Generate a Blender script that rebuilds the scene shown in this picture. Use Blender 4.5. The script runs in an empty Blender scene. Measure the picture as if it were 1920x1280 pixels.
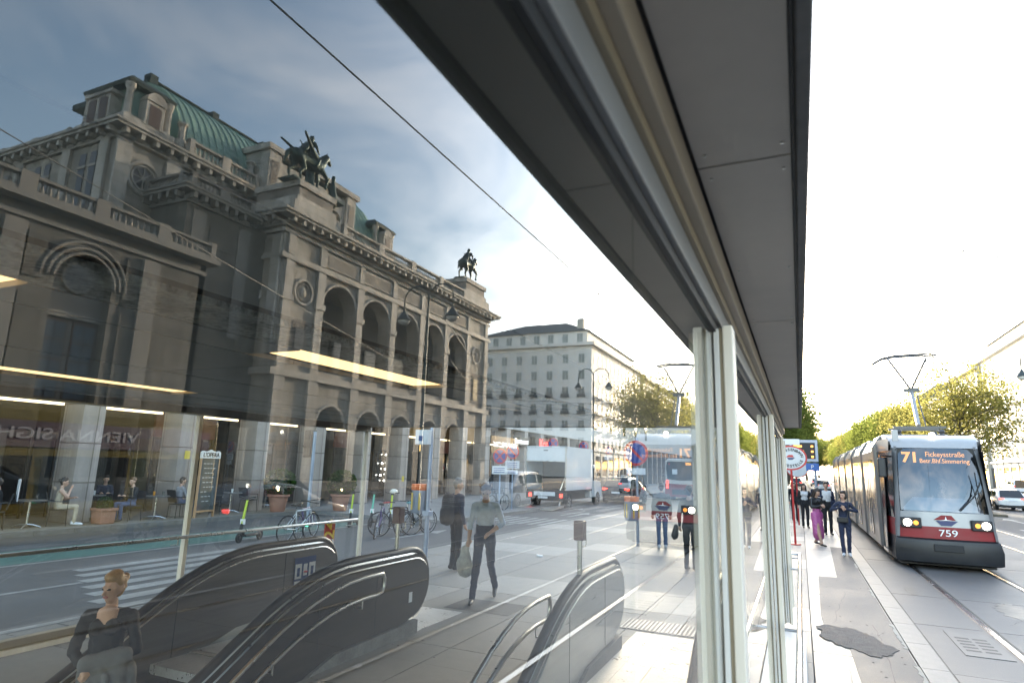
import bpy, bmesh, math, random
import numpy as np
from mathutils import Vector, Matrix, Euler
random.seed(7); np.random.seed(7)
R_ = math.radians
S = bpy.context.scene
COL = S.collection

# ---------------------------------------------------------------- camera
F_PX, CAM_H = 1160.0, 2.1
v1 = np.array([1500 - 960, 888 - 640, F_PX]); v1 = v1 / np.linalg.norm(v1)
a_ = (F_PX ** 2 + 248 * 157) / 540.0
v0 = -np.array([-a_, 157.0, F_PX]); v0 = v0 / np.linalg.norm(v0)
v2 = np.cross(v0, v1)
RW = np.stack([v0, v1, v2], 1)
cam_d = bpy.data.cameras.new("camera")
cam = bpy.data.objects.new("camera", cam_d); COL.objects.link(cam)
rt, dn, fw = RW[0], RW[1], RW[2]
cam.matrix_world = Matrix(((rt[0], -dn[0], -fw[0], 0), (rt[1], -dn[1], -fw[1], 0), (rt[2], -dn[2], -fw[2], CAM_H), (0, 0, 0, 1)))
cam_d.sensor_fit = 'HORIZONTAL'; cam_d.sensor_width = 36; cam_d.lens = F_PX / 1920 * 36
cam_d.clip_start = 0.03; cam_d.clip_end = 3000
cam_d.dof.use_dof = True; cam_d.dof.focus_distance = 20; cam_d.dof.aperture_fstop = 4.0
S.camera = cam

# ---------------------------------------------------------------- sky, sun, exposure
SUN_AZ, SUN_EL = R_(-13), R_(12.5)          # azimuth from +Y towards +X
w = bpy.data.worlds.new("World"); S.world = w; w.use_nodes = True
nt = w.node_tree; bg = nt.nodes['Background']
sky = nt.nodes.new('ShaderNodeTexSky'); sky.sky_type = 'NISHITA'; sky.sun_disc = False
sky.sun_elevation = SUN_EL; sky.sun_rotation = SUN_AZ
sky.air_density = 1.15; sky.dust_density = 1.6; sky.ozone_density = 1.3
tc = nt.nodes.new('ShaderNodeTexCoord'); mp = nt.nodes.new('ShaderNodeMapping')
mp.inputs['Scale'].default_value = (1.0, 1.0, 2.2); mp.inputs['Rotation'].default_value = (0.2, 0.3, 0.6)
nt.links.new(tc.outputs['Generated'], mp.inputs['Vector'])
cn = nt.nodes.new('ShaderNodeTexNoise'); cn.inputs['Scale'].default_value = 2.6; cn.inputs['Detail'].default_value = 7; cn.inputs['Roughness'].default_value = 0.58
cn.inputs['Distortion'].default_value = 0.5
nt.links.new(mp.outputs[0], cn.inputs['Vector'])
cr = nt.nodes.new('ShaderNodeValToRGB'); cr.color_ramp.elements[0].position = 0.43; cr.color_ramp.elements[1].position = 0.78
cr.color_ramp.elements[1].color = (0.55, 0.55, 0.55, 1)
nt.links.new(cn.outputs['Fac'], cr.inputs['Fac'])
bw = nt.nodes.new('ShaderNodeRGBToBW'); nt.links.new(sky.outputs[0], bw.inputs[0])
cm = nt.nodes.new('ShaderNodeMath'); cm.operation = 'MULTIPLY'; cm.inputs[1].default_value = 2.5; nt.links.new(bw.outputs[0], cm.inputs[0])
mx = nt.nodes.new('ShaderNodeMix'); mx.data_type = 'RGBA'
nt.links.new(cr.outputs[0], mx.inputs[0]); nt.links.new(sky.outputs[0], mx.inputs[6]); nt.links.new(cm.outputs[0], mx.inputs[7])
nt.links.new(mx.outputs[2], bg.inputs['Color']); bg.inputs['Strength'].default_value = 0.15
sl = bpy.data.lights.new("sun", 'SUN'); sun = bpy.data.objects.new("sun", sl); COL.objects.link(sun)
sdir = Vector((math.sin(SUN_AZ) * math.cos(SUN_EL), math.cos(SUN_AZ) * math.cos(SUN_EL), math.sin(SUN_EL)))
sun.rotation_euler = sdir.to_track_quat('Z', 'Y').to_euler()
sl.energy = 2.2; sl.angle = R_(0.6); sl.color = (1.0, 0.86, 0.66)
S.view_settings.view_transform = 'Standard'; S.view_settings.look = 'None'; S.view_settings.gamma = 1; S.view_settings.use_curve_mapping = False
S.view_settings.exposure = 3.0
S.cycles.use_denoising = True; S.cycles.max_bounces = 7; S.cycles.transparent_max_bounces = 14
S.cycles.glossy_bounces = 5; S.cycles.diffuse_bounces = 3; S.cycles.caustics_reflective = False; S.cycles.caustics_refractive = False
S.cycles.sample_clamp_indirect = 6

# ---------------------------------------------------------------- materials
MATS = {}
def mat(name, col, rough=0.6, metal=0.0, var=0.18, scale=6.0, bump=0.0, bscale=None, emit=0.0, ecol=None, stretch=None, coat=0.0, detail=5):
    if name in MATS: return MATS[name]
    m = bpy.data.materials.new(name); m.use_nodes = True; n = m.node_tree; p = n.nodes['Principled BSDF']
    col = tuple(col)[:3]
    p.inputs['Roughness'].default_value = rough; p.inputs['Metallic'].default_value = metal
    if coat: p.inputs['Coat Weight'].default_value = coat; p.inputs['Coat Roughness'].default_value = 0.08
    t = n.nodes.new('ShaderNodeTexCoord'); mpn = n.nodes.new('ShaderNodeMapping')
    if stretch: mpn.inputs['Scale'].default_value = stretch
    n.links.new(t.outputs['Object'], mpn.inputs['Vector'])
    if var:
        a = n.nodes.new('ShaderNodeTexNoise'); a.inputs['Scale'].default_value = scale; a.inputs['Detail'].default_value = detail; a.inputs['Roughness'].default_value = 0.65
        n.links.new(mpn.outputs[0], a.inputs['Vector'])
        b = n.nodes.new('ShaderNodeTexNoise'); b.inputs['Scale'].default_value = scale * 0.13; b.inputs['Detail'].default_value = 3
        n.links.new(mpn.outputs[0], b.inputs['Vector'])
        ad = n.nodes.new('ShaderNodeMath'); ad.operation = 'ADD'; n.links.new(a.outputs['Fac'], ad.inputs[0]); n.links.new(b.outputs['Fac'], ad.inputs[1])
        r = n.nodes.new('ShaderNodeMapRange'); r.inputs[1].default_value = 0.6; r.inputs[2].default_value = 1.4
        r.inputs[3].default_value = 1 - var * 1.6; r.inputs[4].default_value = 1 + var * 1.6
        n.links.new(ad.outputs[0], r.inputs[0])
        mm = n.nodes.new('ShaderNodeMix'); mm.data_type = 'RGBA'; mm.blend_type = 'MULTIPLY'; mm.inputs[0].default_value = 1
        mm.inputs[6].default_value = (*col, 1); n.links.new(r.outputs[0], mm.inputs[7])
        n.links.new(mm.outputs[2], p.inputs['Base Color'])
        rr = n.nodes.new('ShaderNodeMapRange'); rr.inputs[1].default_value = 0.6; rr.inputs[2].default_value = 1.4
        rr.inputs[3].default_value = max(0.02, rough - 0.12); rr.inputs[4].default_value = min(1, rough + 0.12)
        n.links.new(ad.outputs[0], rr.inputs[0]); n.links.new(rr.outputs[0], p.inputs['Roughness'])
    else:
        p.inputs['Base Color'].default_value = (*col, 1)
    if bump:
        c = n.nodes.new('ShaderNodeTexNoise'); c.inputs['Scale'].default_value = bscale or scale * 4; c.inputs['Detail'].default_value = 4
        n.links.new(mpn.outputs[0], c.inputs['Vector'])
        bn = n.nodes.new('ShaderNodeBump'); bn.inputs['Strength'].default_value = bump; bn.inputs['Distance'].default_value = 0.02
        n.links.new(c.outputs['Fac'], bn.inputs['Height']); n.links.new(bn.outputs[0], p.inputs['Normal'])
    if emit:
        p.inputs['Emission Color'].default_value = (*(ecol or col), 1); p.inputs['Emission Strength'].default_value = emit
    MATS[name] = m
    return m

def glass_mat(name, tint=(0.93, 0.96, 0.95), f0=0.08, rough=0.0, power=5.0, mirror=True):
    """sheet glass: see-through, mirroring by Schlick's Fresnel law (both surfaces of the sheet in one)"""
    m = bpy.data.materials.new(name); m.use_nodes = True; n = m.node_tree; n.nodes.clear()
    out = n.nodes.new('ShaderNodeOutputMaterial'); tr = n.nodes.new('ShaderNodeBsdfTransparent'); tr.inputs[0].default_value = (*tint, 1)
    if not mirror:
        n.links.new(tr.outputs[0], out.inputs[0]); MATS[name] = m; return m
    gl = n.nodes.new('ShaderNodeBsdfGlossy'); gl.inputs['Roughness'].default_value = rough; gl.inputs['Color'].default_value = (1, 1, 1, 1)
    g = n.nodes.new('ShaderNodeNewGeometry'); d = n.nodes.new('ShaderNodeVectorMath'); d.operation = 'DOT_PRODUCT'
    n.links.new(g.outputs['Incoming'], d.inputs[0]); n.links.new(g.outputs['Normal'], d.inputs[1])
    ab = n.nodes.new('ShaderNodeMath'); ab.operation = 'ABSOLUTE'; n.links.new(d.outputs['Value'], ab.inputs[0])
    s1 = n.nodes.new('ShaderNodeMath'); s1.operation = 'SUBTRACT'; s1.inputs[0].default_value = 1; n.links.new(ab.outputs[0], s1.inputs[1])
    pw = n.nodes.new('ShaderNodeMath'); pw.operation = 'POWER'; pw.inputs[1].default_value = power; n.links.new(s1.outputs[0], pw.inputs[0])
    ml = n.nodes.new('ShaderNodeMath'); ml.operation = 'MULTIPLY_ADD'; ml.inputs[1].default_value = 1 - f0; ml.inputs[2].default_value = f0; n.links.new(pw.outputs[0], ml.inputs[0])
    mxs = n.nodes.new('ShaderNodeMixShader'); n.links.new(ml.outputs[0], mxs.inputs[0]); n.links.new(tr.outputs[0], mxs.inputs[1]); n.links.new(gl.outputs[0], mxs.inputs[2])
    n.links.new(mxs.outputs[0], out.inputs[0]); MATS[name] = m
    return m

def leaf_mat(name, col, tcol):
    m = bpy.data.materials.new(name); m.use_nodes = True; n = m.node_tree; n.nodes.clear()
    out = n.nodes.new('ShaderNodeOutputMaterial'); d = n.nodes.new('ShaderNodeBsdfDiffuse'); t = n.nodes.new('ShaderNodeBsdfTranslucent')
    g = n.nodes.new('ShaderNodeNewGeometry'); h = n.nodes.new('ShaderNodeHueSaturation'); h2 = n.nodes.new('ShaderNodeHueSaturation')
    mr = n.nodes.new('ShaderNodeMapRange'); mr.inputs[3].default_value = 0.6; mr.inputs[4].default_value = 1.4
    n.links.new(g.outputs['Random Per Island'], mr.inputs[0])
    h.inputs['Color'].default_value = (*col, 1); h2.inputs['Color'].default_value = (*tcol, 1)
    n.links.new(mr.outputs[0], h.inputs['Value']); n.links.new(mr.outputs[0], h2.inputs['Value'])
    n.links.new(h.outputs[0], d.inputs[0]); n.links.new(h2.outputs[0], t.inputs[0])
    mxs = n.nodes.new('ShaderNodeMixShader'); mxs.inputs[0].default_value = 0.45
    n.links.new(d.outputs[0], mxs.inputs[1]); n.links.new(t.outputs[0], mxs.inputs[2]); n.links.new(mxs.outputs[0], out.inputs[0])
    MATS[name] = m
    return m

# ---------------------------------------------------------------- mesh builder
class MB:
    def __init__(s): s.v = []; s.f = []
    def quad(s, *p):
        i = len(s.v); s.v += [tuple(q) for q in p]; s.f.append(tuple(range(i, i + len(p)))); return s
    def box(s, x0, x1, y0, y1, z0, z1):
        i = len(s.v)
        s.v += [(x0, y0, z0), (x1, y0, z0), (x1, y1, z0), (x0, y1, z0), (x0, y0, z1), (x1, y0, z1), (x1, y1, z1), (x0, y1, z1)]
        s.f += [tuple(i + k for k in q) for q in ((0, 3, 2, 1), (4, 5, 6, 7), (0, 1, 5, 4), (1, 2, 6, 5), (2, 3, 7, 6), (3, 0, 4, 7))]
        return s
    def prism(s, poly, ax, a0, a1):
        """polygon of (p,q) pairs extruded along ax: x->(y,z), y->(x,z), z->(x,y)"""
        def P(p, a):
            return (a, p[0], p[1]) if ax == 'x' else (p[0], a, p[1]) if ax == 'y' else (p[0], p[1], a)
        i = len(s.v); n = len(poly)
        s.v += [P(p, a0) for p in poly] + [P(p, a1) for p in poly]
        s.f.append(tuple(range(i, i + n))); s.f.append(tuple(range(i + 2 * n - 1, i + n - 1, -1)))
        for k in range(n):
            l = (k + 1) % n; s.f.append((i + k, i + n + k, i + n + l, i + l))
        return s
    def loft(s, rings, cap=True, closed=False):
        i = len(s.v); n = len(rings[0])
        for r in rings: s.v += [tuple(p) for p in r]
        m = len(rings)
        for j in range(m if closed else m - 1):
            a, b = i + j * n, i + ((j + 1) % m) * n
            for k in range(n):
                l = (k + 1) % n; s.f.append((a + k, a + l, b + l, b + k))
        if cap and not closed:
            s.f.append(tuple(range(i + n - 1, i - 1, -1))); s.f.append(tuple(range(i + (m - 1) * n, i + m * n)))
        return s
    def tube(s, pts, r, n=8, cap=True, closed=False):
        pts = [Vector(p) for p in pts]; rs = r if isinstance(r, (list, tuple)) else [r] * len(pts)
        rings = []; ref = None
        for j, p in enumerate(pts):
            if closed: d = (pts[(j + 1) % len(pts)] - pts[j - 1])
            else: d = (pts[min(j + 1, len(pts) - 1)] - pts[max(j - 1, 0)])
            d = d.normalized() if d.length else Vector((0, 0, 1))
            if ref is None: ref = Vector((0, 0, 1)) if abs(d.z) < 0.9 else Vector((1, 0, 0))
            u = d.cross(ref); u = u.normalized() if u.length > 1e-6 else d.orthogonal().normalized()
            v = u.cross(d).normalized(); ref = v
            rings.append([p + (u * math.cos(2 * math.pi * k / n) + v * math.sin(2 * math.pi * k / n)) * rs[j] for k in range(n)])
        return s.loft(rings, cap, closed)
    def cyl(s, p0, p1, r0, r1=None, n=12): return s.tube([p0, p1], [r0, r0 if r1 is None else r1], n)
    def lathe(s, prof, c=(0, 0, 0), n=16):
        """profile of (r,z) turned about the vertical axis"""
        return s.loft([[(c[0] + max(r, 1e-4) * math.cos(2 * math.pi * k / n), c[1] + max(r, 1e-4) * math.sin(2 * math.pi * k / n), c[2] + z) for k in range(n)] for r, z in prof])
    def ball(s, c, r, n=12, m=8):
        r = (r, r, r) if not isinstance(r, (tuple, list)) else r
        return s.loft([[(c[0] + r[0] * math.sin(t) * math.cos(2 * math.pi * k / n), c[1] + r[1] * math.sin(t) * math.sin(2 * math.pi * k / n), c[2] - r[2] * math.cos(t)) for k in range(n)] for t in [max(0.02, min(math.pi - 0.02, math.pi * j / m)) for j in range(m + 1)]])
    def mesh(s, name, m, smooth=False):
        me = bpy.data.meshes.new(name); me.from_pydata(s.v, [], s.f)
        bm = bmesh.new(); bm.from_mesh(me); bmesh.ops.recalc_face_normals(bm, faces=bm.faces); bm.to_mesh(me); bm.free()
        if m: me.materials.append(m)
        if smooth:
            me.polygons.foreach_set('use_smooth', [True] * len(me.polygons)); me.set_sharp_from_angle(angle=R_(38))
        return me
    def obj(s, name, m, parent=None, smooth=False, bevel=0, **props):
        return link(name, s.mesh(name, m, smooth), parent, bevel, **props)

def link(name, me, parent=None, bevel=0, **props):
    o = bpy.data.objects.new(name, me); COL.objects.link(o)
    if parent: o.parent = parent
    if bevel:
        b = o.modifiers.new('bevel', 'BEVEL'); b.width = bevel; b.segments = 2; b.limit_method = 'ANGLE'; b.angle_limit = R_(40)
    for k, v in props.items(): o[k] = v
    return o
def thing(name, label, cat, loc=(0, 0, 0), rz=0.0, group=None):
    o = bpy.data.objects.new(name, None); COL.objects.link(o); o.empty_display_size = 0.2
    o.location = loc; o.rotation_euler = (0, 0, rz); o['label'] = label; o['category'] = cat
    if group: o['group'] = group
    return o
def tag(o, label, cat, group=None):
    o['label'] = label; o['category'] = cat
    if group: o['group'] = group
    return o
def struct(o): o['kind'] = 'structure'; return o
def copy_tree(o, parent=None):
    c = o.copy(); COL.objects.link(c); c.parent = parent
    for ch in list(o.children): copy_tree(ch, c)
    return c
def dup(o, loc, rz, label=None, scale=None):
    c = copy_tree(o); c.location = loc; c.rotation_euler = (0, 0, rz)
    if label: c['label'] = label
    if scale: c.scale = (scale,) * 3 if not isinstance(scale, tuple) else scale
    return c
def put(o, loc, rot=(0, 0, 0)): o.location = loc; o.rotation_euler = rot; return o
FACE = {'-y': (R_(90), 0, 0), '+x': (R_(90), 0, R_(90)), '-x': (R_(90), 0, R_(-90)), '+y': (R_(90), 0, R_(180)), 'up': (0, 0, 0)}
def text(body, size, m, parent, loc, face='-y', name='lettering', width=None, bold=0.0, spacing=1.0, roll=0.0):
    cu = bpy.data.curves.new(name, 'FONT'); cu.body = body; cu.size = size; cu.align_x = 'CENTER'; cu.align_y = 'CENTER'; cu.extrude = 0.004; cu.offset = bold; cu.space_character = spacing
    t = bpy.data.objects.new(name, cu); COL.objects.link(t); bpy.context.view_layer.update()
    me = bpy.data.meshes.new_from_object(t.evaluated_get(bpy.context.evaluated_depsgraph_get())); bpy.data.objects.remove(t)
    if width:
        xs = [v.co.x for v in me.vertices]; k = width / (max(xs) - min(xs))
        for v in me.vertices: v.co.x *= k
    me.materials.clear(); me.materials.append(m)
    o = link(name, me, parent); o.location = loc; e = Euler(FACE[face]).to_matrix()
    if roll: e = e @ Matrix.Rotation(roll, 3, 'Z')
    o.rotation_euler = e.to_euler(); return o

# ---------------------------------------------------------------- soft bodies (people, statues): tapered capsules fused to one skin
WRINKLE = {'black', 'navy', 'jeans', 'dkjeans', 'shirt', 'white', 'pink', 'leather', 'grey', 'beige', 'ltblue', 'blue', 'c', 'j'}
def capsule(p0, p1, r0, r1, fu=1.0, fv=1.0, n=12):
    p0, p1 = Vector(p0), Vector(p1); d = p1 - p0; L = d.length; d = d / L if L > 1e-6 else Vector((0, 0, 1))
    u = Vector((1, 0, 0)) - d * d.x
    if u.length < 0.2: u = Vector((0, 1, 0)) - d * d.y
    u.normalize(); v = d.cross(u)
    st = [(p0, r0, a) for a in (-80, -55, -28)] + [(p0, r0, 0)] + [(p1, r1, 0)] + [(p1, r1, a) for a in (28, 55, 80)]
    return [[p + d * (r * math.sin(R_(a))) + (u * math.cos(2 * math.pi * k / n) * fu + v * math.sin(2 * math.pi * k / n) * fv) * (r * math.cos(R_(a))) for k in range(n)] for p, r, a in st]
def body(name, blobs, mats, parent, voxel=0.012, smooth=4, factor=0.5):
    """blobs: (p0,p1,r0,r1,material key[,fu,fv])"""
    mb = MB()
    for b in blobs: mb.loft(capsule(b[0], b[1], b[2], b[3], *(b[5:7] if len(b) > 5 else ())))
    me = mb.mesh(name, None); o = bpy.data.objects.new(name, me); COL.objects.link(o)
    r = o.modifiers.new('r', 'REMESH'); r.mode = 'VOXEL'; r.voxel_size = voxel
    if smooth: s_ = o.modifiers.new('s', 'SMOOTH'); s_.iterations = smooth; s_.factor = factor
    bpy.context.view_layer.update()
    nm = bpy.data.meshes.new_from_object(o.evaluated_get(bpy.context.evaluated_depsgraph_get())); bpy.data.objects.remove(o); bpy.data.meshes.remove(me)
    nm.name = name
    soft = [b for b in blobs if b[4] in WRINKLE]
    if soft:
        from mathutils import noise as mn_
        nv = len(nm.vertices); co = np.empty(nv * 3); no = np.empty(nv * 3); nm.vertices.foreach_get('co', co); nm.vertices.foreach_get('normal', no); co = co.reshape(-1, 3); no = no.reshape(-1, 3)
        bs = np.full(nv, 1e9); ok = np.zeros(nv, bool)
        for b in blobs:
            p0, p1 = np.array(b[0], float), np.array(b[1], float); d = p1 - p0; t = np.clip(((co - p0) @ d) / max(d @ d, 1e-9), 0, 1)
            di = np.linalg.norm(co - (p0 + t[:, None] * d), axis=1) - (b[2] + (b[3] - b[2]) * t); m_ = di < bs; bs[m_] = di[m_]; ok[m_] = b[4] in WRINKLE
        am = np.array([(mn_.noise(Vector((c[0] * 9, c[1] * 9, c[2] * 15 + c[0] * 12))) * .010 + abs(mn_.noise(Vector((c[0] * 22, c[1] * 22, c[2] * 30)))) * .006) if q else 0. for c, q in zip(co, ok)])
        nm.vertices.foreach_set('co', (co + no * am[:, None]).ravel()); nm.update()
    keys = list(dict.fromkeys(b[4] for b in blobs))
    for k in keys: nm.materials.append(mats[k])
    nf = len(nm.polygons)
    if len(keys) > 1 and nf:
        c = np.empty(nf * 3); nm.polygons.foreach_get('center', c); c = c.reshape(-1, 3)
        best = np.full(nf, 1e9); idx = np.zeros(nf, int)
        for b in blobs:
            p0, p1 = np.array(b[0], float), np.array(b[1], float); d = p1 - p0; L2 = max(d @ d, 1e-9)
            t = np.clip(((c - p0) @ d) / L2, 0, 1); q = c - (p0 + t[:, None] * d); fu, fv = (b[5], b[6]) if len(b) > 6 else (1, 1)
            qq = q.copy()
            if abs(d[2]) >= 0.4 * math.sqrt(L2): qq[:, 0] /= fu; qq[:, 1] /= fv
            dist = np.linalg.norm(qq, axis=1) - (b[2] + (b[3] - b[2]) * t)
            w_ = dist < best; best[w_] = dist[w_]; idx[w_] = keys.index(b[4])
        nm.polygons.foreach_set('material_index', idx)
    nm.polygons.foreach_set('use_smooth', [True] * nf)
    return link(name, nm, parent)
# ================================================================ materials used widely
asphalt = mat('asphalt', (0.06, 0.061, 0.064), 0.75, var=0.24, scale=10, bump=0.25, bscale=160)
asphalt2 = mat('worn_asphalt', (0.075, 0.072, 0.07), 0.62, var=0.24, scale=5, bump=0.3, bscale=120)
rough_asphalt = mat('coarse_asphalt', (0.085, 0.08, 0.078), 0.8, var=0.5, scale=60, bump=0.9, bscale=90)
concrete = mat('concrete', (0.18, 0.17, 0.157), 0.6, var=0.17, scale=7, bump=0.12, bscale=90)
concrete_l = mat('pale_concrete', (0.25, 0.235, 0.215), 0.5, var=0.22, scale=3, bump=0.1, bscale=80)
concrete_d = mat('joint_dark', (0.06, 0.058, 0.055), 0.9, var=0.1)
granite = mat('granite', (0.15, 0.144, 0.136), 0.55, var=0.3, scale=45, bump=0.1, bscale=120)
paint = mat('road_paint', (0.215, 0.215, 0.21), 0.6, var=0.3, scale=9)
green_paint = mat('green_cycle_paint', (0.055, 0.115, 0.10), 0.7, var=0.18, scale=8)
steel = mat('steel', (0.55, 0.54, 0.52), 0.3, 1.0, var=0.04, scale=3)
rail_steel = mat('rail_steel', (0.62, 0.6, 0.58), 0.22, 1.0, var=0.2, scale=6)
dark = mat('near_black', (0.012, 0.012, 0.013), 0.6, var=0.0)
rubber = mat('black_rubber', (0.014, 0.014, 0.015), 0.38, var=0.1)
alu = mat('anodised_aluminium', (0.80, 0.72, 0.62), 0.45, 0.0, var=0.08, scale=3, stretch=(8, 8, 0.3))
alu_w = mat('pale_frame', (0.70, 0.67, 0.64), 0.4, 0.0, var=0.05, scale=3)
alu_b = mat('brown_frame', (0.30, 0.245, 0.17), 0.5, 0.3, var=0.12, scale=3)
soffit_m = mat('soffit_grey', (0.49, 0.435, 0.38), 0.5, var=0.15, scale=1.6)
soffit_e = mat('soffit_edge', (0.16, 0.155, 0.15), 0.7, var=0.35, scale=7)
ceil_m = mat('ceiling_dark', (0.19, 0.192, 0.178), 0.55, var=0.12, scale=3)
ceil_b = mat('ceiling_gap', (0.012, 0.012, 0.013), 0.7, var=0)
warm_lamp = mat('warm_lamp', (0.9, 0.6, 0.3), 0.5, var=0.0, emit=0.32, ecol=(1.0, 0.62, 0.27))
tube_lamp = mat('tube_lamp', (0.9, 0.8, 0.6), 0.5, var=0.0, emit=0.65, ecol=(1.0, 0.76, 0.42))
white_lamp = mat('white_lamp', (0.9, 0.9, 0.9), 0.4, var=0.0, emit=2.2, ecol=(1.0, 0.95, 0.85))
skin_m = mat('skin', (0.46, 0.28, 0.20), 0.55, var=0.08, scale=20)
glass_near = glass_mat('window_glass', (0.90, 0.93, 0.92), 0.106)
glass_plain = glass_mat('glass_back_face', (0.98, 0.99, 0.985), mirror=False)
glass_far = glass_mat('thin_glass', (0.93, 0.95, 0.95), 0.06)
shop_glass = glass_mat('shop_glass', (0.55, 0.57, 0.58), 0.09)
dark_glass = mat('dark_glass', (0.02, 0.024, 0.028), 0.06, var=0.0)

# ================================================================ ground
def hole_sheet(mb, X0, X1, Y0, Y1, hx0, hx1, hy0, hy1, z):
    for a, b, c, d in ((X0, hx0, Y0, Y1), (hx1, X1, Y0, Y1), (hx0, hx1, Y0, hy0), (hx0, hx1, hy1, Y1)):
        mb.quad((a, c, z), (b, c, z), (b, d, z), (a, d, z))
HX0, HX1, HY0, HY1 = -6.45, -0.75, -9.0, 5.2
g = MB(); hole_sheet(g, -1200, 1200, -900, 1800, HX0, HX1, HY0, HY1, -0.06)
struct(g.obj('ground', concrete_d))
rd = MB().quad((-18.0, -60, -0.03), (-8.62, -60, -0.03), (-8.62, 420, -0.03), (-18.0, 420, -0.03)).obj('road', asphalt); struct(rd)
rr = MB().quad((7.9, -60, -0.03), (30, -60, -0.03), (30, 420, -0.03), (7.9, 420, -0.03)).obj('ring_road', asphalt); struct(rr)
far = MB().quad((-8.6, 33.5, -0.028), (1.1, 33.5, -0.028), (1.1, 420, -0.028), (-8.6, 420, -0.028)).obj('side_lane', asphalt2); struct(far)
# painted markings, each its own piece of the road
def mark(parent, pts, z=-0.024, m=paint, name='road_marking'):
    return MB().quad(*[(p[0], p[1], z) for p in pts]).obj(name, m, parent)
MB().quad((-15.6, -60, -0.026), (-13.75, -60, -0.026), (-13.75, 18.2, -0.026), (-15.6, 18.2, -0.026)).obj('cycle_lane', green_paint, rd)
mark(rd, [(-13.68, -60), (-13.54, -60), (-13.54, 18.2), (-13.68, 18.2)])
mark(rd, [(-8.82, -60), (-8.68, -60), (-8.68, 7.0), (-8.82, 7.0)])
for i in range(9):
    x = -12.35 + i * 0.55 * 1.0
    if i % 1 == 0 and i < 7: mark(rd, [(x, 7.6 - 0.28 * i), (x + 0.30, 7.6 - 0.28 * i), (x + 0.30, 11.3), (x, 11.3)])
for y in range(-50, 7, 6): mark(rd, [(-11.1, y), (-10.98, y), (-10.98, y + 3), (-11.1, y + 3)])
for i in range(8): mark(rd, [(-11.5 + i * 0.42, 22.0), (-11.28 + i * 0.42, 22.0), (-11.28 + i * 0.42, 25.0), (-11.5 + i * 0.42, 25.0)])
for y in range(20, 140, 7): mark(rd, [(-9.9, y), (-9.78, y), (-9.78, y + 3.5), (-9.9, y + 3.5)])
def arrow(parent, x, y, s=1.0):
    MB().quad((x - 0.08 * s, y, -0.023), (x + 0.08 * s, y, -0.023), (x + 0.08 * s, y + 2 * s, -0.023), (x - 0.08 * s, y + 2 * s, -0.023)).quad((x - 0.3 * s, y + 2 * s, -0.023), (x + 0.3 * s, y + 2 * s, -0.023), (x, y + 3.1 * s, -0.023)).obj('lane_arrow', paint, parent)
arrow(rd, -10.6, 15.2); arrow(rd, -9.3, 26.5); arrow(rd, -10.6, 29.5)
for y in range(-20, 200, 9):
    mark(rr, [(15.4, y), (15.55, y), (15.55, y + 4), (15.4, y + 4)]); mark(rr, [(11.9, y), (12.05, y), (12.05, y + 4), (11.9, y + 4)])
mark(rr, [(8.3, -60), (8.45, -60), (8.45, 27), (8.3, 27)])
for i in range(13): mark(rr, [(8.6 + i * 0.95, 31), (9.1 + i * 0.95, 31), (9.1 + i * 0.95, 35), (8.6 + i * 0.95, 35)])
mark(rr, [(8.0, 28.4), (18, 28.4), (18, 28.9), (8.0, 28.9)]); arrow(rr, 10.2, 40, 1.3); arrow(rr, 13.7, 44, 1.3)
# pavements
sw = struct(MB().box(-24, -18.25, -60, 20.0, -0.06, 0.09).obj('pavement', mat('cafe_paving', (0.19, 0.165, 0.13), 0.8, var=0.2, scale=12, bump=0.2)))
sw2 = struct(MB().box(-24, -11.85, 20.02, 420, -0.06, 0.085).obj('wide_pavement', mat('pavement_asphalt', (0.17, 0.17, 0.17), 0.75, var=0.12, scale=8, bump=0.2)))
def kerb(parent, x0, x1, y0, y1, step, z=0.1, m=granite, along='y'):
    me = MB().box(x0, x1, 0.006, step - 0.006, -0.06, z).mesh('kerb_stone', m); y = y0
    while y < y1 - 0.01:
        o = link('kerb_stone', me, parent); o.location = (0, y, 0); y += step
kerb(sw, -18.25, -18.0, -6, 20, 1.0); kerb(sw2, -11.85, -11.6, 20, 60, 1.0)
far_pav = struct(MB().box(30.2, 39.0, -60, 420, -0.06, 0.1).obj('far_pavement', concrete))
MB().box(30.0, 30.2, -60, 420, -0.06, 0.11).obj('kerb_line', granite, far_pav)
island = struct(MB().box(8.9, 10.9, 46, 420, -0.06, 0.1).obj('tree_strip', mat('earth', (0.12, 0.10, 0.07), 0.9, var=0.3, scale=6)))

# station forecourt: slabs on a dark bed
fl = MB(); hole_sheet(fl, -8.6, 1.10, -12, 33.5, HX0, HX1, HY0, HY1, -0.012)
plat = struct(fl.obj('platform', concrete_d))
sx, sy = 1.58, 1.58
slab_me = {}
y = 5.22
row = 0
while y < 33.4:
    x = -8.56
    while x < -0.05:
        x1 = min(x + sx, 0.02); y1 = min(y + sy, 33.45)
        o = MB().box(x + 0.006, x1 - 0.006, y + 0.006, y1 - 0.006, -0.05, -0.0005 * ((row * 7 + int(x * 3)) % 5)).obj('paving_slab', concrete if (row + int(x * 5)) % 4 else concrete_l, plat)
        x += sx
    y += sy; row += 1
for (x0, x1) in ((-8.56, HX0 - 0.01), (HX1 + 0.01, -0.45)):
    yy = -8.0
    while yy < 5.1:
        MB().box(x0, x1, yy + 0.006, min(yy + sy, 5.2) - 0.006, -0.05, -0.001).obj('paving_slab', concrete, plat); yy += sy
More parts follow.
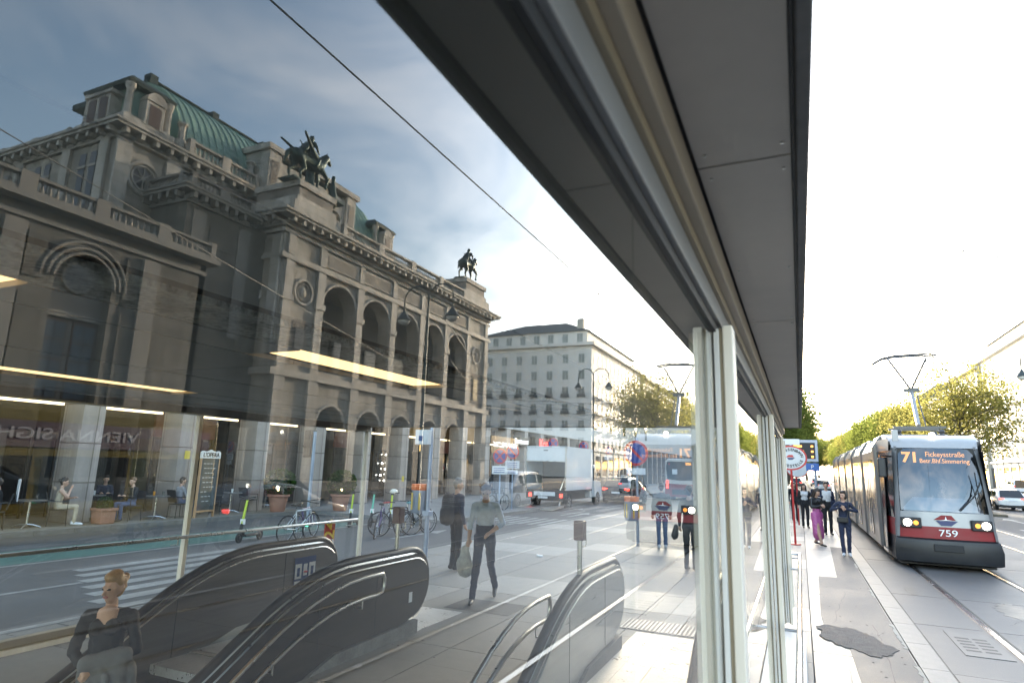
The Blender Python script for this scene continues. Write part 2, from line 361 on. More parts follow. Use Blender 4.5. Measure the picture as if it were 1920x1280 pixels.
# right-hand platform strip: pale concrete bays, asphalt repair, coarse patch, kerb
for (y0, y1) in ((-8, -2.2), (-2.19, 3.2), (3.21, 8.9), (8.91, 14.6), (14.61, 20.4), (20.41, 26.5), (26.51, 33.4)):
    MB().box(0.03, 1.10, y0 + 0.004, y1 - 0.004, -0.05, 0.0).obj('concrete_bay', concrete_l, plat)
def sheet(pts, z, m, name, parent): return MB().prism(pts, 'z', z - 0.004, z).obj(name, m, parent)
sheet([(0.69, 21.4), (1.09, 21.4), (1.09, 5), (0.50, 5), (0.44, 9.35), (0.20, 9.9), (0.17, 11.2), (0.235, 15.2), (0.58, 15.25), (0.62, 17.5)], 0.006, asphalt2, 'asphalt_repair', plat)
pa = []
for i in range(110):
    t = 2 * math.pi * i / 110; r = 1 + 0.07 * math.sin(5 * t + 1) + 0.05 * math.sin(9 * t) + 0.03 * math.sin(23 * t) + random.uniform(-.035, .035)
    pa.append((0.52 + 0.42 * r * math.cos(t), 9.75 + 0.62 * r * math.sin(t) - 0.35 * math.cos(t)))
sheet(pa, 0.013, rough_asphalt, 'coarse_patch', plat)
ks = MB().box(1.118, 1.39, 0.004, 1.196, -0.06, 0.005).mesh('kerb_stone', granite)
for i in range(46):
    o = link('kerb_stone', ks, plat); o.location = (0, -8 + 1.2 * i, 0)
# tactile guide and drain grates in the floor
for (x0, x1, y0, y1) in ((-2.35, -1.30, 8.75, 9.35), (-4.95, -3.9, 8.55, 9.3)):
    gr = MB().box(x0, x1, y0, y1, 0.0005, 0.004).obj('drain_grate' if x0 > -3 else 'entrance_mat', mat('grate_dark', (0.05, 0.05, 0.05), 0.6, 0.3, var=0.1), plat)
    k = 0
    xx = x0 + 0.02
    while xx < x1 - 0.03 and x0 > -3:
        MB().box(xx, xx + 0.025, y0 + 0.01, y1 - 0.01, 0.004, 0.012).obj('grate_bar', mat('grate_bar', (0.22, 0.22, 0.22), 0.5, 0.7, var=0.1), gr); xx += 0.055
tread = mat('tread_plate', (0.46, 0.45, 0.44), 0.33, 0.8, var=0.15, scale=30, bump=0.8, bscale=70)

# tram track bed
bed = struct(MB().box(1.41, 7.88, -60, 420, -0.06, -0.022).obj('track_bed', mat('track_concrete', (0.085, 0.084, 0.083), 0.6, var=0.14, scale=2.5, bump=0.15, bscale=60)))
tb_l = mat('track_slab', (0.105, 0.10, 0.096), 0.6, var=0.18, scale=3.5, bump=0.15, bscale=60)
for (x0, x1) in ((1.42, 2.24), (2.42, 3.78), (3.96, 5.84), (6.02, 7.38)):
    for i in range(22):
        MB().box(x0, x1, 1 + i * 2.6 + 0.008, 3.6 + i * 2.6 - 0.008, -0.04, -0.016 + 0.001 * (i % 3)).obj('track_slab', tb_l, bed)
for xr, sgn in ((2.33, 1), (3.87, -1), (5.93, 1), (7.47, -1)):
    q = MB(); q.box(xr - 0.035, xr + 0.035, -20, 300, -0.05, -0.006); q.obj('rail', rail_steel, bed)
    MB().box(xr + (0.037 if sgn > 0 else -0.085), xr + (0.085 if sgn > 0 else -0.037), -20, 300, -0.05, -0.017).obj('rail_groove', dark, bed)
cov = MB().box(1.72, 2.22, 9.75, 11.1, -0.03, -0.008).obj('drain_cover', mat('iron_cover', (0.10, 0.098, 0.096), 0.55, 0.2, var=0.2, scale=9), bed)
for i in range(5):
    for j in range(2):
        MB().box(1.78 + j * 0.2, 1.94 + j * 0.2, 10.0 + i * 0.17, 10.07 + i * 0.17, -0.008, -0.0065).obj('slot', dark, cov)

# gum spots, cracks and stains on the platform and the track bed
rg = random.Random(21)
gum = MB()
for i in range(150):
    x, y = rg.uniform(0.05, 1.08), rg.uniform(4, 30); r = rg.uniform(.005, .013)
    gum.prism([(x + r * math.cos(2 * math.pi * k / 7) * rg.uniform(.8, 1.2), y + r * 1.2 * math.sin(2 * math.pi * k / 7)) for k in range(7)], 'z', 0.0065, 0.0085)
for i in range(140):
    x, y = rg.uniform(-8, -0.4), rg.uniform(6, 24); r = rg.uniform(.006, .018)
    gum.prism([(x + r * math.cos(2 * math.pi * k / 7) * rg.uniform(.8, 1.2), y + r * math.sin(2 * math.pi * k / 7)) for k in range(7)], 'z', 0.0005, 0.003)
gum.obj('gum_spots', mat('old_gum', (0.06, 0.058, 0.055), 0.8, var=0.2), plat, kind='stuff')
def crack(parent, x, y, n, dx, dy, z, w_=0.006):
    L, Rr = [], []
    for i in range(n):
        ww = w_ * rg.uniform(.5, 1.4); L.append((x - ww, y, z)); Rr.append((x + ww, y + ww, z)); x += dx + rg.uniform(-.05, .05); y += dy + rg.uniform(-.03, .08)
    mb = MB()
    for i in range(n - 1): mb.quad(L[i], Rr[i], Rr[i + 1], L[i + 1])
    mb.obj('crack', dark, parent)
crack(plat, 0.75, 6.0, 26, 0.0, 0.17, 0.0075); crack(plat, 0.30, 10.6, 14, 0.03, 0.22, 0.0075, .004); crack(plat, 0.2, 6.2, 9, 0.01, 0.25, 0.0015, .004)
crack(bed, 2.6, 8.6, 12, 0.10, 0.03, -0.012, .008); crack(bed, 1.6, 7.9, 8, 0.08, 0.05, -0.012, .006); crack(bed, 2.7, 12.0, 14, 0.07, 0.12, -0.012, .005)
stain = mat('oily_stain', (0.05, 0.048, 0.045), 0.5, var=0.3, scale=8)
for (x, y, a_, b_) in ((3.1, 13.2, .28, .9), (3.05, 10.2, .2, .6), (1.8, 14.5, .1, .5)):
    sheet([(x + a_ * math.cos(2 * math.pi * k / 48) * rg.uniform(.7, 1.1), y + b_ * math.sin(2 * math.pi * k / 48) * rg.uniform(.7, 1.1)) for k in range(48)], -0.0125, stain, 'oil_stain', bed)
mortar = mat('pale_mortar', (0.30, 0.28, 0.24), 0.8, var=0.2)
for (x, y0, y1) in ((1.10, 7.2, 8.8), (1.10, 9.6, 11.0), (1.09, 13.2, 14.0), (1.10, 17.0, 17.8)):
    pts = [(x + 0.006, y0 + (y1 - y0) * k / 16) for k in range(17)] + [(x - rg.uniform(.015, .06), y1 - (y1 - y0) * k / 16) for k in range(17)]
    sheet(pts, 0.0105, mortar, 'worn_edge', plat)
# ================================================================ glass pavilion over the escalators
pv = thing('glass_pavilion', 'glass station pavilion with flat grey canopy and aluminium mullions over the escalators', 'pavilion')
GX, BX, CZ, YE, YS = -0.235, -7.75, 2.80, 10.1, -9.0      # near glass, back wall, ceiling height, open end, start
def pane(name, x, y0, y1, z0, z1, near=True):
    """one sheet, 10 mm thick, mirror face towards +x"""
    me = MB().box(x - 0.010, x, y0, y1, z0, z1).mesh(name, None)
    me.materials.append(glass_near if near else glass_far); me.materials.append(glass_plain)
    for p in me.polygons: p.material_index = 0 if p.normal.x > 0.9 else 1
    return link(name, me, pv)
MY = [-8.1, -4.7, -1.3, 2.11, 5.5, 8.9, 10.03]
for i in range(len(MY) - 1):
    a, b = MY[i] + 0.012, MY[i + 1] - 0.012
    if i == 2:
        pane('glass_pane', GX, a, 0.98, 0.30, 2.56); pane('glass_pane', GX, 0.986, b, 0.30, 2.56)
    else: pane('glass_pane', GX, a, b, 0.30, 2.56)
# mullions: stepped profile standing 60 mm proud of the glass, and inside
for y in MY:
    MB().box(GX + 0.0005, GX + 0.022, y - 0.012, y + 0.012, 0.3, 2.55).obj('mullion_gasket', dark, pv)
    MB().box(GX + 0.003, GX + 0.019, y - 0.05, y + 0.05, 0.30, 2.555).obj('mullion_flange', alu_w, pv, bevel=0.002)
    MB().box(GX + 0.0195, GX + 0.030, y - 0.035, y + 0.035, 0.29, 2.56).obj('mullion_web', alu_b, pv)
    MB().box(GX + 0.0305, GX + 0.062, y - 0.048, y + 0.048, 0.28, 2.565).obj('mullion', alu, pv, bevel=0.004)
for y in MY:
    MB().box(GX - 0.036, GX - 0.012, y - 0.036, y + 0.03, 0.28, 2.56).obj('inner_flange', alu_w, pv, bevel=0.003)
    MB().box(GX - 0.050, GX - 0.0365, y - 0.026, y + 0.03, 0.28, 2.56).obj('inner_web', alu_b, pv)
    MB().box(GX - 0.078, GX - 0.0505, y - 0.036, y + 0.03, 0.28, 2.56).obj('inner_mullion', alu, pv, bevel=0.003)
# head rail (stepped) and soffit panels outside
MB().box(GX + 0.001, GX + 0.012, YS, YE, 2.545, 2.575).obj('head_gasket', dark, pv)
MB().box(GX + 0.002, GX + 0.025, YS, YE, 2.575, 2.64).obj('head_rail', mat('head_grey', (0.22, 0.22, 0.22), 0.45, 0.2, var=0.12, scale=2), pv, bevel=0.003)
MB().box(GX + 0.004, GX + 0.036, YS, YE, 2.64, 2.67).obj('head_step', alu_b, pv)
MB().box(GX + 0.006, GX + 0.062, YS, YE, 2.67, 2.745).obj('head_beam', mat('head_brown', (0.32, 0.27, 0.21), 0.5, 0.2, var=0.15, scale=2), pv, bevel=0.004)
MB().box(GX - 0.12, GX - 0.001, YS, YE, 2.55, 2.795).obj('inner_head_rail', mat('inner_rail', (0.10, 0.098, 0.09), 0.5, 0.3, var=0.1), pv)
MB().box(GX + 0.01, GX + 0.05, YS, YE, 2.745, 2.79).obj('shadow_gap', dark, pv)
OX = 0.055
js = [YS, -5.2, -2.6, -0.2, 1.35, 2.95, 5.55, 8.1, 9.3, YE]
for i in range(len(js) - 1):
    MB().box(GX + 0.063, OX - 0.035, js[i] + 0.004, js[i + 1] - 0.004, CZ - 0.03, CZ).obj('soffit_panel', soffit_m, pv)
MB().box(OX - 0.033, OX - 0.026, YS, YE, CZ - 0.03, CZ - 0.001).obj('drip_groove', dark, pv)
MB().box(OX - 0.025, OX, YS, YE + 0.002, CZ - 0.045, CZ + 0.34).obj('fascia', soffit_e, pv, bevel=0.004)
MB().box(BX - 0.28, OX - 0.026, YE, YE + 0.03, CZ - 0.04, CZ + 0.34).obj('end_fascia', soffit_m, pv)
MB().box(BX - 0.28, OX - 0.026, YS, YE - 0.002, CZ + 0.02, CZ + 0.33).obj('roof', soffit_e, pv)
screw_me = MB().cyl((0, 0, -0.004), (0, 0, 0.0), 0.0035, n=8).mesh('screw', steel)
for i in range(len(js) - 1):
    for yy in (js[i] + 0.06, (js[i] + js[i + 1]) / 2, js[i + 1] - 0.06):
        for xx in (GX + 0.085, OX - 0.05): put(link('screw', screw_me, pv), (xx, yy, CZ - 0.03))
# inside ceiling: long dark boards with gaps and light troughs
bands = [(-0.33, -1.30, 'b'), (-1.32, -2.22, 'b'), (-2.40, -2.84, 's'), (-2.87, -3.30, 'L'), (-3.33, -4.72, 'b'), (-4.76, -5.95, 'b'), (-6.0, -6.45, 'L2'), (-6.5, -7.25, 'b'), (-7.30, -7.68, 'b')]
speck = mat('perforated_board', (0.26, 0.265, 0.235), 0.7, var=0.75, scale=34, detail=2)
for (xa, xb, k) in bands:
    yy = YS; n = 0
    while yy < YE - 0.1:
        y2 = min(yy + 3.1, YE - 0.01)
        if k in ('b', 's'):
            MB().box(xb, xa, yy + 0.005, y2 - 0.005, CZ - 0.02, CZ + 0.01).obj('ceiling_board', ceil_m if k == 'b' else speck, pv)
        yy = y2
    if k in ('L', 'L2'):
        yl = [(-8.5, -6.4), (-4.6, -2.5), (-0.7, 1.4), (2.98, 4.85), (6.9, 6.91)] if k == 'L' else [(-8.5, -6.0), (-4.6, -1.8), (0.2, 2.3), (2.6, 4.75)]
        last = YS
        for (a, b) in yl:
            if a > last: MB().box(xb, xa, last + 0.004, a - 0.004, CZ - 0.02, CZ + 0.01).obj('ceiling_board', ceil_m, pv)
            if b - a > 0.1:
                MB().box(xb + 0.05, xa - 0.05, a, b, CZ + 0.005, CZ + 0.012).obj('light_panel', warm_lamp, pv)
            last = b
        MB().box(xb, xa, last, YE - 0.02, CZ - 0.02, CZ + 0.01).obj('ceiling_board', ceil_m, pv)
MB().box(BX, GX - 0.01, YS, YE - 0.003, CZ + 0.013, CZ + 0.019).obj('ceiling_void', ceil_b, pv)
# back wall
BY = [-6.5, -2.3, 2.15, 6.22, 10.05]
for i in range(4):
    a, b = BY[i] + 0.03, BY[i + 1] - 0.03; n = 3 if i < 3 else 2
    for j in range(n):
        pane('rear_pane', BX, a + (b - a) * j / n + 0.004, a + (b - a) * (j + 1) / n - 0.004, 0.14, 2.66, False)
for y in BY:
    MB().box(BX - 0.03, BX + 0.05, y - 0.028, y + 0.028, 0.1, 2.68).obj('rear_mullion', alu, pv, bevel=0.004)
    MB().box(BX - 0.031, BX + 0.03, y + 0.029, y + 0.04, 0.1, 2.68).obj('mullion_gasket', dark, pv)
MB().box(BX - 0.06, BX + 0.06, YS, YE - 0.01, 2.67, CZ - 0.021).obj('rear_head', mat('rear_head', (0.09, 0.085, 0.075), 0.5, 0.3, var=0.1), pv)
MB().box(BX - 0.06, BX + 0.10, YS, YE - 0.01, -0.05, 0.05).obj('rear_sill', alu, pv, bevel=0.005)
MB().box(BX - 0.05, BX + 0.06, YS, YE - 0.012, 0.055, 0.135).obj('rear_sill_frame', alu_b, pv)
rl = [(BX + 0.16, -6, 1.03), (BX + 0.16, 9.75, 1.03)]
MB().tube(rl, 0.024, 10).obj('rear_handrail', steel, pv, smooth=True)
for y in (-2.0, 2.4, 6.0, 9.6): MB().tube([(BX + 0.16, y, 1.01), (BX + 0.16, y, 0.94), (BX + 0.03, y, 0.92)], 0.009, 6).obj('rail_bracket', steel, pv)
# outer handrail and plinth
pl = MB().box(GX - 0.03, -0.045, YS, 8.6, 0.0, 0.27).obj('plinth', mat('white_stone', (0.6, 0.59, 0.57), 0.5, var=0.08, scale=5), pv, bevel=0.01)
MB().tube([(GX + 0.05, 10.02, 0.99), (-0.075, 10.05, 0.99), (-0.065, 9.98, 0.99), (-0.065, -6, 0.99)], 0.021, 12).obj('outer_handrail', mat('polished_steel', (0.75, 0.75, 0.76), 0.18, 1.0, var=0.06, scale=3), pv, smooth=True)
for y in MY: MB().tube([(GX + 0.06, y, 0.93), (-0.065, y, 0.93), (-0.065, y, 0.97)], 0.012, 8).obj('rail_bracket', steel, pv, smooth=True)
# sticker on the rear glass
st = thing('newspaper_banner', 'tall red banner lettered oe24 in white and yellow behind the rear glass', 'banner', (BX + 0.02, 9.15, 0.12))
MB().box(0, 0.02, -0.13, 0.13, 0.0, 0.92).obj('board', mat('banner_red', (0.42, 0.05, 0.03), 0.5, var=0.1), st)
text('oe', 0.36, mat('banner_white', (0.8, 0.8, 0.78), 0.5, var=0), st, (0.026, 0.0, 0.42), '+x', roll=R_(90), bold=0.004)
text('24', 0.36, mat('banner_yellow', (0.75, 0.5, 0.05), 0.5, var=0), st, (0.026, 0.0, 0.76), '+x', roll=R_(90), bold=0.004)
text('OE24', 0.09, MATS['banner_white'], st, (0.026, 0.0, 0.12), '+x')

# ================================================================ stairwell, escalators, stairs
pit = MB(); pw_ = mat('stairwell_wall', (0.05, 0.048, 0.046), 0.6, var=0.2, scale=3)
pit.box(HX0 - 0.06, HX0, HY0, HY1, -5.2, -0.013).box(HX1, HX1 + 0.06, HY0, HY1, -5.2, -0.013).box(HX0, HX1, HY0 - 0.06, HY0, -5.2, -0.013).box(HX0, HX1, HY1, HY1 + 0.06, -5.2, -0.055)
pit.box(HX0, HX1, HY0, HY1, -5.3, -5.2)
struct(pit.obj('stairwell', pw_))
panel_d = mat('brushed_dark_steel', (0.042, 0.037, 0.031), 0.42, 0.5, var=0.3, scale=2.5, stretch=(1, 0.35, 5))
panel_l = mat('brushed_pale_steel', (0.12, 0.113, 0.105), 0.38, 0.6, var=0.25, scale=2.5, stretch=(1, 0.35, 5))
def topz(y, y2, y1, zf=1.0):
    if y >= y2: return zf
    k = 0.577
    if y >= y1: return zf - k * (y2 - y) ** 2 / (2 * (y2 - y1))
    return zf - k * (y2 - y1) / 2 - k * (y1 - y)
def rail_path(ye, y2, y1, z0=1.0, rad=0.40, ylow=-7.0):
    p = []; y = ylow
    while y < ye - rad - 0.05: p.append((y, topz(y, y2, y1, z0))); y += 0.22 if y > y1 - 0.5 else 0.9
    for i in range(13):
        t = R_(90 - i * 15); p.append((ye - rad + rad * math.cos(t), z0 - rad + rad * math.sin(t)))
    return p
def balustrade(parent, x, ye, y2, y1, m, th=0.14, plinth=True, seams=()):
    path = rail_path(ye, y2, y1)
    top = [(y, z - 0.055) for y, z in path[:-12]]
    rad = 0.36; c = (ye - 0.40, 0.6 - 0.005)
    arc = [(c[0] + rad * math.cos(R_(80 - i * 10)), c[1] + rad * math.sin(R_(80 - i * 10))) for i in range(16)]
    low = [(ye - 0.55, 0.16), (ye - 1.1, 0.15), (y2 - 0.35, 0.12), (y2 - 0.75, 0.0), (y1 - 0.4, topz(y1 - 0.4, y2, y1) - 0.95), (-7.0, topz(-7.0, y2, y1) - 1.0)]
    poly = top + arc + low
    P = MB().prism(poly, 'x', x - th / 2, x + th / 2).obj('panel', m, parent)
    # steel deck edge + rubber handrail
    MB().tube([(x, y, z - 0.055) for y, z in path], 0.030, 8).obj('deck_trim', steel, parent, smooth=True)
    rings = []
    MB().tube([(x, y, z) for y, z in path] + [(x, path[-1][0] - 0.25, path[-1][1] - 0.02)], 0.043, 10).obj('handrail', rubber, parent, smooth=True)
    for s_, e in ((-1, 0.012), (1, 0.012)):
        MB().tube([(x + s_ * (th / 2 + 0.002), y, z - 0.10) for y, z in path[:-9]], 0.010, 6).obj('trim_strip', steel, parent, smooth=True)
    for sy_ in seams:
        zt = topz(sy_, y2, y1) - 0.12
        MB().box(x + th / 2, x + th / 2 + 0.002, sy_ - 0.005, sy_ + 0.005, 0.17 if sy_ > y2 - 0.3 else zt - 0.62, zt).obj('panel_seam', dark, P)
    if plinth:
        pp = [(ye - 0.32, 0.0), (ye - 0.32, 0.155), (y2 - 0.35, 0.115), (y2 - 0.75, -0.005), (y1 - 0.4, topz(y1 - 0.4, y2, y1) - 0.955), (y1 - 0.4, topz(y1 - 0.4, y2, y1) - 1.35), (y2 - 0.9, -0.05), (y2 - 0.5, 0.0)]
        MB().prism(pp, 'x', x - th / 2 - 0.03, x + th / 2 + 0.035).obj('stone_plinth', granite, parent)
def steps(parent, x0, x1, ys, n=18, run=0.40, rise=0.231, m=None, yellow=False):
    for i in range(n):
        MB().box(x0, x1, ys - (i + 1) * run, ys - i * run, -(i + 1) * rise - 0.18, -(i + 1) * rise).obj('step', m, parent)
        if yellow and i == 0:
            MB().box(x0, x1, ys + 0.0, ys + 0.10, -0.01, 0.004).obj('step_edge', mat('yellow_edge', (0.55, 0.36, 0.06), 0.6, var=0.2), parent)
step_m = mat('escalator_step', (0.06, 0.06, 0.06), 0.45, 0.7, var=0.1, scale=20)
eA = thing('escalator', 'long brown steel escalator with black handrails beneath the rear glass wall', 'escalator')
balustrade(eA, -6.28, 7.62, 6.2, 4.8, panel_l, seams=(5.0, 6.55), plinth=False)
balustrade(eA, -4.62, 7.48, 5.95, 4.5, panel_d, seams=(4.1, 5.35, 6.3))
steps(eA, -6.2, -4.70, 4.75, m=step_m)
MB().box(-6.2, -4.70, 4.76, 5.3, -0.1, -0.01).obj('comb_plate', tread, eA)
MB().box(-6.2, -4.55, 5.31, 8.4, -0.03, 0.006).obj('landing_plate', tread, eA)
# safety notice on the far balustrade
sg = MB().box(-6.205, -6.20, 6.72, 7.12, 0.28, 0.80).obj('safety_notice', mat('notice_blue', (0.02, 0.05, 0.16), 0.4, var=0), eA)
nw = mat('notice_white', (0.7, 0.7, 0.72), 0.4, var=0)
for (a, b, c, d) in ((6.73, 6.85, 0.53, 0.72), (6.99, 7.11, 0.53, 0.72), (6.73, 6.85, 0.29, 0.50), (6.99, 7.11, 0.29, 0.50), (6.885, 6.955, 0.56, 0.71)):
    MB().box(-6.1995, -6.197, a, b, c, d).obj('pictogram', nw, sg)
rd_ = mat('notice_red', (0.45, 0.03, 0.03), 0.4, var=0)
MB().tube([(-6.196, 6.92, 0.60), (-6.196, 6.92, 0.62)], 0.03, 10).obj('pictogram_mark', rd_, sg)
for y, z in ((6.79, 0.62), (7.05, 0.62), (6.79, 0.39)): MB().box(-6.197, -6.195, y - 0.025, y + 0.025, z - 0.06, z + 0.05).obj('pictogram_mark', MATS['notice_blue'], sg)
MB().tube([(-6.195, 7.0, 0.3), (-6.195, 7.1, 0.49)], 0.008, 6).obj('pictogram_mark', rd_, sg)
lb = MB().box(-4.549, -4.546, 6.98, 7.05, 0.38, 0.50).obj('rating_label', nw, eA)
eB = thing('escalator', 'short pale steel escalator balustrade standing nearest the front glass', 'escalator')
panel_p = mat('pale_panel', (0.36, 0.34, 0.315), 0.36, 0.5, var=0.2, scale=2.5, stretch=(1, 0.35, 5))
balustrade(eB, -2.15, 8.12, 6.85, 5.45, panel_p, seams=(6.0, 7.2), plinth=True)
balustrade(eB, -0.82, 8.12, 6.85, 5.45, panel_l, plinth=True)
steps(eB, -2.07, -0.90, 5.1, m=step_m)
MB().box(-2.07, -0.90, 5.11, 5.6, -0.1, -0.008).obj('comb_plate', tread, eB)
MB().box(-2.07, -0.90, 5.61, 8.65, -0.03, 0.006).obj('landing_plate', tread, eB)
# fixed stairs between the two escalators
fs = thing('staircase', 'stone staircase with tubular steel handrails descending between the escalators', 'staircase')
steps(fs, -4.52, -2.26, 4.55, n=22, run=0.33, rise=0.165, m=concrete, yellow=True)
MB().box(-4.52, -2.26, 4.66, 5.21, -0.05, -0.002).obj('top_slab', concrete, fs)
def stair_rail(x, xw, y2, y1, ye, dz):
    path = [(y, topz(y, y2, y1) - dz) for y in [ye - 0.25 * i for i in range(26)]]
    hi = [(x, y, z) for y, z in path]; lo = [(x, y, z - 0.22) for y, z in path]
    MB().tube(lo[::-1] + [(x, ye + 0.1, lo[0][2] + 0.02), (x, ye + 0.13, lo[0][2] + 0.08), (x, ye + 0.13, hi[0][2] - 0.05), (x, ye + 0.09, hi[0][2])] + hi, 0.021, 10).obj('tube_handrail', steel, fs, smooth=True)
    for k in (1, 6, 12): MB().tube([(x, path[k][0], path[k][1] - 0.22), (x, path[k][0], path[k][1] - 0.32), (xw, path[k][0], path[k][1] - 0.32)], 0.009, 6).obj('rail_bracket', steel, fs)
stair_rail(-4.44, -4.55, 5.95, 4.5, 6.15, 0.16)
stair_rail(-2.45, -2.22, 6.1, 4.7, 6.3, 0.22)
for (x, y, lab) in ((-4.62, 6.75, 'dark red emergency stop box on a steel post above the brown escalator'), (-2.15, 6.5, 'dark red key-switch box on a post above the pale escalator')):
    p = thing('control_post', lab, 'control box', (x, y, 0.95))
    MB().cyl((0, 0, 0), (0, 0, 0.42), 0.026, n=10).obj('post', steel, p, smooth=True)
    MB().box(-0.055, 0.055, -0.06, 0.06, 0.40, 0.60).obj('box', mat('maroon', (0.075, 0.018, 0.014), 0.4, var=0.1), p, bevel=0.012)
    MB().tube([(0.0, 0.07, 0.42), (0.03, 0.12, 0.40), (0.03, 0.12, 0.33), (0, 0.08, 0.33)], 0.008, 6).obj('key_loop', steel, p)
# ================================================================ arcade building across the road
stone_p = mat('pinkish_stone', (0.34, 0.295, 0.27), 0.55, var=0.12, scale=3.5, bump=0.08, bscale=30)
plaster = mat('pale_plaster', (0.52, 0.50, 0.47), 0.8, var=0.07, scale=2)
ar = thing('arcade_building', 'long arcaded building with square stone pillars and lit shops across the road', 'building')
PX = -19.3; SP = 3.31; P0 = 11.52
bay_y = [P0 + SP * k for k in range(-5, 50)]
pil_me = {}
def pillar_blocks(y):
    z = 0.09
    for i, h in enumerate((1.15, 1.15, 1.15, 1.2)):
        key = i
        if key not in pil_me:
            pil_me[key] = MB().box(PX - 0.95, PX, 0, 0.65, 0, h - 0.012).mesh('pillar_block', stone_p)
        o = link('pillar_block', pil_me[key], ar, bevel=0); o.location = (0, y, z); z += h
for y in bay_y: pillar_blocks(y)
MB().box(PX - 4.4, PX - 4.2, bay_y[0] - 3, bay_y[-1] + 3, 0.09, 4.7).obj('shop_wall', mat('shop_dark', (0.045, 0.042, 0.040), 0.5, var=0.2, scale=2), ar)
MB().box(PX - 4.2, PX - 0.02, bay_y[0] - 3, bay_y[-1] + 3, 4.70, 4.9).obj('arcade_ceiling', mat('arcade_ceiling', (0.16, 0.12, 0.06), 0.7, var=0.1), ar)
MB().box(PX - 14, PX + 0.001, bay_y[0] - 3, bay_y[-1] + 3, 4.745, 23.0).obj('wall', plaster, ar)
MB().box(PX - 14.2, PX + 0.5, bay_y[0] - 3, bay_y[-1] + 3.2, 23.0, 23.6).obj('cornice', plaster, ar)
MB().prism([(PX + 0.3, 23.6), (PX - 14.2, 23.6), (PX - 10, 26.5), (PX - 4, 26.5)], 'y', bay_y[0] - 3, bay_y[-1] + 3).obj('roof', mat('roof_grey', (0.12, 0.11, 0.11), 0.8, var=0.15), ar)
win_u = MB().box(PX + 0.002, PX + 0.03, 0, 1.2, 0, 1.9).mesh('window', dark_glass)
for k in range(0, 30, 1):
    for j in range(5):
        if k % 2: continue
        o = link('window', win_u, ar); o.location = (0, P0 + SP * (k - 3) * 0.9 + 0.5, 6.0 + j * 3.4)
shop_front = shop_glass
reds = mat('shop_red', (0.085, 0.018, 0.016), 0.5, var=0.1); blk = mat('shop_black', (0.01, 0.01, 0.01), 0.4, var=0)
yel = mat('shop_yellow', (0.30, 0.20, 0.03), 0.6, var=0.1)
cream_box = mat('menu_lamp', (0.8, 0.6, 0.3), 0.5, var=0.0, emit=0.35, ecol=(1.0, 0.62, 0.2))
inner = [mat('shop_inner_%s' % n, c, 0.6, var=0.3, scale=1.5) for n, c in (('olive', (0.055, 0.052, 0.02)), ('brown', (0.07, 0.05, 0.03)), ('blue', (0.03, 0.04, 0.05)))]
for k, y in enumerate(bay_y[:-1]):
    a, b = y + 0.66, y + SP - 0.01
    w_ = PX - 2.3
    if k < 24:
        MB().box(w_ - 0.06, w_ - 0.04, a + 0.02, b - 0.02, 0.2, 2.75).obj('shop_window', shop_front, ar)
        for yy in (a + 0.01, (a + b) / 2, b - 0.05): MB().box(w_ - 0.035, w_ + 0.02, yy, yy + 0.05, 0.1, 2.75).obj('shop_mullion', blk, ar)
        MB().box(w_ - 0.08, w_ + 0.03, a, b, 2.76, 3.55).obj('shop_lintel', blk if k % 3 else reds, ar)
        MB().box(w_ - 0.08, w_ + 0.01, a, b, 3.56, 4.69).obj('shop_transom', reds if k < 9 else yel if k % 2 else inner[1], ar)
        MB().box(w_ - 1.2, w_ - 1.15, a, b, 0.1, 2.7).obj('shop_interior', inner[k % 3], ar)
        MB().box(PX - 1.25, PX - 1.17, a - 0.2, b + 0.1, 3.52, 3.60).obj('strip_light', tube_lamp, ar)
    if k in (6, 8, 9, 11): MB().box(w_ + 0.022, w_ + 0.06, a + 1.3, a + 1.75, 2.82, 3.2).obj('lit_sign', cream_box, ar)
for k, (dy, dz) in enumerate(((0.3, 2.0), (0.75, 2.05), (0.5, 1.7), (0.25, 1.35), (0.72, 1.4), (0.48, 1.05), (0.5, 2.5), (0.9, 1.8))):
    MB().ball((PX - 2.2, bay_y[10] + 0.9 + dy * 1.6, dz), 0.05, 8, 6).obj('garland_bulb', white_lamp, ar)
nb = MB().box(PX - 2.27, PX - 2.24, bay_y[5] + 1.0, bay_y[5] + 1.6, 1.2, 2.3).obj('menu_case', blk, ar)
for i in range(2):
    for j in range(3): MB().box(PX - 2.238, PX - 2.23, bay_y[5] + 1.05 + 0.27 * i, bay_y[5] + 1.28 + 0.27 * i, 1.27 + 0.34 * j, 1.55 + 0.34 * j).obj('menu_sheet', mat('menu_paper', (0.5, 0.55, 0.58), 0.6, var=0.1), nb)
for yy, zz in ((bay_y[6] + 0.25, 2.0), (bay_y[10] + 0.2, 1.1), (bay_y[9] + 0.2, 1.1)):
    MB().box(PX + 0.002, PX + 0.012, yy, yy + 0.2, zz, zz + 0.28).obj('yellow_notice', mat('notice_yellow', (0.55, 0.42, 0.05), 0.5, var=0.1), ar)
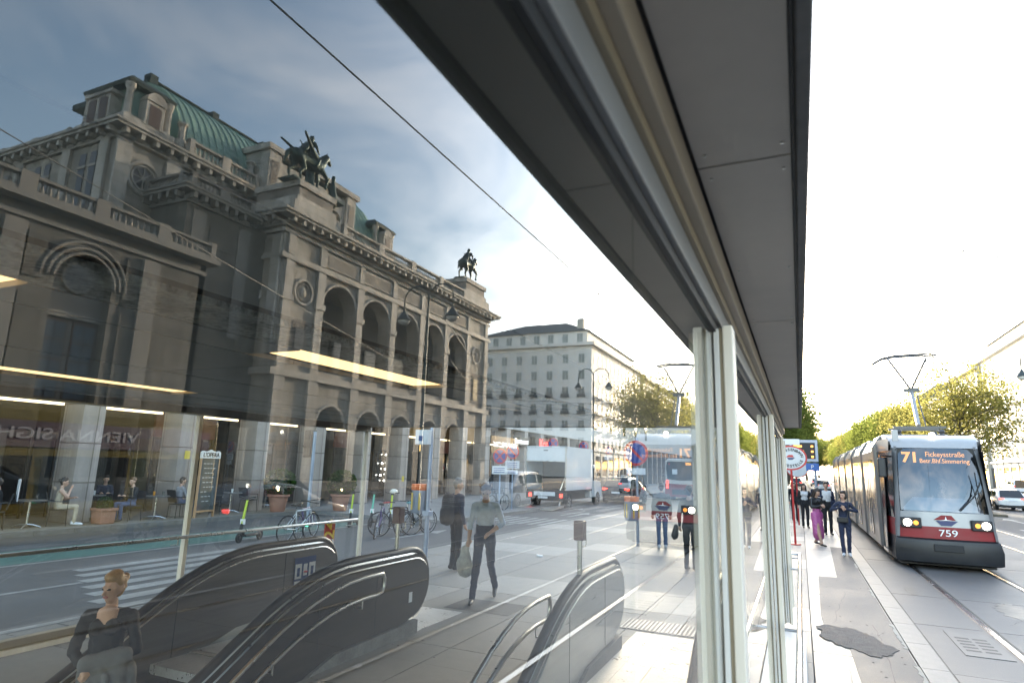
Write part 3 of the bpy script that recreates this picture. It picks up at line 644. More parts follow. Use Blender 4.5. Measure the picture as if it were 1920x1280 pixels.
# shop names on blades between the pillars
rs = thing('restaurant_sign', 'black fascia sign lettered Restaurant in white between arcade pillars', 'sign', (PX + 0.03, 43.8, 3.6))
MB().box(0, 0.06, -1.4, 1.5, 0, 0.62).obj('board', blk, rs)
text('Restaurant', 0.52, mat('sign_white', (0.8, 0.8, 0.8), 0.5, var=0, emit=0.5), rs, (0.066, 0.05, 0.31), '+x', width=2.5, bold=0.006)
rn = thing('neon_sign', 'red neon shop sign glowing on the arcade above the white box lorry', 'sign', (PX + 0.03, 48.9, 3.4))
MB().box(0, 0.05, -1.5, 1.7, 0, 0.95).obj('board', mat('neon_back', (0.25, 0.02, 0.02), 0.5, var=0), rn)
text('Koton', 0.95, mat('neon_red', (0.9, 0.05, 0.04), 0.5, var=0, emit=0.9, ecol=(1, 0.05, 0.04)), rn, (0.056, 0.1, 0.48), '+x', width=2.9, bold=0.02)

# ================================================================ opera house (seen mirrored in the near glass)
st_o = mat('opera_stone', (0.52, 0.475, 0.41), 0.75, var=0.16, scale=0.9, bump=0.15, bscale=9, stretch=(1, 1, 2.2))
st_l = mat('opera_pale_stone', (0.60, 0.56, 0.50), 0.7, var=0.12, scale=1.6, bump=0.1, bscale=12)
st_d = mat('opera_relief', (0.28, 0.25, 0.215), 0.8, var=0.45, scale=7, bump=1.0, bscale=8)
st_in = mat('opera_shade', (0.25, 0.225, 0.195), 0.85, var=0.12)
copper = mat('green_copper', (0.22, 0.36, 0.31), 0.6, 0.0, var=0.22, scale=1.3, stretch=(1, 3, 0.3))
copper_d = mat('dark_copper', (0.035, 0.055, 0.05), 0.6, 0.2, var=0.2)
bronze = mat('bronze', (0.045, 0.07, 0.06), 0.42, 0.7, var=0.35, scale=3)
owin = mat('opera_window', (0.025, 0.025, 0.03), 0.12, var=0)
owood = mat('opera_window_wood', (0.09, 0.05, 0.035), 0.5, var=0.1)
def courses(m, amt=0.28, w_=1.5, h_=0.55):
    n = m.node_tree; p = n.nodes['Principled BSDF']; src = p.inputs['Base Color'].links[0].from_socket
    g_ = n.nodes.new('ShaderNodeTexCoord'); sx_ = n.nodes.new('ShaderNodeSeparateXYZ'); n.links.new(g_.outputs['Object'], sx_.inputs[0])
    ad = n.nodes.new('ShaderNodeMath'); n.links.new(sx_.outputs[0], ad.inputs[0]); n.links.new(sx_.outputs[1], ad.inputs[1])
    cb = n.nodes.new('ShaderNodeCombineXYZ'); n.links.new(ad.outputs[0], cb.inputs[0]); n.links.new(sx_.outputs[2], cb.inputs[1])
    b = n.nodes.new('ShaderNodeTexBrick'); n.links.new(cb.outputs[0], b.inputs['Vector']); b.inputs['Scale'].default_value = 1.0; b.inputs['Brick Width'].default_value = w_; b.inputs['Row Height'].default_value = h_
    b.inputs['Mortar Size'].default_value = 0.018; b.inputs['Color1'].default_value = (1, 1, 1, 1); b.inputs['Color2'].default_value = (1 - amt, 1 - amt, 1 - amt * 1.1, 1); b.inputs['Mortar'].default_value = (0.45, 0.43, 0.4, 1)
    st = n.nodes.new('ShaderNodeTexNoise'); mp_ = n.nodes.new('ShaderNodeMapping'); mp_.inputs['Scale'].default_value = (1.2, 1.2, 0.12); n.links.new(g_.outputs['Object'], mp_.inputs[0]); n.links.new(mp_.outputs[0], st.inputs['Vector']); st.inputs['Scale'].default_value = 0.9; st.inputs['Detail'].default_value = 6
    rg_ = n.nodes.new('ShaderNodeMapRange'); rg_.inputs[1].default_value = 0.35; rg_.inputs[2].default_value = 0.65; rg_.inputs[3].default_value = 0.62; rg_.inputs[4].default_value = 1.1; n.links.new(st.outputs['Fac'], rg_.inputs[0])
    for fac in (b.outputs['Color'], rg_.outputs[0]):
        mm = n.nodes.new('ShaderNodeMix'); mm.data_type = 'RGBA'; mm.blend_type = 'MULTIPLY'; mm.inputs[0].default_value = 1; n.links.new(src, mm.inputs[6]); n.links.new(fac, mm.inputs[7]); src = mm.outputs[2]
    n.links.new(src, p.inputs['Base Color'])
courses(st_o); courses(st_l, 0.16, 1.9, 0.8); courses(stone_p, 0.14, 1.3, 1.15)
op = thing('opera_house', 'renaissance opera house with arched loggia and green copper vault, mirrored in the glass', 'building')
OXF = 41.0
def arch_screen(x, y0, y1, z0, z1, ops, depth, m, name, sill=None):
    """wall on plane x (facing -x) with arched openings (cy, half width, z base, z spring), with reveals"""
    mb = MB(); ops = sorted(ops); edges = [y0]; N = 14
    prev = y0
    for (cy, hw, zb, zs) in ops:
        mb.quad((x, prev, z0), (x, cy - hw, z0), (x, cy - hw, z1), (x, prev, z1))
        if zb > z0: mb.quad((x, cy - hw, z0), (x, cy + hw, z0), (x, cy + hw, zb), (x, cy - hw, zb)); mb.quad((x, cy - hw, zb), (x, cy + hw, zb), (x + depth, cy + hw, zb), (x + depth, cy - hw, zb))
        pts = [(cy - hw, zs)] + [(cy - hw * math.cos(math.pi * i / N), zs + hw * math.sin(math.pi * i / N)) for i in range(1, N)] + [(cy + hw, zs)]
        for i in range(N):
            (ya, za), (yb, zb2) = pts[i], pts[i + 1]
            mb.quad((x, ya, za), (x, yb, zb2), (x, yb, z1), (x, ya, z1))
            mb.quad((x, ya, za), (x, yb, zb2), (x + depth, yb, zb2), (x + depth, ya, za))
        for s_ in (-1, 1): mb.quad((x, cy + s_ * hw, zb), (x, cy + s_ * hw, zs), (x + depth, cy + s_ * hw, zs), (x + depth, cy + s_ * hw, zb))
        prev = cy + hw
    mb.quad((x, prev, z0), (x, y1, z0), (x, y1, z1), (x, prev, z1))
    return mb.obj(name, m, op)
def archivolt(x, cy, hw, zs, r=0.16, m=None, n=16):
    MB().tube([(x, cy - hw * math.cos(math.pi * i / n), zs + hw * math.sin(math.pi * i / n)) for i in range(n + 1)], r, 6).obj('archivolt', m or st_l, op)
def ring(x, cy, cz, r, t, m, name='roundel_ring'):
    MB().tube([(x, cy + r * math.cos(2 * math.pi * i / 24), cz + r * math.sin(2 * math.pi * i / 24)) for i in range(24)], t, 6, closed=True, cap=False).obj(name, m, op)
def balus(x0, x1, y0, y1, z, h=1.15, along='y', step=0.42, ped=5.9):
    """balustrade with turned balusters, base and coping"""
    L0, L1 = (y0, y1) if along == 'y' else (x0, x1)
    def bx(a, b, za, zb, g): return MB().box(x0 - g, x1 + g, a, b, za, zb) if along == 'y' else MB().box(a, b, y0 - g, y1 + g, za, zb)
    bx(L0, L1, z, z + 0.18, 0.05).obj('balustrade_base', st_l, op); bx(L0, L1, z + h - 0.18, z + h, 0.06).obj('balustrade_coping', st_l, op)
    mb = MB(); t = L0 + 0.3
    while t < L1 - 0.2:
        c = ((x0 + x1) / 2, t, z + 0.18) if along == 'y' else (t, (y0 + y1) / 2, z + 0.18); hh = h - 0.36
        mb.loft([[(c[0] + r * math.cos(math.pi / 3 * k), c[1] + r * math.sin(math.pi / 3 * k), c[2] + zz * hh) for k in range(6)] for r, zz in ((0.10, 0), (0.13, 0.3), (0.06, 0.75), (0.10, 1))])
        t += step
    mb.obj('balusters', st_l, op, kind='stuff')
    n = max(1, round((L1 - L0) / ped))
    for i in range(n + 1):
        c = L0 + (L1 - L0) * i / n; bx(max(L0, c - 0.45), min(L1, c + 0.45), z, z + h + 0.1, 0.09).obj('balustrade_pier', st_l, op)
def entab(x0, x1, y0, y1, z, out, faces='-x', mod=1.0):
    """cornice with modillions round a block (front -x and side -y)"""
    MB().box(x0 - out * 0.25, x1, y0 - out * 0.25, y1 + out * 0.25, z - 1.0, z - 0.55).obj('bed_moulding', st_l, op)
    MB().box(x0 - out, x1, y0 - out, y1 + out, z - 0.30, z - 0.05).obj('cornice', st_l, op)
    MB().box(x0 - out * 1.12, x1, y0 - out * 1.12, y1 + out * 1.12, z - 0.05, z + 0.14).obj('cornice_crown', st_l, op)
    mb = MB(); y = y0
    while y < y1 + 0.1: mb.box(x0 - out * 0.9, x0 - out * 0.25, y - 0.16, y + 0.16, z - 0.78, z - 0.30); y += mod
    x = x0 + 0.3
    while x < x1 - 0.2: mb.box(x - 0.16, x + 0.16, y0 - out * 0.9, y0 - out * 0.25, z - 0.78, z - 0.30); x += mod
    mb.obj('modillions', st_l, op, kind='stuff')
# --- loggia block
LY0, LY1 = 39.7, 80.9
ac = [47.8 + 5.98 * i for i in range(5)]
arch_screen(OXF, LY0, LY1, 9.9, 23.2, [(c, 2.5, 10.4, 16.8) for c in ac], 1.5, st_o, 'loggia_wall')
arch_screen(OXF, LY0, LY1, 0, 9.88, [(c, 2.1, 0.1, 5.2) for c in ac], 1.6, st_o, 'ground_arcade')
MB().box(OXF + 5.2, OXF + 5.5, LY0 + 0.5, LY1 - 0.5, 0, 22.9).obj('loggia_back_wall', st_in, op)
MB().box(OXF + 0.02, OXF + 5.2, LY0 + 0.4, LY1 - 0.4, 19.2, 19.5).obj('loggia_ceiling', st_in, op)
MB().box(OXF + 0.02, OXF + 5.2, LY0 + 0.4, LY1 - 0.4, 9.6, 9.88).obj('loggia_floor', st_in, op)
for ysd, sg_ in ((LY0, 1), (LY1, -1)):
    MB().box(OXF + 0.003, OXF + 12, min(ysd, ysd + sg_ * 0.6), max(ysd, ysd + sg_ * 0.6), 0, 23.2).obj('side_wall', st_o, op)
for c in ac:
    archivolt(OXF - 0.06, c, 2.62, 16.8); archivolt(OXF - 0.02, c, 2.12, 5.2)
    MB().box(OXF - 0.12, OXF - 0.0, c - 2.55, c + 2.55, 20.75, 22.15).obj('frieze_frame', st_l, op)
    MB().box(OXF - 0.135, OXF - 0.12, c - 2.3, c + 2.3, 20.9, 22.0).obj('frieze_relief', st_d, op)
    MB().box(OXF + 5.0, OXF + 5.19, c - 1.2, c + 1.2, 10.2, 15).obj('loggia_door', owin, op)
    MB().ball((OXF + 2.4, c, 13.4), 0.22, 10, 8).obj('loggia_lamp', mat('loggia_lamp', (0.9, 0.6, 0.35), 0.4, var=0, emit=1.6, ecol=(1, 0.66, 0.34)), op)
    MB().cyl((OXF + 2.4, c, 13.6), (OXF + 2.4, c, 19.1), 0.03, n=5).obj('lamp_chain', copper_d, op)
pils = [40.5, 44.75] + [c + 2.99 for c in ac] + [80.1]
for c in pils:
    MB().box(OXF - 0.30, OXF - 0.002, c - 0.52, c + 0.52, 9.9, 19.9).obj('pilaster', st_l, op, bevel=0.03)
    MB().box(OXF - 0.42, OXF - 0.002, c - 0.66, c + 0.66, 16.2, 16.75).obj('impost', st_l, op)
    MB().box(OXF - 0.28, OXF - 0.004, c - 0.40, c + 0.40, 20.5, 22.39).obj('attic_pilaster', st_l, op, bevel=0.03)
    MB().box(OXF - 0.34, OXF - 0.003, c - 0.62, c + 0.62, 0.0, 9.3).obj('lower_pilaster', st_l, op, bevel=0.03)
for z, h, o_ in ((9.3, 0.6, 0.42), (19.92, 0.3, 0.36), (20.24, 0.25, 0.22), (22.4, 0.3, 0.25)):
    MB().box(OXF - o_, OXF - 0.001, LY0 - o_, LY1 + o_, z, z + h).obj('string_course', st_l, op)
    MB().box(OXF, OXF + 9, LY0 - o_, LY0 - 0.001, z, z + h).obj('string_course', st_l, op)
for c in (42.65, 77.4):
    ring(OXF - 0.05, c, 17.4, 1.15, 0.16, st_l); ring(OXF - 0.05, c, 17.4, 0.78, 0.08, st_d)
    MB().ball((OXF, c, 17.4), (0.22, 0.35, 0.5), 10, 8).obj('portrait_bust', st_l, op)
    MB().box(OXF - 0.05, OXF - 0.001, c - 0.9, c + 0.9, 10.6, 14.6).obj('niche_panel', st_d, op)
    MB().box(OXF - 0.12, OXF - 0.051, c - 0.6, c + 0.6, 11.0, 14.0).obj('niche_window', owin, op)
for i in range(5):   # window on the side of the loggia block, facing the wing
    pass
ring_y = LY0 - 0.05
MB().tube([(OXF + 4 + 1.9 * math.cos(math.pi * i / 14), LY0 - 0.06, 16.2 + 1.9 * math.sin(math.pi * i / 14)) for i in range(15)], 0.16, 6).obj('archivolt', st_l, op)
MB().box(OXF + 2.2, OXF + 5.8, LY0 - 0.05, LY0 - 0.001, 10.5, 16.2).obj('side_window', owin, op)
for x in (0.6, 7.2): MB().box(OXF + x - 0.5, OXF + x + 0.5, LY0 - 0.3, LY0 - 0.002, 9.9, 22.1).obj('pilaster', st_l, op, bevel=0.03)
MB().box(OXF + 1.3, OXF + 6.5, LY0 - 0.12, LY0 - 0.003, 20.4, 21.9).obj('frieze_relief', st_d, op)
entab(OXF, OXF + 12, LY0, LY1, 24.0, 1.35, mod=1.17)
balus(OXF - 1.25, OXF - 0.8, 46.0, 71.4, 24.15)
for (ya, yb) in ((39.4, 45.8), (71.6, 78.9)):   # stepped pedestals of the riders
    MB().box(OXF - 1.1, OXF + 5.6, ya, yb, 24.14, 25.4).obj('pedestal_base', st_l, op, bevel=0.05)
    MB().box(OXF - 0.9, OXF + 5.0, ya + 0.5, yb - 0.6, 25.4, 26.0).obj('pedestal_step', st_l, op, bevel=0.05)
    MB().box(OXF - 0.7, OXF + 4.6, ya + 0.8, yb - 0.9, 26.0, 27.0).obj('pedestal_relief', st_d, op, bevel=0.08)
    MB().box(OXF - 0.9, OXF + 4.8, ya + 0.6, yb - 0.7, 27.0, 27.6).obj('pedestal_cap', st_l, op, bevel=0.05)
# --- intermediate block and wing
OXF = 39.6
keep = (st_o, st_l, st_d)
st_o = mat('shade_toned_stone', (0.19, 0.175, 0.15), 0.8, var=0.2, scale=0.9, bump=0.15, bscale=9); st_l = mat('shade_toned_trim', (0.25, 0.235, 0.21), 0.75, var=0.15, scale=1.6); st_d = mat('shade_toned_relief', (0.14, 0.13, 0.11), 0.8, var=0.3, scale=6, bump=0.6, bscale=8)  # darker copies of the opera stones: the wing's shade is put into their colour
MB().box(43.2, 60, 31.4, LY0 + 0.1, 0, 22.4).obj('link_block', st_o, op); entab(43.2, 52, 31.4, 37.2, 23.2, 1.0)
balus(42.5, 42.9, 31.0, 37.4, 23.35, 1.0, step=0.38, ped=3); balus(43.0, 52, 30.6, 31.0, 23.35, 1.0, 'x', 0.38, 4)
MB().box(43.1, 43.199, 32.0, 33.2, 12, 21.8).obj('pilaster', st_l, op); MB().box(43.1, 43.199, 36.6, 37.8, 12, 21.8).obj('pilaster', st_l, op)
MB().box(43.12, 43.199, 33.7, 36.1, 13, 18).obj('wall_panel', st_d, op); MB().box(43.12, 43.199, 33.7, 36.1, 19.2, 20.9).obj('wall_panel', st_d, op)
wc = [-20 + 8.6 * i for i in range(7)]; wc = [c for c in wc if c < 30]
wo = [(22.9 - 8.4 * k, 1.75, 10.8, 13.2) for k in range(5)]
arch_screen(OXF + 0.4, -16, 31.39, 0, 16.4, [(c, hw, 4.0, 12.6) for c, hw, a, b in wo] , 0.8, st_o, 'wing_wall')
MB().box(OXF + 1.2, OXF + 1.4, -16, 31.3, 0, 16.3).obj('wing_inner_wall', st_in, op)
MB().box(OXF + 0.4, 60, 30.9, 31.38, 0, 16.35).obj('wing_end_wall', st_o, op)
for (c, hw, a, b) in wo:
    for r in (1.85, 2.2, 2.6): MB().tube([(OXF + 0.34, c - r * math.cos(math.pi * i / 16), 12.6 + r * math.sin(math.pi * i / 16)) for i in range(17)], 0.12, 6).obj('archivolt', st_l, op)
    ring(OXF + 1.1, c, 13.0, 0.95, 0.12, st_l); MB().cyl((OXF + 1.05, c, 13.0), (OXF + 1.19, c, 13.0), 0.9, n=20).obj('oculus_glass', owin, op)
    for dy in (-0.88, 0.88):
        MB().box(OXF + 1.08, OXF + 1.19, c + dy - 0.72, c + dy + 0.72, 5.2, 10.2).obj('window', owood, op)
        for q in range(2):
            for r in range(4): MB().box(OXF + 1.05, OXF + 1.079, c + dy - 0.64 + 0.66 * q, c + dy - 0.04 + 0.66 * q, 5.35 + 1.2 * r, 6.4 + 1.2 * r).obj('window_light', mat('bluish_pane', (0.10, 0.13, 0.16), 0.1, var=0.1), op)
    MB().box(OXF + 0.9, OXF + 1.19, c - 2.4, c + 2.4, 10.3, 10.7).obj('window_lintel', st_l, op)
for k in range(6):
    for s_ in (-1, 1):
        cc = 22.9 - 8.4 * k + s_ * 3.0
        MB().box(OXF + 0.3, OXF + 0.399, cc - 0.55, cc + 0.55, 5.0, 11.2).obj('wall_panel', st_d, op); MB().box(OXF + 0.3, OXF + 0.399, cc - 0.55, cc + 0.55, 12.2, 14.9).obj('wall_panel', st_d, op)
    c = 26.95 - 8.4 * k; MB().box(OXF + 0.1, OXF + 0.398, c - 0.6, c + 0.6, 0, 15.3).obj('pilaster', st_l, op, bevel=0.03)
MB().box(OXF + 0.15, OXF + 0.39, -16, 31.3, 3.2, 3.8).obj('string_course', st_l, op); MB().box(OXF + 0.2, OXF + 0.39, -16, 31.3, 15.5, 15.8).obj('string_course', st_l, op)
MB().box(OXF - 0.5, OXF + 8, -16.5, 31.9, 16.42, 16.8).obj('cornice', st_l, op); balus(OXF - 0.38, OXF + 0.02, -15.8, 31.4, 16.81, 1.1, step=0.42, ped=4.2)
MB().box(OXF + 1.5, 60, -16, 30.85, 16.1, 16.4).obj('wing_roof', copper_d, op)
OXF = 41.0
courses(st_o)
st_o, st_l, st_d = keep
# --- upper block with corner pavilion
UX, UY = 47.6, 28.0
MB().box(UX, 90, UY, 78, 0, 27.6).obj('upper_wall', st_o, op)
MB().box(UX - 0.25, UX - 0.001, UY - 0.25, UY + 1.0, 16, 27.2).obj('corner_pilaster', st_l, op, bevel=0.05)
MB().box(UX - 0.3, UX - 0.001, 32.0, 33.4, 16, 27.2).obj('corner_pilaster', st_l, op, bevel=0.05)
MB().box(UX - 0.3, UX - 0.001, 36.0, 37.0, 16, 27.2).obj('corner_pilaster', st_l, op, bevel=0.05)
ring(UX - 0.05, 30.3, 24.4, 1.35, 0.22, st_l); ring(UX - 0.08, 30.3, 24.4, 1.0, 0.12, st_l); MB().cyl((UX - 0.05, 30.3, 24.4), (UX - 0.001, 30.3, 24.4), 0.98, n=20).obj('oculus_glass', owin, op)
for i in range(8):
    t = math.pi * i / 4; MB().tube([(UX - 0.1, 30.3, 24.4), (UX - 0.1, 30.3 + 0.95 * math.cos(t), 24.4 + 0.95 * math.sin(t))], 0.05, 5).obj('oculus_spoke', st_l, op)
for s_ in (-1, 1): MB().box(UX - 0.06, UX - 0.002, 30.3 + s_ * 1.75 - 0.2, 30.3 + s_ * 1.75 + 0.2, 22.6, 26.2).obj('relief_panel', st_d, op)
entab(UX, 88, UY, 76, 28.0, 1.0, mod=1.3)
for x in (50.2, 51.6, 56.5, 57.9, 63, 64.4, 70, 71.4):
    MB().box(x, x + 0.8, UY - 0.06, UY - 0.001, 21.5, 26.3).obj('side_window', owin, op); MB().box(x - 0.15, x + 0.95, UY - 0.12, UY - 0.061, 25.0, 25.2).obj('window_bar', st_l, op)
for x in (48.6, 53.6, 60.4, 67, 74): MB().box(x, x + 1.1, UY - 0.28, UY - 0.002, 16, 27.0).obj('pilaster', st_l, op, bevel=0.04)
balus(UX - 0.85, UX - 0.4, 33.4, 41.2, 28.15, 1.3, step=0.45, ped=3.6); balus(55, 86, UY + 0.2, UY + 0.7, 28.15, 1.3, 'x', 0.8, 5)
def pavilion(x0, y0, w_, d_, z):
    MB().box(x0, x0 + d_, y0, y0 + w_, z, z + 1.1).obj('pavilion_base', st_l, op, bevel=0.05)
    MB().box(x0 + 0.9, x0 + d_ - 0.9, y0 + 0.9, y0 + w_ - 0.9, z + 1.1, z + 4.1).obj('pavilion_drum', copper, op)
    for (a, b) in ((x0 + 0.25, y0 + 0.25), (x0 + 0.25, y0 + w_ - 0.85), (x0 + d_ - 0.85, y0 + 0.25), (x0 + d_ - 0.85, y0 + w_ - 0.85)):
        MB().lathe([(0.42, 0), (0.36, 0.2), (0.30, 0.5), (0.27, 2.3), (0.4, 2.6), (0.42, 2.9)], (a + 0.3, b + 0.3, z + 1.1), 10).obj('corner_column', st_l, op, smooth=True)
    MB().loft([[(x0 + 0.2, y0 + 0.2, z + 4.0), (x0 + d_ - 0.2, y0 + 0.2, z + 4.0), (x0 + d_ - 0.2, y0 + w_ - 0.2, z + 4.0), (x0 + 0.2, y0 + w_ - 0.2, z + 4.0)], [(x0 + 0.1, y0 + 0.1, z + 4.3), (x0 + d_ - 0.1, y0 + 0.1, z + 4.3), (x0 + d_ - 0.1, y0 + w_ - 0.1, z + 4.3), (x0 + 0.1, y0 + w_ - 0.1, z + 4.3)], [(x0 + 1.2, y0 + 1.0, z + 5.2), (x0 + d_ - 1.2, y0 + 1.0, z + 5.2), (x0 + d_ - 1.2, y0 + w_ - 1.0, z + 5.2), (x0 + 1.2, y0 + w_ - 1.0, z + 5.2)]]).obj('pavilion_roof', copper_d, op)
    c = y0 + w_ * 0.55
    MB().box(x0 - 0.05, x0 + 1.2, c - 0.85, c + 0.85, z + 0.9, z + 3.1).obj('dormer', st_l, op, bevel=0.04); MB().box(x0 - 0.09, x0 - 0.051, c - 0.5, c + 0.5, z + 1.0, z + 2.8).obj('dormer_window', owood, op)
    MB().prism([(c + 0.9 * math.cos(math.pi * i / 10), z + 3.1 + 0.9 * math.sin(math.pi * i / 10)) for i in range(11)], 'x', x0 - 0.15, x0 + 1.2).obj('dormer_gable', st_l, op)
    c = x0 + d_ * 0.55
    MB().box(c - 1.5, c + 1.5, y0 - 0.05, y0 + 1.0, z + 0.9, z + 3.2).obj('dormer', st_l, op, bevel=0.04)
    for s_ in (-0.75, 0.75): MB().box(c + s_ - 0.5, c + s_ + 0.5, y0 - 0.09, y0 - 0.051, z + 1.0, z + 2.9).obj('dormer_window', owood, op)
    MB().box(c - 1.8, c + 1.8, y0 - 0.2, y0 + 1.0, z + 3.2, z + 3.5).obj('dormer_cornice', st_l, op)
pavilion(UX - 0.1, UY - 0.1, 4.6, 6.4, 28.15); pavilion(UX - 0.1, 61.0, 4.6, 6.4, 28.15)
for (x, y) in ((UX + 0.3, 33.3), (UX + 0.3, 41.0)): MB().lathe([(0.5, 0), (0.5, 1.3), (0.32, 1.35), (0.28, 2.6), (0.5, 2.8), (0.45, 3.0)], (x, y, 28.15), 8).obj('chimney_pillar', st_l, op)
# --- copper vault with standing seams
def vault_z(t): return 28.3 + 9.4 * math.sin(t), UX + 1.0 + 8.6 * (1 - math.cos(t))
prof = [vault_z(R_(90) * i / 14) for i in range(15)]
mb = MB(); mb.loft([[(x, y, z) for (z, x) in prof] + [(2 * (UX + 9.6) - x, y, z) for (z, x) in prof[-2::-1]] for y in (34.2, 62.5)])
mb.obj('copper_vault', copper, op)
for i in range(34):
    y = 34.5 + i * 0.83; MB().tube([(x - 0.03, y, z + 0.02) for (z, x) in prof], 0.05, 4).obj('standing_seam', copper, op)
MB().prism([(x, z) for (z, x) in prof] + [(UX + 9.6, 28)], 'y', 33.9, 34.2).obj('vault_end_rim', mat('pale_copper', (0.26, 0.40, 0.30), 0.6, 0.1, var=0.2), op)
MB().box(UX + 8.3, UX + 20, 34.4, 62.4, 37.6, 38.2).obj('ridge_base', copper_d, op)
mb = MB(); y = 34.6
while y < 62: mb.box(UX + 8.5, UX + 8.7, y, y + 0.16, 38.2, 38.7); y += 0.36
mb.obj('ridge_cresting', copper_d, op, kind='stuff'); MB().box(UX + 8.4, UX + 8.8, 34.5, 62, 38.7, 38.85).obj('ridge_rail', copper_d, op)
for y in (34.7, 42, 49, 56): MB().box(UX + 8.2, UX + 9.2, y, y + 0.8, 37.8, 39.2).obj('ridge_post', copper_d, op)
# --- attic arcade gable in front of the vault
arch_screen(UX - 1.2, 41.6, 55.2, 24.2, 32.0, [(44.6, 0.95, 25.2, 29.2), (47.0, 0.95, 25.2, 29.2), (49.6, 0.95, 25.2, 29.2), (52.0, 0.95, 25.2, 29.2)], 1.2, st_l, 'attic_arcade')
for c in (42.4, 54.3):
    MB().box(UX - 1.5, UX - 0.1, c - 0.8, c + 0.8, 24.2, 32.6).obj('attic_pier', st_l, op, bevel=0.05); MB().box(UX - 1.56, UX - 1.501, c - 0.45, c + 0.45, 27.4, 31.6).obj('relief_panel', st_d, op)
MB().box(UX - 1.7, UX + 2.5, 41.3, 55.5, 32.6, 33.2).obj('attic_cornice', st_l, op)
MB().box(UX - 0.1, UX + 6, 41.61, 41.9, 28, 32.6).obj('attic_side', st_l, op); MB().box(UX - 0.1, UX + 6, 54.9, 55.19, 28, 32.6).obj('attic_side', st_l, op)

# --- bronze riders
def rider(label, loc, rz, wings):
    t = thing('equestrian_statue', label, 'statue', loc, rz, 'bronze riders on the opera balustrade')
    B = []
    def a(p, q, r0, r1, fu=1, fv=1): B.append((p, q, r0, r1, 'b', fu, fv))
    # horse faces +y
    a((0, -1.0, 2.05), (0, 0.9, 2.1), 0.52, 0.50); a((0, -1.2, 2.1), (0, -0.9, 2.1), 0.50, 0.52); a((0, 0.9, 2.1), (0, 1.35, 2.55), 0.45, 0.36); a((0, 1.3, 2.5), (0, 1.75, 3.2), 0.34, 0.25)
    a((0, 1.75, 3.25), (0, 2.2, 2.85), 0.22, 0.12); a((0.09, 1.7, 3.4), (0.1, 1.68, 3.58), 0.06, 0.02); a((-0.09, 1.7, 3.4), (-0.1, 1.68, 3.58), 0.06, 0.02)
    a((0, 1.45, 3.1), (0, 0.95, 2.6), 0.16, 0.14)
    for x, kn, hf in ((0.24, (0.26, 1.35, 1.15), (0.26, 1.28, 0.1)), (-0.24, (-0.26, 1.85, 1.45), (-0.26, 1.62, 0.75))):
        a((x, 1.05, 1.9), kn, 0.24, 0.12); a(kn, hf, 0.11, 0.08); a(hf, (hf[0], hf[1] + 0.12, hf[2] - 0.04), 0.11, 0.11)
    for x, s_, hk, hf in ((0.26, (0.28, -0.95, 1.35), (0.28, -1.5, 0.95), (0.28, -1.35, 0.1)), (-0.26, (-0.28, -0.6, 1.3), (-0.28, -1.0, 0.85), (-0.28, -0.72, 0.1))):
        a((x, -1.15, 1.95), s_, 0.34, 0.19); a(s_, hk, 0.17, 0.11); a(hk, hf, 0.10, 0.08); a(hf, (hf[0], hf[1] + 0.12, hf[2] - 0.04), 0.11, 0.11)
    a((0, -1.6, 2.35), (0, -2.0, 1.9), 0.10, 0.16); a((0, -2.0, 1.9), (0, -2.25, 1.0), 0.16, 0.07)
    # rider
    a((0, 0.0, 2.75), (0, 0.05, 3.35), 0.27, 0.30, 1.1, 0.8); a((0, 0.05, 3.35), (0, 0.08, 3.75), 0.30, 0.12, 1.2, 0.8); a((0, 0.1, 3.8), (0, 0.12, 4.0), 0.19, 0.19)
    for x in (-1, 1):
        a((x * 0.22, 0.1, 2.75), (x * 0.55, 0.5, 2.35), 0.19, 0.14); a((x * 0.55, 0.5, 2.35), (x * 0.55, 0.3, 1.75), 0.13, 0.08); a((x * 0.55, 0.3, 1.72), (x * 0.55, 0.55, 1.65), 0.08, 0.06)
        a((x * 0.36, 0.05, 3.5), (x * 0.5, 0.25, 3.1), 0.13, 0.10); a((x * 0.5, 0.25, 3.1), (x * 0.2, 0.75, 3.0), 0.09, 0.07)
    a((0, -0.2, 3.45), (0, -0.75, 2.6), 0.22, 0.34, 1.5, 0.7)
    a((0.1, -0.9, 3.35), (0.45, 1.1, 2.65), 0.05, 0.05)
    if wings:
        for x in (-1, 1):
            for k in range(4): a((x * 0.45, 0.5 - 0.1 * k, 2.4), (x * (0.8 + 0.1 * k), -0.9 - 0.25 * k, 3.0 + 0.12 * k), 0.16, 0.08)
        a((0.3, 0.6, 0.1), (0.3, 0.6, 1.7), 0.42, 0.3); a((0.3, 0.65, 2.9), (0.35, 1.5, 1.4), 0.16, 0.14)
        a((0.1, 2.9, 0.1), (0.1, 2.8, 1.3), 0.42, 0.25); a((0.1, 2.8, 1.3), (0.1, 2.8, 1.8), 0.25, 0.12); a((0.1, 2.82, 1.95), (0.1, 2.82, 2.15), 0.16, 0.15); a((0.3, 2.8, 1.6), (0.5, 2.3, 1.8), 0.1, 0.07)
    body('figure', B, {'b': bronze}, t, voxel=0.05, smooth=2)
    t.scale = (1.35,) * 3 if wings else (1.2,) * 3
    MB().box(-0.7, 0.7, -1.9, 2.1 if not wings else 3.4, -0.02, 0.14).obj('plinth', bronze, t)
    return t
rider('bronze winged horse with rider and standing muse on the opera pedestal beside the copper vault', (OXF + 0.3, 42.0, 27.6), 0.0, True)
rider('bronze rider on a striding horse with bowed head at the end of the opera balustrade', (OXF + 0.3, 74.4, 27.6), 0.0, False)

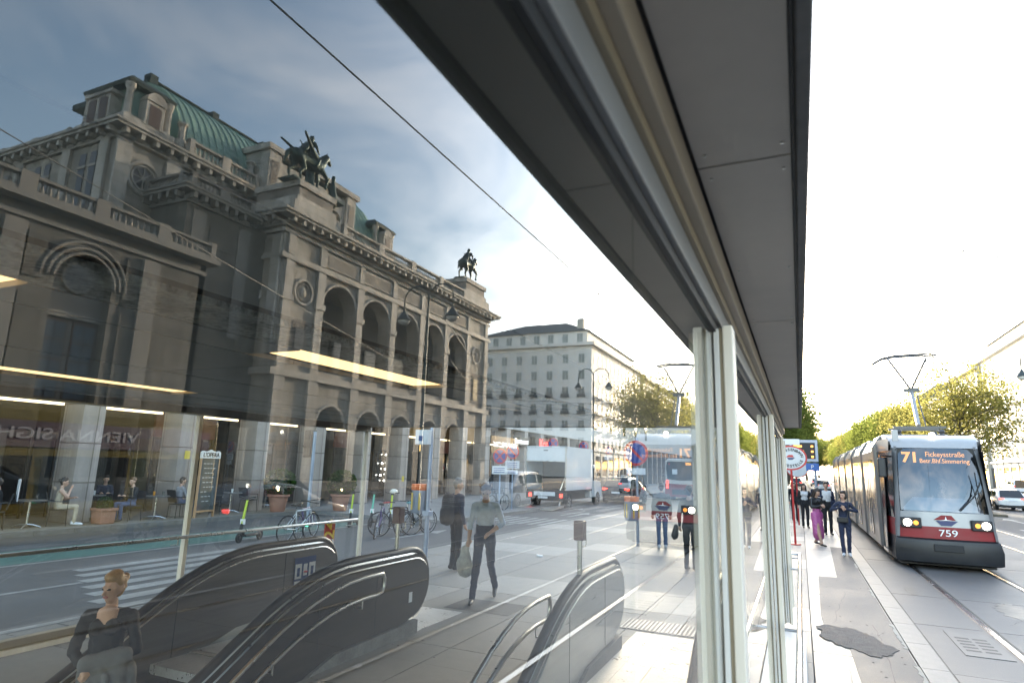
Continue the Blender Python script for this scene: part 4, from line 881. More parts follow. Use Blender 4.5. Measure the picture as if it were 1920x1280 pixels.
# ================================================================ white corner building and its neighbours along the ring
wh = mat('white_render', (0.74, 0.71, 0.66), 0.8, var=0.06, scale=1.0)
wh2 = mat('cream_render', (0.50, 0.47, 0.41), 0.8, var=0.08, scale=1.0)
frame_w = mat('window_frame_white', (0.6, 0.6, 0.58), 0.6, var=0.05)
pane_m = mat('window_pane', (0.27, 0.29, 0.27), 0.15, var=0.5, scale=0.25)
bal_m = mat('balcony_panel', (0.55, 0.53, 0.5), 0.6, var=0.08)
win_box = MB().box(-0.02, 0.06, -0.72, 0.72, 0, 2.1); win_me = win_box.mesh('window', frame_w)
pane_me = MB().box(-0.05, -0.021, -0.62, -0.05, 0.1, 2.0).mesh('pane', pane_m); pane2_me = MB().box(-0.05, -0.021, 0.05, 0.62, 0.1, 2.0).mesh('pane', pane_m)
bal_me = MB().box(-1.0, -0.03, -1.1, 1.1, -0.35, -0.15).box(-1.0, -0.94, -1.1, 1.1, -0.15, 0.75).mesh('balcony', bal_m)
juliet_me = MB().box(-0.35, -0.03, -0.95, 0.95, -0.2, -0.05).box(-0.35, -0.32, -0.95, 0.95, 0.75, 0.82).box(-0.35, -0.32, -0.95, 0.95, -0.05, 0.5).mesh('balcony', mat('balcony_iron', (0.10, 0.10, 0.10), 0.6, var=0.1))
def window(parent, x, y, z, face, balcony=None, s=1.0):
    rz = 0 if face == '-x' else R_(90)
    for me in (win_me,):
        o = link('window', me, parent); o.location = (x, y, z); o.rotation_euler = (0, 0, rz)
    for me in (pane_me, pane2_me):
        q = link('pane', me, o)
    if balcony:
        q = link('balcony', balcony, parent); q.location = (x, y, z); q.rotation_euler = (0, 0, rz)
cb = thing('corner_building', 'white six-storey corner building with balconies and grey hipped roof beyond the opera house', 'building')
BXF, CY = 39.6, 128.4
MB().box(BXF, BXF + 30, CY, CY + 46, 0, 28.5).obj('wall', wh, cb)
MB().box(BXF - 0.8, BXF + 30.5, CY - 0.8, CY + 46.3, 28.5, 29.2).obj('cornice', wh, cb); MB().box(BXF + 1.5, BXF + 28, CY + 1.5, CY + 44.5, 29.2, 32.2).obj('attic_storey', wh, cb)
MB().loft([[(BXF + 1.0, CY + 1.0, 32.2), (BXF + 28.5, CY + 1.0, 32.2), (BXF + 28.5, CY + 45, 32.2), (BXF + 1.0, CY + 45, 32.2)], [(BXF + 9, CY + 9, 36), (BXF + 20, CY + 9, 36), (BXF + 20, CY + 37, 36), (BXF + 9, CY + 37, 36)]]).obj('roof', mat('roof_slate', (0.10, 0.10, 0.095), 0.8, var=0.15), cb)
MB().box(BXF + 3, BXF + 4.4, CY + 3, CY + 4.2, 32, 35.4).obj('chimney', wh2, cb)
for j in range(6):
    z = 6.4 + j * 3.65
    for i in range(7): window(cb, BXF + 2.3 + i * 3.75, CY - 0.03, z, '-y', juliet_me if j < 4 else None)
    for i in range(13): window(cb, BXF - 0.03, CY + 2.4 + i * 3.5, z, '-x', bal_me if j in (1, 2, 3) and i % 3 != 2 else None)
for i in range(7): window(cb, BXF + 3.2 + i * 3.5, CY + 1.47, 29.6, '-y')
for i in range(9):
    MB().box(BXF - 0.12, BXF - 0.001, CY + 1.6 + i * 5.1, CY + 2.9 + i * 5.1, 0, 5.6).obj('ground_pier', wh2, cb)
    MB().box(BXF - 0.04, BXF - 0.002, CY + 2.95 + i * 5.1, CY + 6.65 + i * 5.1, 0.3, 4.6).obj('shop_window', dark_glass, cb)
MB().box(BXF - 0.4, BXF - 0.001, CY - 0.4, CY + 46, 5.6, 6.0).obj('string_course', wh, cb)
def ring_house(label, x0, y0, y1, h, m, n, floors, bal):
    t = thing('ring_house', label, 'building', group='facades along the ring road')
    MB().box(x0, x0 + 22, y0, y1, 0, h).obj('wall', m, t); MB().box(x0 - 1.0, x0 + 22, y0 - 0.2, y1 + 0.2, h, h + 0.8).obj('cornice', m, t)
    MB().prism([(x0 - 0.4, h + 0.8), (x0 + 5, h + 5), (x0 + 16, h + 5), (x0 + 21, h + 0.8)], 'y', y0, y1).obj('roof', MATS['roof_slate'], t)
    for j in range(floors):
        z = 5.6 + j * (h - 6.5) / floors
        for i in range(n): window(t, x0 - 0.03, y0 + (i + 0.5) * (y1 - y0) / n, z, '-x', bal if bal and j in (1, 3) else None)
        MB().box(x0 - 0.3, x0 - 0.001, y0, y1, z - 0.9, z - 0.55).obj('string_course', m, t)
    for i in range(n): MB().box(x0 - 0.04, x0 - 0.002, y0 + (i + 0.2) * (y1 - y0) / n, y0 + (i + 0.8) * (y1 - y0) / n, 0.3, 3.9).obj('shop_window', dark_glass, t)
    return t
ring_house('cream historic facade with heavy cornice beside the white corner building', 39.0, 175.5, 206, 27.5, wh2, 9, 5, None)
ring_house('white plain facade further down the ring road behind the trees', 39.4, 207, 245, 25.0, wh, 10, 6, bal_me)
ring_house('tall cream facade at the far end of the ring road', 38.5, 246, 300, 28.0, wh2, 12, 5, None)
ve = thing('shop_fascia', 'white lettered sign reading Vienna Welcome over a dark shopfront by the ring road', 'sign', (39.5, 84.6, 5.0))
MB().box(-0.3, 0, -4.8, 4.8, -1.2, 1.2).obj('board', blk, ve); text('VIENNA WELCOME', 1.0, mat('fascia_white', (0.8, 0.8, 0.8), 0.5, var=0, emit=1.2), ve, (-0.31, 0, 0), '-x', width=8.6, bold=0.02)
MB().box(0.0, 0.2, -4.4, -4.1, -5.0, -1.2).box(0.0, 0.2, 4.1, 4.4, -5.0, -1.2).obj('support', blk, ve)
# ================================================================ tram
silver = mat('tram_silver', (0.22, 0.222, 0.228), 0.35, 0.35, var=0.05, scale=1, coat=0.3)
beige = mat('tram_warm_grey', (0.16, 0.153, 0.145), 0.45, 0.2, var=0.08, scale=1.5, coat=0.3)
tram_red = mat('tram_red', (0.20, 0.0035, 0.006), 0.5, var=0.08, coat=0.0)
tram_blk = mat('tram_bumper', (0.010, 0.011, 0.014), 0.45, var=0.2, scale=4)
tram_roof = mat('tram_roof', (0.33, 0.33, 0.335), 0.4, 0.1, var=0.06)
wind = glass_mat('windscreen_glass', (0.38, 0.42, 0.47), 0.10)
side_gl = mat('tinted_side_glass', (0.03, 0.033, 0.036), 0.07, var=0.3, scale=0.8)
led = mat('led_amber', (0.9, 0.4, 0.08), 0.5, var=0, emit=0.45, ecol=(1.0, 0.36, 0.05))
head = mat('headlamp', (0.9, 0.9, 0.9), 0.3, var=0, emit=3.0, ecol=(1.0, 0.93, 0.78))
amber = mat('indicator', (0.7, 0.22, 0.03), 0.3, var=0, emit=0.25, ecol=(1, 0.35, 0.05))
tr = thing('tram', 'silver and red low-floor tram number 759 showing route 71, arriving at the platform', 'tram', (3.06, 17.95, 0))
W = 1.13
# front fascia: rings of (x, y, z); leaning windscreen, rounded in plan
def fr(z, y, hw, back=1.15, n=7):
    pts = []
    for i in range(n):
        t = -1 + 2 * i / (n - 1); pts.append((hw * t, y + 0.16 * abs(t) ** 3, z))
    return pts
def strip(name, rows, m, parent=tr, smooth=True):
    mb = MB(); n = len(rows[0]); i0 = 0
    for r in rows: mb.v += r
    for a in range(len(rows) - 1):
        for k in range(n - 1): mb.f.append((a * n + k, a * n + k + 1, (a + 1) * n + k + 1, (a + 1) * n + k))
    return mb.obj(name, m, parent, smooth=smooth)
strip('bumper', [fr(0.12, 0.10, 1.0), fr(0.16, 0.0, 1.06), fr(0.45, -0.06, 1.07), fr(0.66, -0.02, 1.03), fr(0.70, 0.05, 1.0)], tram_blk)
MB().box(-0.30, 0.28, -0.085, -0.03, 0.42, 0.58).obj('coupler_hatch', mat('hatch_black', (0.008, 0.008, 0.01), 0.6, var=0), tr, bevel=0.01)
strip('red_band', [fr(0.70, 0.02, 0.985), fr(0.97, 0.04, 0.965)], tram_red)
strip('nose_panel', [fr(0.97, 0.04, 0.965), fr(1.30, 0.075, 0.94)], silver)
strip('windscreen', [fr(1.32, 0.09, 0.90), fr(1.8, 0.17, 0.885), fr(2.3, 0.30, 0.86), fr(2.82, 0.47, 0.82)], wind)
strip('brow', [fr(2.82, 0.46, 0.90), fr(2.98, 0.56, 0.92), fr(3.10, 0.80, 0.95), fr(3.17, 1.3, 1.0)], tram_roof)
for s_ in (-1, 1):
    MB().loft([[(s_ * 1.0, 0.17, 0.70), (s_ * 0.945, 0.13, 0.70), (s_ * 0.96, 0.25, 0.70), (s_ * 1.02, 0.28, 0.70)], [(s_ * 0.955, 0.24, 1.32), (s_ * 0.885, 0.20, 1.32), (s_ * 0.91, 0.34, 1.32), (s_ * 0.985, 0.34, 1.32)], [(s_ * 0.91, 0.46, 2.3), (s_ * 0.845, 0.40, 2.3), (s_ * 0.87, 0.56, 2.3), (s_ * 0.945, 0.56, 2.3)], [(s_ * 0.88, 0.64, 2.86), (s_ * 0.80, 0.58, 2.86), (s_ * 0.83, 0.74, 2.86), (s_ * 0.92, 0.74, 2.86)]]).obj('corner_pillar', silver, tr, smooth=True)
    # cab side: lower dark red panel, door glass
    def sd(y, z): # plan taper to full width
        return s_ * min(W - 0.02, 0.985 + (y - 0.25) * 0.16 - max(0, z - 1.3) * 0.045)
    def side(y0, y1, z0, z1, m, nm, out=0.0):
        MB().quad((sd(y0, z0) + s_ * out, y0, z0), (sd(y1, z0) + s_ * out, y1, z0), (sd(y1, z1) + s_ * out, y1, z1), (sd(y0, z1) + s_ * out, y0, z1)).obj(nm, m, tr)
    side(0.26, 2.0, 0.15, 0.70, tram_blk, 'skirt'); side(0.26, 2.0, 0.70, 1.12, tram_red, 'side_red_panel')
    side(0.34, 2.0, 1.12, 2.75, side_gl, 'cab_side_glass'); side(0.62, 2.0, 2.75, 3.05, silver, 'roof_edge')
    side(1.05, 1.85, 0.32, 2.6, side_gl, 'cab_door', 0.012); side(1.43, 1.46, 0.32, 2.6, dark, 'door_seam', 0.016); side(1.0, 1.06, 0.3, 2.65, tram_blk, 'door_frame', 0.015)
    side(1.0, 1.9, 0.22, 0.30, steel, 'door_sill', 0.02)
    hl = MB().box(-0.21, 0.21, -0.02, 0.08, -0.12, 0.12).obj('headlight', tram_blk, tr, bevel=0.02); hl.location = (s_ * 0.70, 0.06, 1.04); hl.rotation_euler = (0, 0, s_ * R_(10))
    q = MB().lathe([(0.0, 0), (0.075, 0.0), (0.085, 0.01), (0.085, 0.03)], n=16).obj('lamp', head, hl, smooth=True); q.rotation_euler = (R_(90), 0, 0); q.location = (-s_ * -0.07 if s_ > 0 else -0.07, -0.012, 0)
    q2 = MB().lathe([(0.0, 0), (0.05, 0.0), (0.055, 0.02)], n=14).obj('indicator', amber, hl, smooth=True); q2.rotation_euler = (R_(90), 0, 0); q2.location = (-s_ * 0.10, -0.014, 0)
MB().tube([(-0.95, 0.62, 2.6), (-1.18, 0.5, 2.62), (-1.18, 0.45, 2.5)], 0.025, 6).obj('mirror_arm', tram_blk, tr); MB().box(-1.26, -1.08, 0.38, 0.52, 2.08, 2.55).obj('side_mirror', tram_blk, tr, bevel=0.03)
MB().prism([(0.75, 3.0), (1.2, 3.17), (2.0, 3.2), (2.0, 3.02), (0.8, 2.9)], 'x', -0.97, 0.97).obj('cab_roof', tram_roof, tr)
MB().lathe([(0.05, 0), (0.07, 0.05), (0.06, 0.14), (0.0, 0.16)], (0.02, 0.78, 3.06), 10).obj('roof_lamp', head, tr); MB().box(-0.86, -0.72, 0.7, 0.78, 2.98, 3.28).obj('antenna_box', tram_roof, tr, bevel=0.01)
# cab inside
MB().box(-1.0, 1.0, 1.9, 1.95, 0.4, 2.95).obj('cab_partition', mat('cab_dark', (0.03, 0.035, 0.05), 0.7, var=0.1), tr)
MB().box(-1.0, 1.0, 0.3, 1.9, 0.38, 0.42).obj('cab_floor', MATS['cab_dark'], tr)
MB().loft([[(-0.8, 0.28, 1.25), (0.8, 0.28, 1.25), (0.8, 0.30, 1.38), (-0.8, 0.30, 1.38)], [(-0.62, 0.72, 1.25), (0.62, 0.72, 1.25), (0.52, 0.75, 1.62), (-0.52, 0.75, 1.62)]]).obj('dashboard', mat('dash_grey', (0.4, 0.41, 0.43), 0.6, var=0.05), tr)
MB().box(-0.84, 0.84, 0.56, 0.60, 2.42, 2.80).obj('destination_display', dark, tr)
text('71', 0.34, led, tr, (-0.53, 0.548, 2.58), '-y', width=0.30, bold=0.012)
text('Fickeysstraße', 0.17, led, tr, (0.20, 0.55, 2.665), '-y', width=0.80, bold=0.0); text('Betr.Bhf.Simmering', 0.15, led, tr, (0.18, 0.55, 2.505), '-y', width=1.02, bold=0.0)
text('759', 0.21, mat('tram_white', (0.8, 0.8, 0.8), 0.5, var=0), tr, (0.02, 0.008, 0.83), '-y', width=0.36)
# emblem: red chevron over blue chevron with a white star bar
lg = MB().prism([(-0.24, 1.13), (0.2, 1.13), (0.12, 1.24), (-0.08, 1.24)], 'y', 0.035, 0.045).obj('emblem_red', tram_red, tr)
MB().prism([(-0.2, 1.115), (0.24, 1.115), (0.1, 1.0), (-0.1, 1.0)], 'y', 0.028, 0.038).obj('emblem_blue', mat('emblem_blue', (0.03, 0.04, 0.12), 0.4, var=0), tr)
MB().prism([(-0.14, 1.115), (0.14, 1.13), (0.02, 1.14), (0.0, 1.22), (-0.02, 1.14)], 'y', 0.020, 0.027).obj('emblem_star', MATS['tram_white'], tr)
MB().tube([(0.32, 0.06, 1.36), (0.62, 0.10, 1.70), (0.78, 0.12, 2.05)], 0.016, 6).obj('wiper', dark, tr); MB().tube([(0.30, 0.055, 1.38), (0.70, 0.11, 1.78)], 0.010, 6).obj('wiper', dark, tr); MB().tube([(0.74, 0.13, 1.35), (0.70, 0.22, 2.25)], 0.012, 6).obj('wiper_blade', dark, tr)
# body modules with portals between
mods = [(2.02, 2.55), (6.1, 6.55), (10.4, 10.85), (14.9, 15.35), (20.2, 20.65), (25.5, 25.9)]
for i, (a, b) in enumerate(mods):
    MB().prism([(-W - 0.05, 0.25), (-W - 0.06, 2.9), (-W + 0.12, 3.2), (W - 0.12, 3.2), (W + 0.06, 2.9), (W + 0.05, 0.25)], 'y', a, b).obj('portal_frame', beige, tr, bevel=0.05)
    MB().box(-W + 0.08, W - 0.08, b, b + 0.30, 0.3, 3.1).obj('bellows', dark, tr)
    if i + 1 < len(mods):
        c = b + 0.3; d = mods[i + 1][0]
        MB().prism([(-W, 0.22), (-W - 0.01, 2.8), (-W + 0.16, 3.12), (W - 0.16, 3.12), (W + 0.01, 2.8), (W, 0.22)], 'y', c, d - 0.002).obj('body_module', beige, tr, bevel=0.03)
        for s_ in (-1, 1):
            n = 3
            for k in range(n):
                ya, yb = c + (d - c) * k / n + 0.06, c + (d - c) * (k + 1) / n - 0.06
                MB().box(min(s_ * (W + 0.011), s_ * (W + 0.018)), max(s_ * (W + 0.011), s_ * (W + 0.018)), ya, yb, 0.42 if k == 1 else 1.15, 2.55).obj('door_glass' if k == 1 else 'side_window', mat('side_bright_glass', (0.07, 0.066, 0.06), 0.1, 0.2, var=0.2, scale=0.6), tr)
                if k == 1: MB().box(min(s_ * (W + 0.019), s_ * (W + 0.023)), max(s_ * (W + 0.019), s_ * (W + 0.023)), (ya + yb) / 2 - 0.02, (ya + yb) / 2 + 0.02, 0.42, 2.55).obj('door_seam', dark, tr)
        MB().box(-0.8, 0.8, c + 0.3, d - 0.3, 3.121, 3.30).obj('roof_unit', tram_roof, tr, bevel=0.03)
    MB().box(-0.9, 0.9, a - 0.5, b + 0.6, 0.05, 0.28).obj('bogie', dark, tr)
MB().box(-0.95, 0.95, 0.35, 1.9, 0.06, 0.15).obj('underframe', dark, tr)
# pantograph
pm = mat('pantograph', (0.10, 0.10, 0.10), 0.5, 0.5, var=0.1)
MB().box(-0.62, 0.62, 2.3, 2.36, 3.42, 3.48).box(-0.62, 0.62, 3.3, 3.36, 3.42, 3.48).obj('pantograph_base', pm, tr)
for x in (-0.5, 0.5):
    for y in (2.33, 3.33): MB().lathe([(0.06, 0), (0.09, 0.05), (0.05, 0.09), (0.09, 0.14), (0.05, 0.2)], (x, y, 3.2), 8).obj('insulator', pm, tr)
MB().tube([(0.0, 2.4, 3.5), (0.08, 3.6, 4.62)], 0.055, 8).obj('lower_arm', mat('arm_grey', (0.35, 0.34, 0.33), 0.4, 0.6, var=0.1), tr); MB().tube([(0.18, 2.45, 3.5), (0.2, 3.5, 4.5)], 0.018, 6).obj('tie_rod', pm, tr)
MB().box(-0.12, 0.28, 3.52, 3.68, 4.58, 4.68).obj('knuckle', pm, tr)
for x in (-0.55, 0.38): MB().tube([(0.08, 3.6, 4.64), (x, 2.65, 5.42)], 0.034, 6).obj('upper_arm', MATS['arm_grey'], tr)
for y in (2.5, 2.8):
    MB().tube([(-0.98, y, 5.28), (-0.72, y, 5.44), (-0.4, y, 5.5), (0.3, y, 5.52), (0.62, y, 5.47)], 0.028, 6).obj('collector_shoe', pm, tr)
# ================================================================ cars
chrome = mat('chrome', (0.7, 0.7, 0.72), 0.12, 1.0, var=0)
tyre_m = mat('tyre', (0.016, 0.016, 0.017), 0.8, var=0.1); rim_m = mat('rim', (0.4, 0.4, 0.41), 0.3, 0.9, var=0.05)
tail_m = mat('tail_light', (0.5, 0.02, 0.015), 0.3, var=0, emit=0.9, ecol=(1, 0.05, 0.03)); plate_m = mat('number_plate', (0.6, 0.62, 0.65), 0.5, var=0.05)
car_gl = mat('car_glass', (0.022, 0.026, 0.03), 0.05, var=0)
def wheel(parent, x, y, r, w_=0.2):
    prof = [(r * 0.62, -w_ / 2), (r * 0.96, -w_ / 2), (r, -w_ * 0.3), (r, w_ * 0.3), (r * 0.96, w_ / 2), (r * 0.62, w_ / 2)]
    t = MB().loft([[(zz, rr * math.cos(2 * math.pi * k / 22), rr * math.sin(2 * math.pi * k / 22)) for k in range(22)] for rr, zz in prof], cap=False).obj('tyre', tyre_m, None, smooth=True)
    wv = MB(); wv.loft([[(zz, rr * math.cos(2 * math.pi * k / 22), rr * math.sin(2 * math.pi * k / 22)) for k in range(22)] for rr, zz in ((r * 0.64, -w_ * 0.4), (r * 0.64, w_ * 0.4))])
    rim = wv.obj('wheel', rim_m, parent, smooth=True); rim.location = (x, y, r); t.parent = rim
    for k in range(5):
        a = 2 * math.pi * k / 5; sp = MB().tube([(math.copysign(w_ * 0.42, x), 0.1 * math.cos(a), 0.1 * math.sin(a)), (math.copysign(w_ * 0.42, x), r * 0.55 * math.cos(a), r * 0.55 * math.sin(a))], 0.03, 5).obj('spoke', dark, rim)
    return rim
def car(label, loc, rz, paint_, L=4.4, Wd=1.82, Hh=1.47, kind='hatch', group=None):
    """nose towards +y"""
    t = thing('car' if kind != 'van' else 'van', label, 'car' if kind != 'van' else 'van', loc, rz, group); hw = Wd / 2; r = 0.33 if Hh < 1.6 else 0.37; zb = 0.24; belt = Hh * 0.60
    # stations: y, belt z, roof z, half width
    if kind == 'van': st = [(-L / 2, 0.9, 0.95, .9), (-L / 2 + 0.08, belt, Hh * 0.96, .96), (-L * 0.3, belt, Hh, 1), (L * 0.12, belt, Hh * 0.98, 1), (L * 0.24, belt, Hh * 0.93, 1), (L * 0.37, belt * 0.97, belt * 1.0, .99), (L * 0.46, belt * 0.86, belt * 0.87, .95), (L / 2, 0.62, 0.64, .84)]
    elif kind == 'suv': st = [(-L / 2, 0.85, 0.9, .86), (-L / 2 + 0.1, belt, belt * 1.05, .93), (-L * 0.37, belt * 1.02, Hh * 0.93, .98), (-L * 0.12, belt, Hh, 1), (L * 0.05, belt, Hh * 0.985, 1), (L * 0.22, belt * 0.96, belt * 1.0, 1), (L * 0.42, belt * 0.88, belt * 0.89, .96), (L / 2, 0.6, 0.62, .82)]
    else: st = [(-L / 2, 0.75, 0.78, .86), (-L / 2 + 0.08, belt * 0.98, belt * 1.02, .93), (-L * 0.36, belt * 1.02, Hh * 0.92, .98), (-L * 0.12, belt, Hh, 1), (L * 0.06, belt * 0.98, Hh * 0.97, 1), (L * 0.25, belt * 0.95, belt * 0.97, 1), (L * 0.42, belt * 0.86, belt * 0.87, .96), (L / 2, 0.55, 0.57, .82)]
    rings = []
    for (y, bz, rz_, k) in st:
        ww = hw * k; up = max(0.0, rz_ - bz); tw = ww * (0.97 - 0.16 * min(1, up / 0.5))
        rings.append([(-ww * .9, y, zb), (-ww, y, zb + .18), (-ww, y, bz - .12), (-ww * .97, y, bz), (-tw, y, bz + up * .86 + .001), (-tw * .86, y, rz_ + .002), (tw * .86, y, rz_ + .002), (tw, y, bz + up * .86 + .001), (ww * .97, y, bz), (ww, y, bz - .12), (ww, y, zb + .18), (ww * .9, y, zb)])
    b = MB().loft(rings).obj('body', paint_, t, smooth=True); b.modifiers.new('sub', 'SUBSURF').levels = 2; b.modifiers['sub'].render_levels = 2
    for e in b.data.edges: pass
    # glazing slightly proud of the shell
    def P(i, j, f=1.012):
        p = rings[i][j]; return (p[0] * f, p[1], p[2])
    cab = [i for i in range(len(st)) if st[i][2] - st[i][1] > 0.25]
    for s_, (lo, hi) in ((-1, (3, 4)), (1, (8, 7))):
        for a_i, b_i in zip(cab[:-1], cab[1:]):
            def lerp(p, q, k): return tuple(p[m] + (q[m] - p[m]) * k for m in range(3))
            l0, l1, h0, h1 = P(a_i, lo), P(b_i, lo), P(a_i, hi), P(b_i, hi)
            MB().quad(lerp(lerp(l0, h0, .14), lerp(l1, h1, .14), .06), lerp(lerp(l0, h0, .14), lerp(l1, h1, .14), .94), lerp(lerp(l0, h0, .86), lerp(l1, h1, .86), .92), lerp(lerp(l0, h0, .86), lerp(l1, h1, .86), .1)).obj('side_window', car_gl, t)
    c0, c1 = cab[-1], cab[-1] + 1
    def scr(i0, i1, nm, off):
        p = [P(i0, 5, .93), P(i0, 6, .93), P(i1, 8, .86), P(i1, 3, .86)]; q = [(a[0], a[1] + off, a[2] + 0.035) for a in p]
        MB().quad(*[tuple(Vector(q[k]) * 1.0) for k in range(4)]).obj(nm, car_gl, t)
    scr(c0, c1, 'windscreen', 0.02); scr(cab[0], cab[0] - 1, 'rear_window', -0.03)
    for x in (-1, 1):
        for y in (-L * 0.30, L * 0.31): wheel(t, x * (hw - 0.08), y, r)
        MB().box(x * hw * 0.62 - 0.17, x * hw * 0.62 + 0.17, L / 2 - 0.14, L / 2 - 0.05, 0.60, 0.74).obj('headlight', head if kind == 'lit' else plate_m, t, bevel=0.03)
        MB().box(x * hw * 0.70 - 0.16, x * hw * 0.70 + 0.16, -L / 2 + 0.02, -L / 2 + 0.10, belt * 0.82, belt * 0.95).obj('tail_light', tail_m, t, bevel=0.02)
        MB().box(x * (hw + 0.1) - 0.09, x * (hw + 0.1) + 0.09, L * 0.16, L * 0.2, belt - 0.02, belt + 0.12).obj('wing_mirror', dark, t, bevel=0.02)
    MB().box(-0.26, 0.26, -L / 2 - 0.012, -L / 2 + 0.03, 0.62, 0.74).obj('number_plate', plate_m, t)
    MB().box(-hw * 0.85, hw * 0.85, -L / 2 + 0.01, L / 2 - 0.03, 0.2, 0.42).obj('sill', dark, t, bevel=0.05)
    return t
white_p = mat('white_car_paint', (0.68, 0.69, 0.70), 0.3, var=0.03, coat=0.8); black_p = mat('black_car_paint', (0.012, 0.013, 0.016), 0.25, var=0.03, coat=0.9); grey_p = mat('grey_car_paint', (0.12, 0.13, 0.14), 0.3, 0.4, var=0.03, coat=0.8)
car('black sport utility car with red tail lights driving ahead of the white box lorry', (-10.35, 40.5, -0.03), 0, black_p, 4.7, 1.95, 1.66, 'suv')
car('white hatchback on the ring road beside the arriving tram', (13.6, 58, -0.03), 0, white_p, 4.4, 1.82, 1.5)
car('white delivery van on the ring road mirrored beside the box lorry', (13.8, 31.5, -0.03), R_(180), white_p, 4.6, 1.9, 1.9, 'van')
car('black estate car with chrome window trim on the ring road near the tour bus', (13.4, 14.0, -0.03), 0, black_p, 4.8, 1.88, 1.5, 'suv')
car('white car waiting on the lane beyond the platform queue', (2.6, 92, -0.03), 0, white_p, 4.5, 1.85, 1.5)
car('grey hatchback far along the lane under the trees', (-0.6, 112, -0.03), 0, grey_p, 4.2, 1.8, 1.5)
car('white saloon farthest along the lane under the trees', (2.6, 128, -0.03), 0, white_p, 4.4, 1.82, 1.48)
car('white minibus van parked before the ring road shops', (31.8, 128, -0.03), 0, white_p, 5.2, 2.0, 2.2, 'van')
# white box lorry with open roller door and tail lift
lo = thing('box_lorry', 'white box lorry with half open rear shutter and lowered tail lift', 'lorry', (-12.0, 30.6, -0.03), R_(0))
lw = mat('lorry_white', (0.55, 0.56, 0.58), 0.4, var=0.06, coat=0.3); li = mat('lorry_inside', (0.02, 0.018, 0.017), 0.8, var=0.3, scale=2)
bw_, bl, z0, z1 = 1.12, 4.6, 0.95, 3.15
MB().box(bw_ - 0.05, bw_, 0, bl, z0, z1).obj('box_side', lw, lo); MB().box(-bw_, -bw_ + 0.05, 0, bl, z0, z1).obj('box_side', lw, lo)
MB().box(-bw_ + 0.05, bw_ - 0.05, 0, bl, z1 - 0.05, z1 + 0.03).obj('box_roof', lw, lo); MB().box(-bw_ + 0.05, bw_ - 0.05, bl - 0.05, bl, z0, z1 - 0.05).obj('box_front', lw, lo)
MB().box(-bw_ + 0.05, bw_ - 0.05, 0.02, bl - 0.05, z0 - 0.1, z0).obj('load_floor', li, lo); MB().box(-bw_ + 0.05, bw_ - 0.05, 2.2, 2.25, z0, z1 - 0.05).obj('cargo_curtain', li, lo)
MB().box(-bw_ + 0.03, bw_ - 0.03, -0.03, 0.03, 2.42, z1 - 0.06).obj('roller_shutter', lw, lo); MB().box(-0.12, 0.12, -0.05, -0.03, 2.93, 2.98).obj('shutter_handle', dark, lo)
MB().box(-bw_ - 0.01, bw_ + 0.01, -0.04, 0.0, 2.38, 2.42).box(-bw_ - 0.01, -bw_ + 0.06, -0.04, 0.0, z0, z1).box(bw_ - 0.06, bw_ + 0.01, -0.04, 0.0, z0, z1).obj('rear_frame', steel, lo)
MB().box(-bw_ + 0.05, bw_ - 0.05, -0.05, 0.3, 0.52, 0.84).obj('rear_beam', tram_blk, lo); MB().box(-0.62, 0.55, -0.07, -0.052, 0.66, 0.86).obj('rear_sign', plate_m, lo); MB().box(-0.38, 0.14, -0.08, -0.06, 0.52, 0.63).obj('number_plate', plate_m, lo)
for x in (-0.9, 0.8): MB().box(x, x + 0.16, -0.075, -0.051, 0.60, 0.78).obj('tail_light', tail_m, lo)
MB().loft([[(-1.05, -1.7, 0.05), (1.05, -1.7, 0.05), (1.05, -1.7, 0.08), (-1.05, -1.7, 0.08)], [(-1.05, -0.1, 0.12), (1.05, -0.1, 0.12), (1.05, -0.1, 0.2), (-1.05, -0.1, 0.2)]]).obj('tail_lift', steel, lo)
for x in (-0.8, 0.8): MB().tube([(x, 0.1, 0.5), (x, -0.15, 0.16)], 0.04, 6).obj('lift_arm', steel, lo)
MB().tube([(0.75, 0.15, z0), (0.95, 0.3, 1.6)], 0.03, 6).obj('sack_truck', steel, lo)
MB().prism([(bl + 0.15, 0.45), (bl + 0.15, 2.3), (bl + 0.9, 2.32), (bl + 1.45, 1.55), (bl + 2.1, 1.25), (bl + 2.2, 0.45)], 'x', -0.98, 0.98).obj('cab', lw, lo, bevel=0.06)
for x in (-1, 1):
    MB().prism([(bl + 0.35, 1.4), (bl + 0.35, 2.12), (bl + 0.85, 2.12), (bl + 1.3, 1.45)], 'x', min(x * 0.985, x * 0.992), max(x * 0.985, x * 0.992)).obj('cab_window', car_gl, lo)
    for y in (0.9, bl + 1.35): wheel(lo, x * 0.88, y, 0.38, 0.26)
    MB().box(min(x * 1.02, x * 1.25), max(x * 1.02, x * 1.25), bl + 1.2, bl + 1.3, 1.4, 1.85).obj('wing_mirror', dark, lo)
MB().box(-0.6, 0.6, 0.3, bl + 1.2, 0.4, 0.84).obj('chassis', dark, lo)
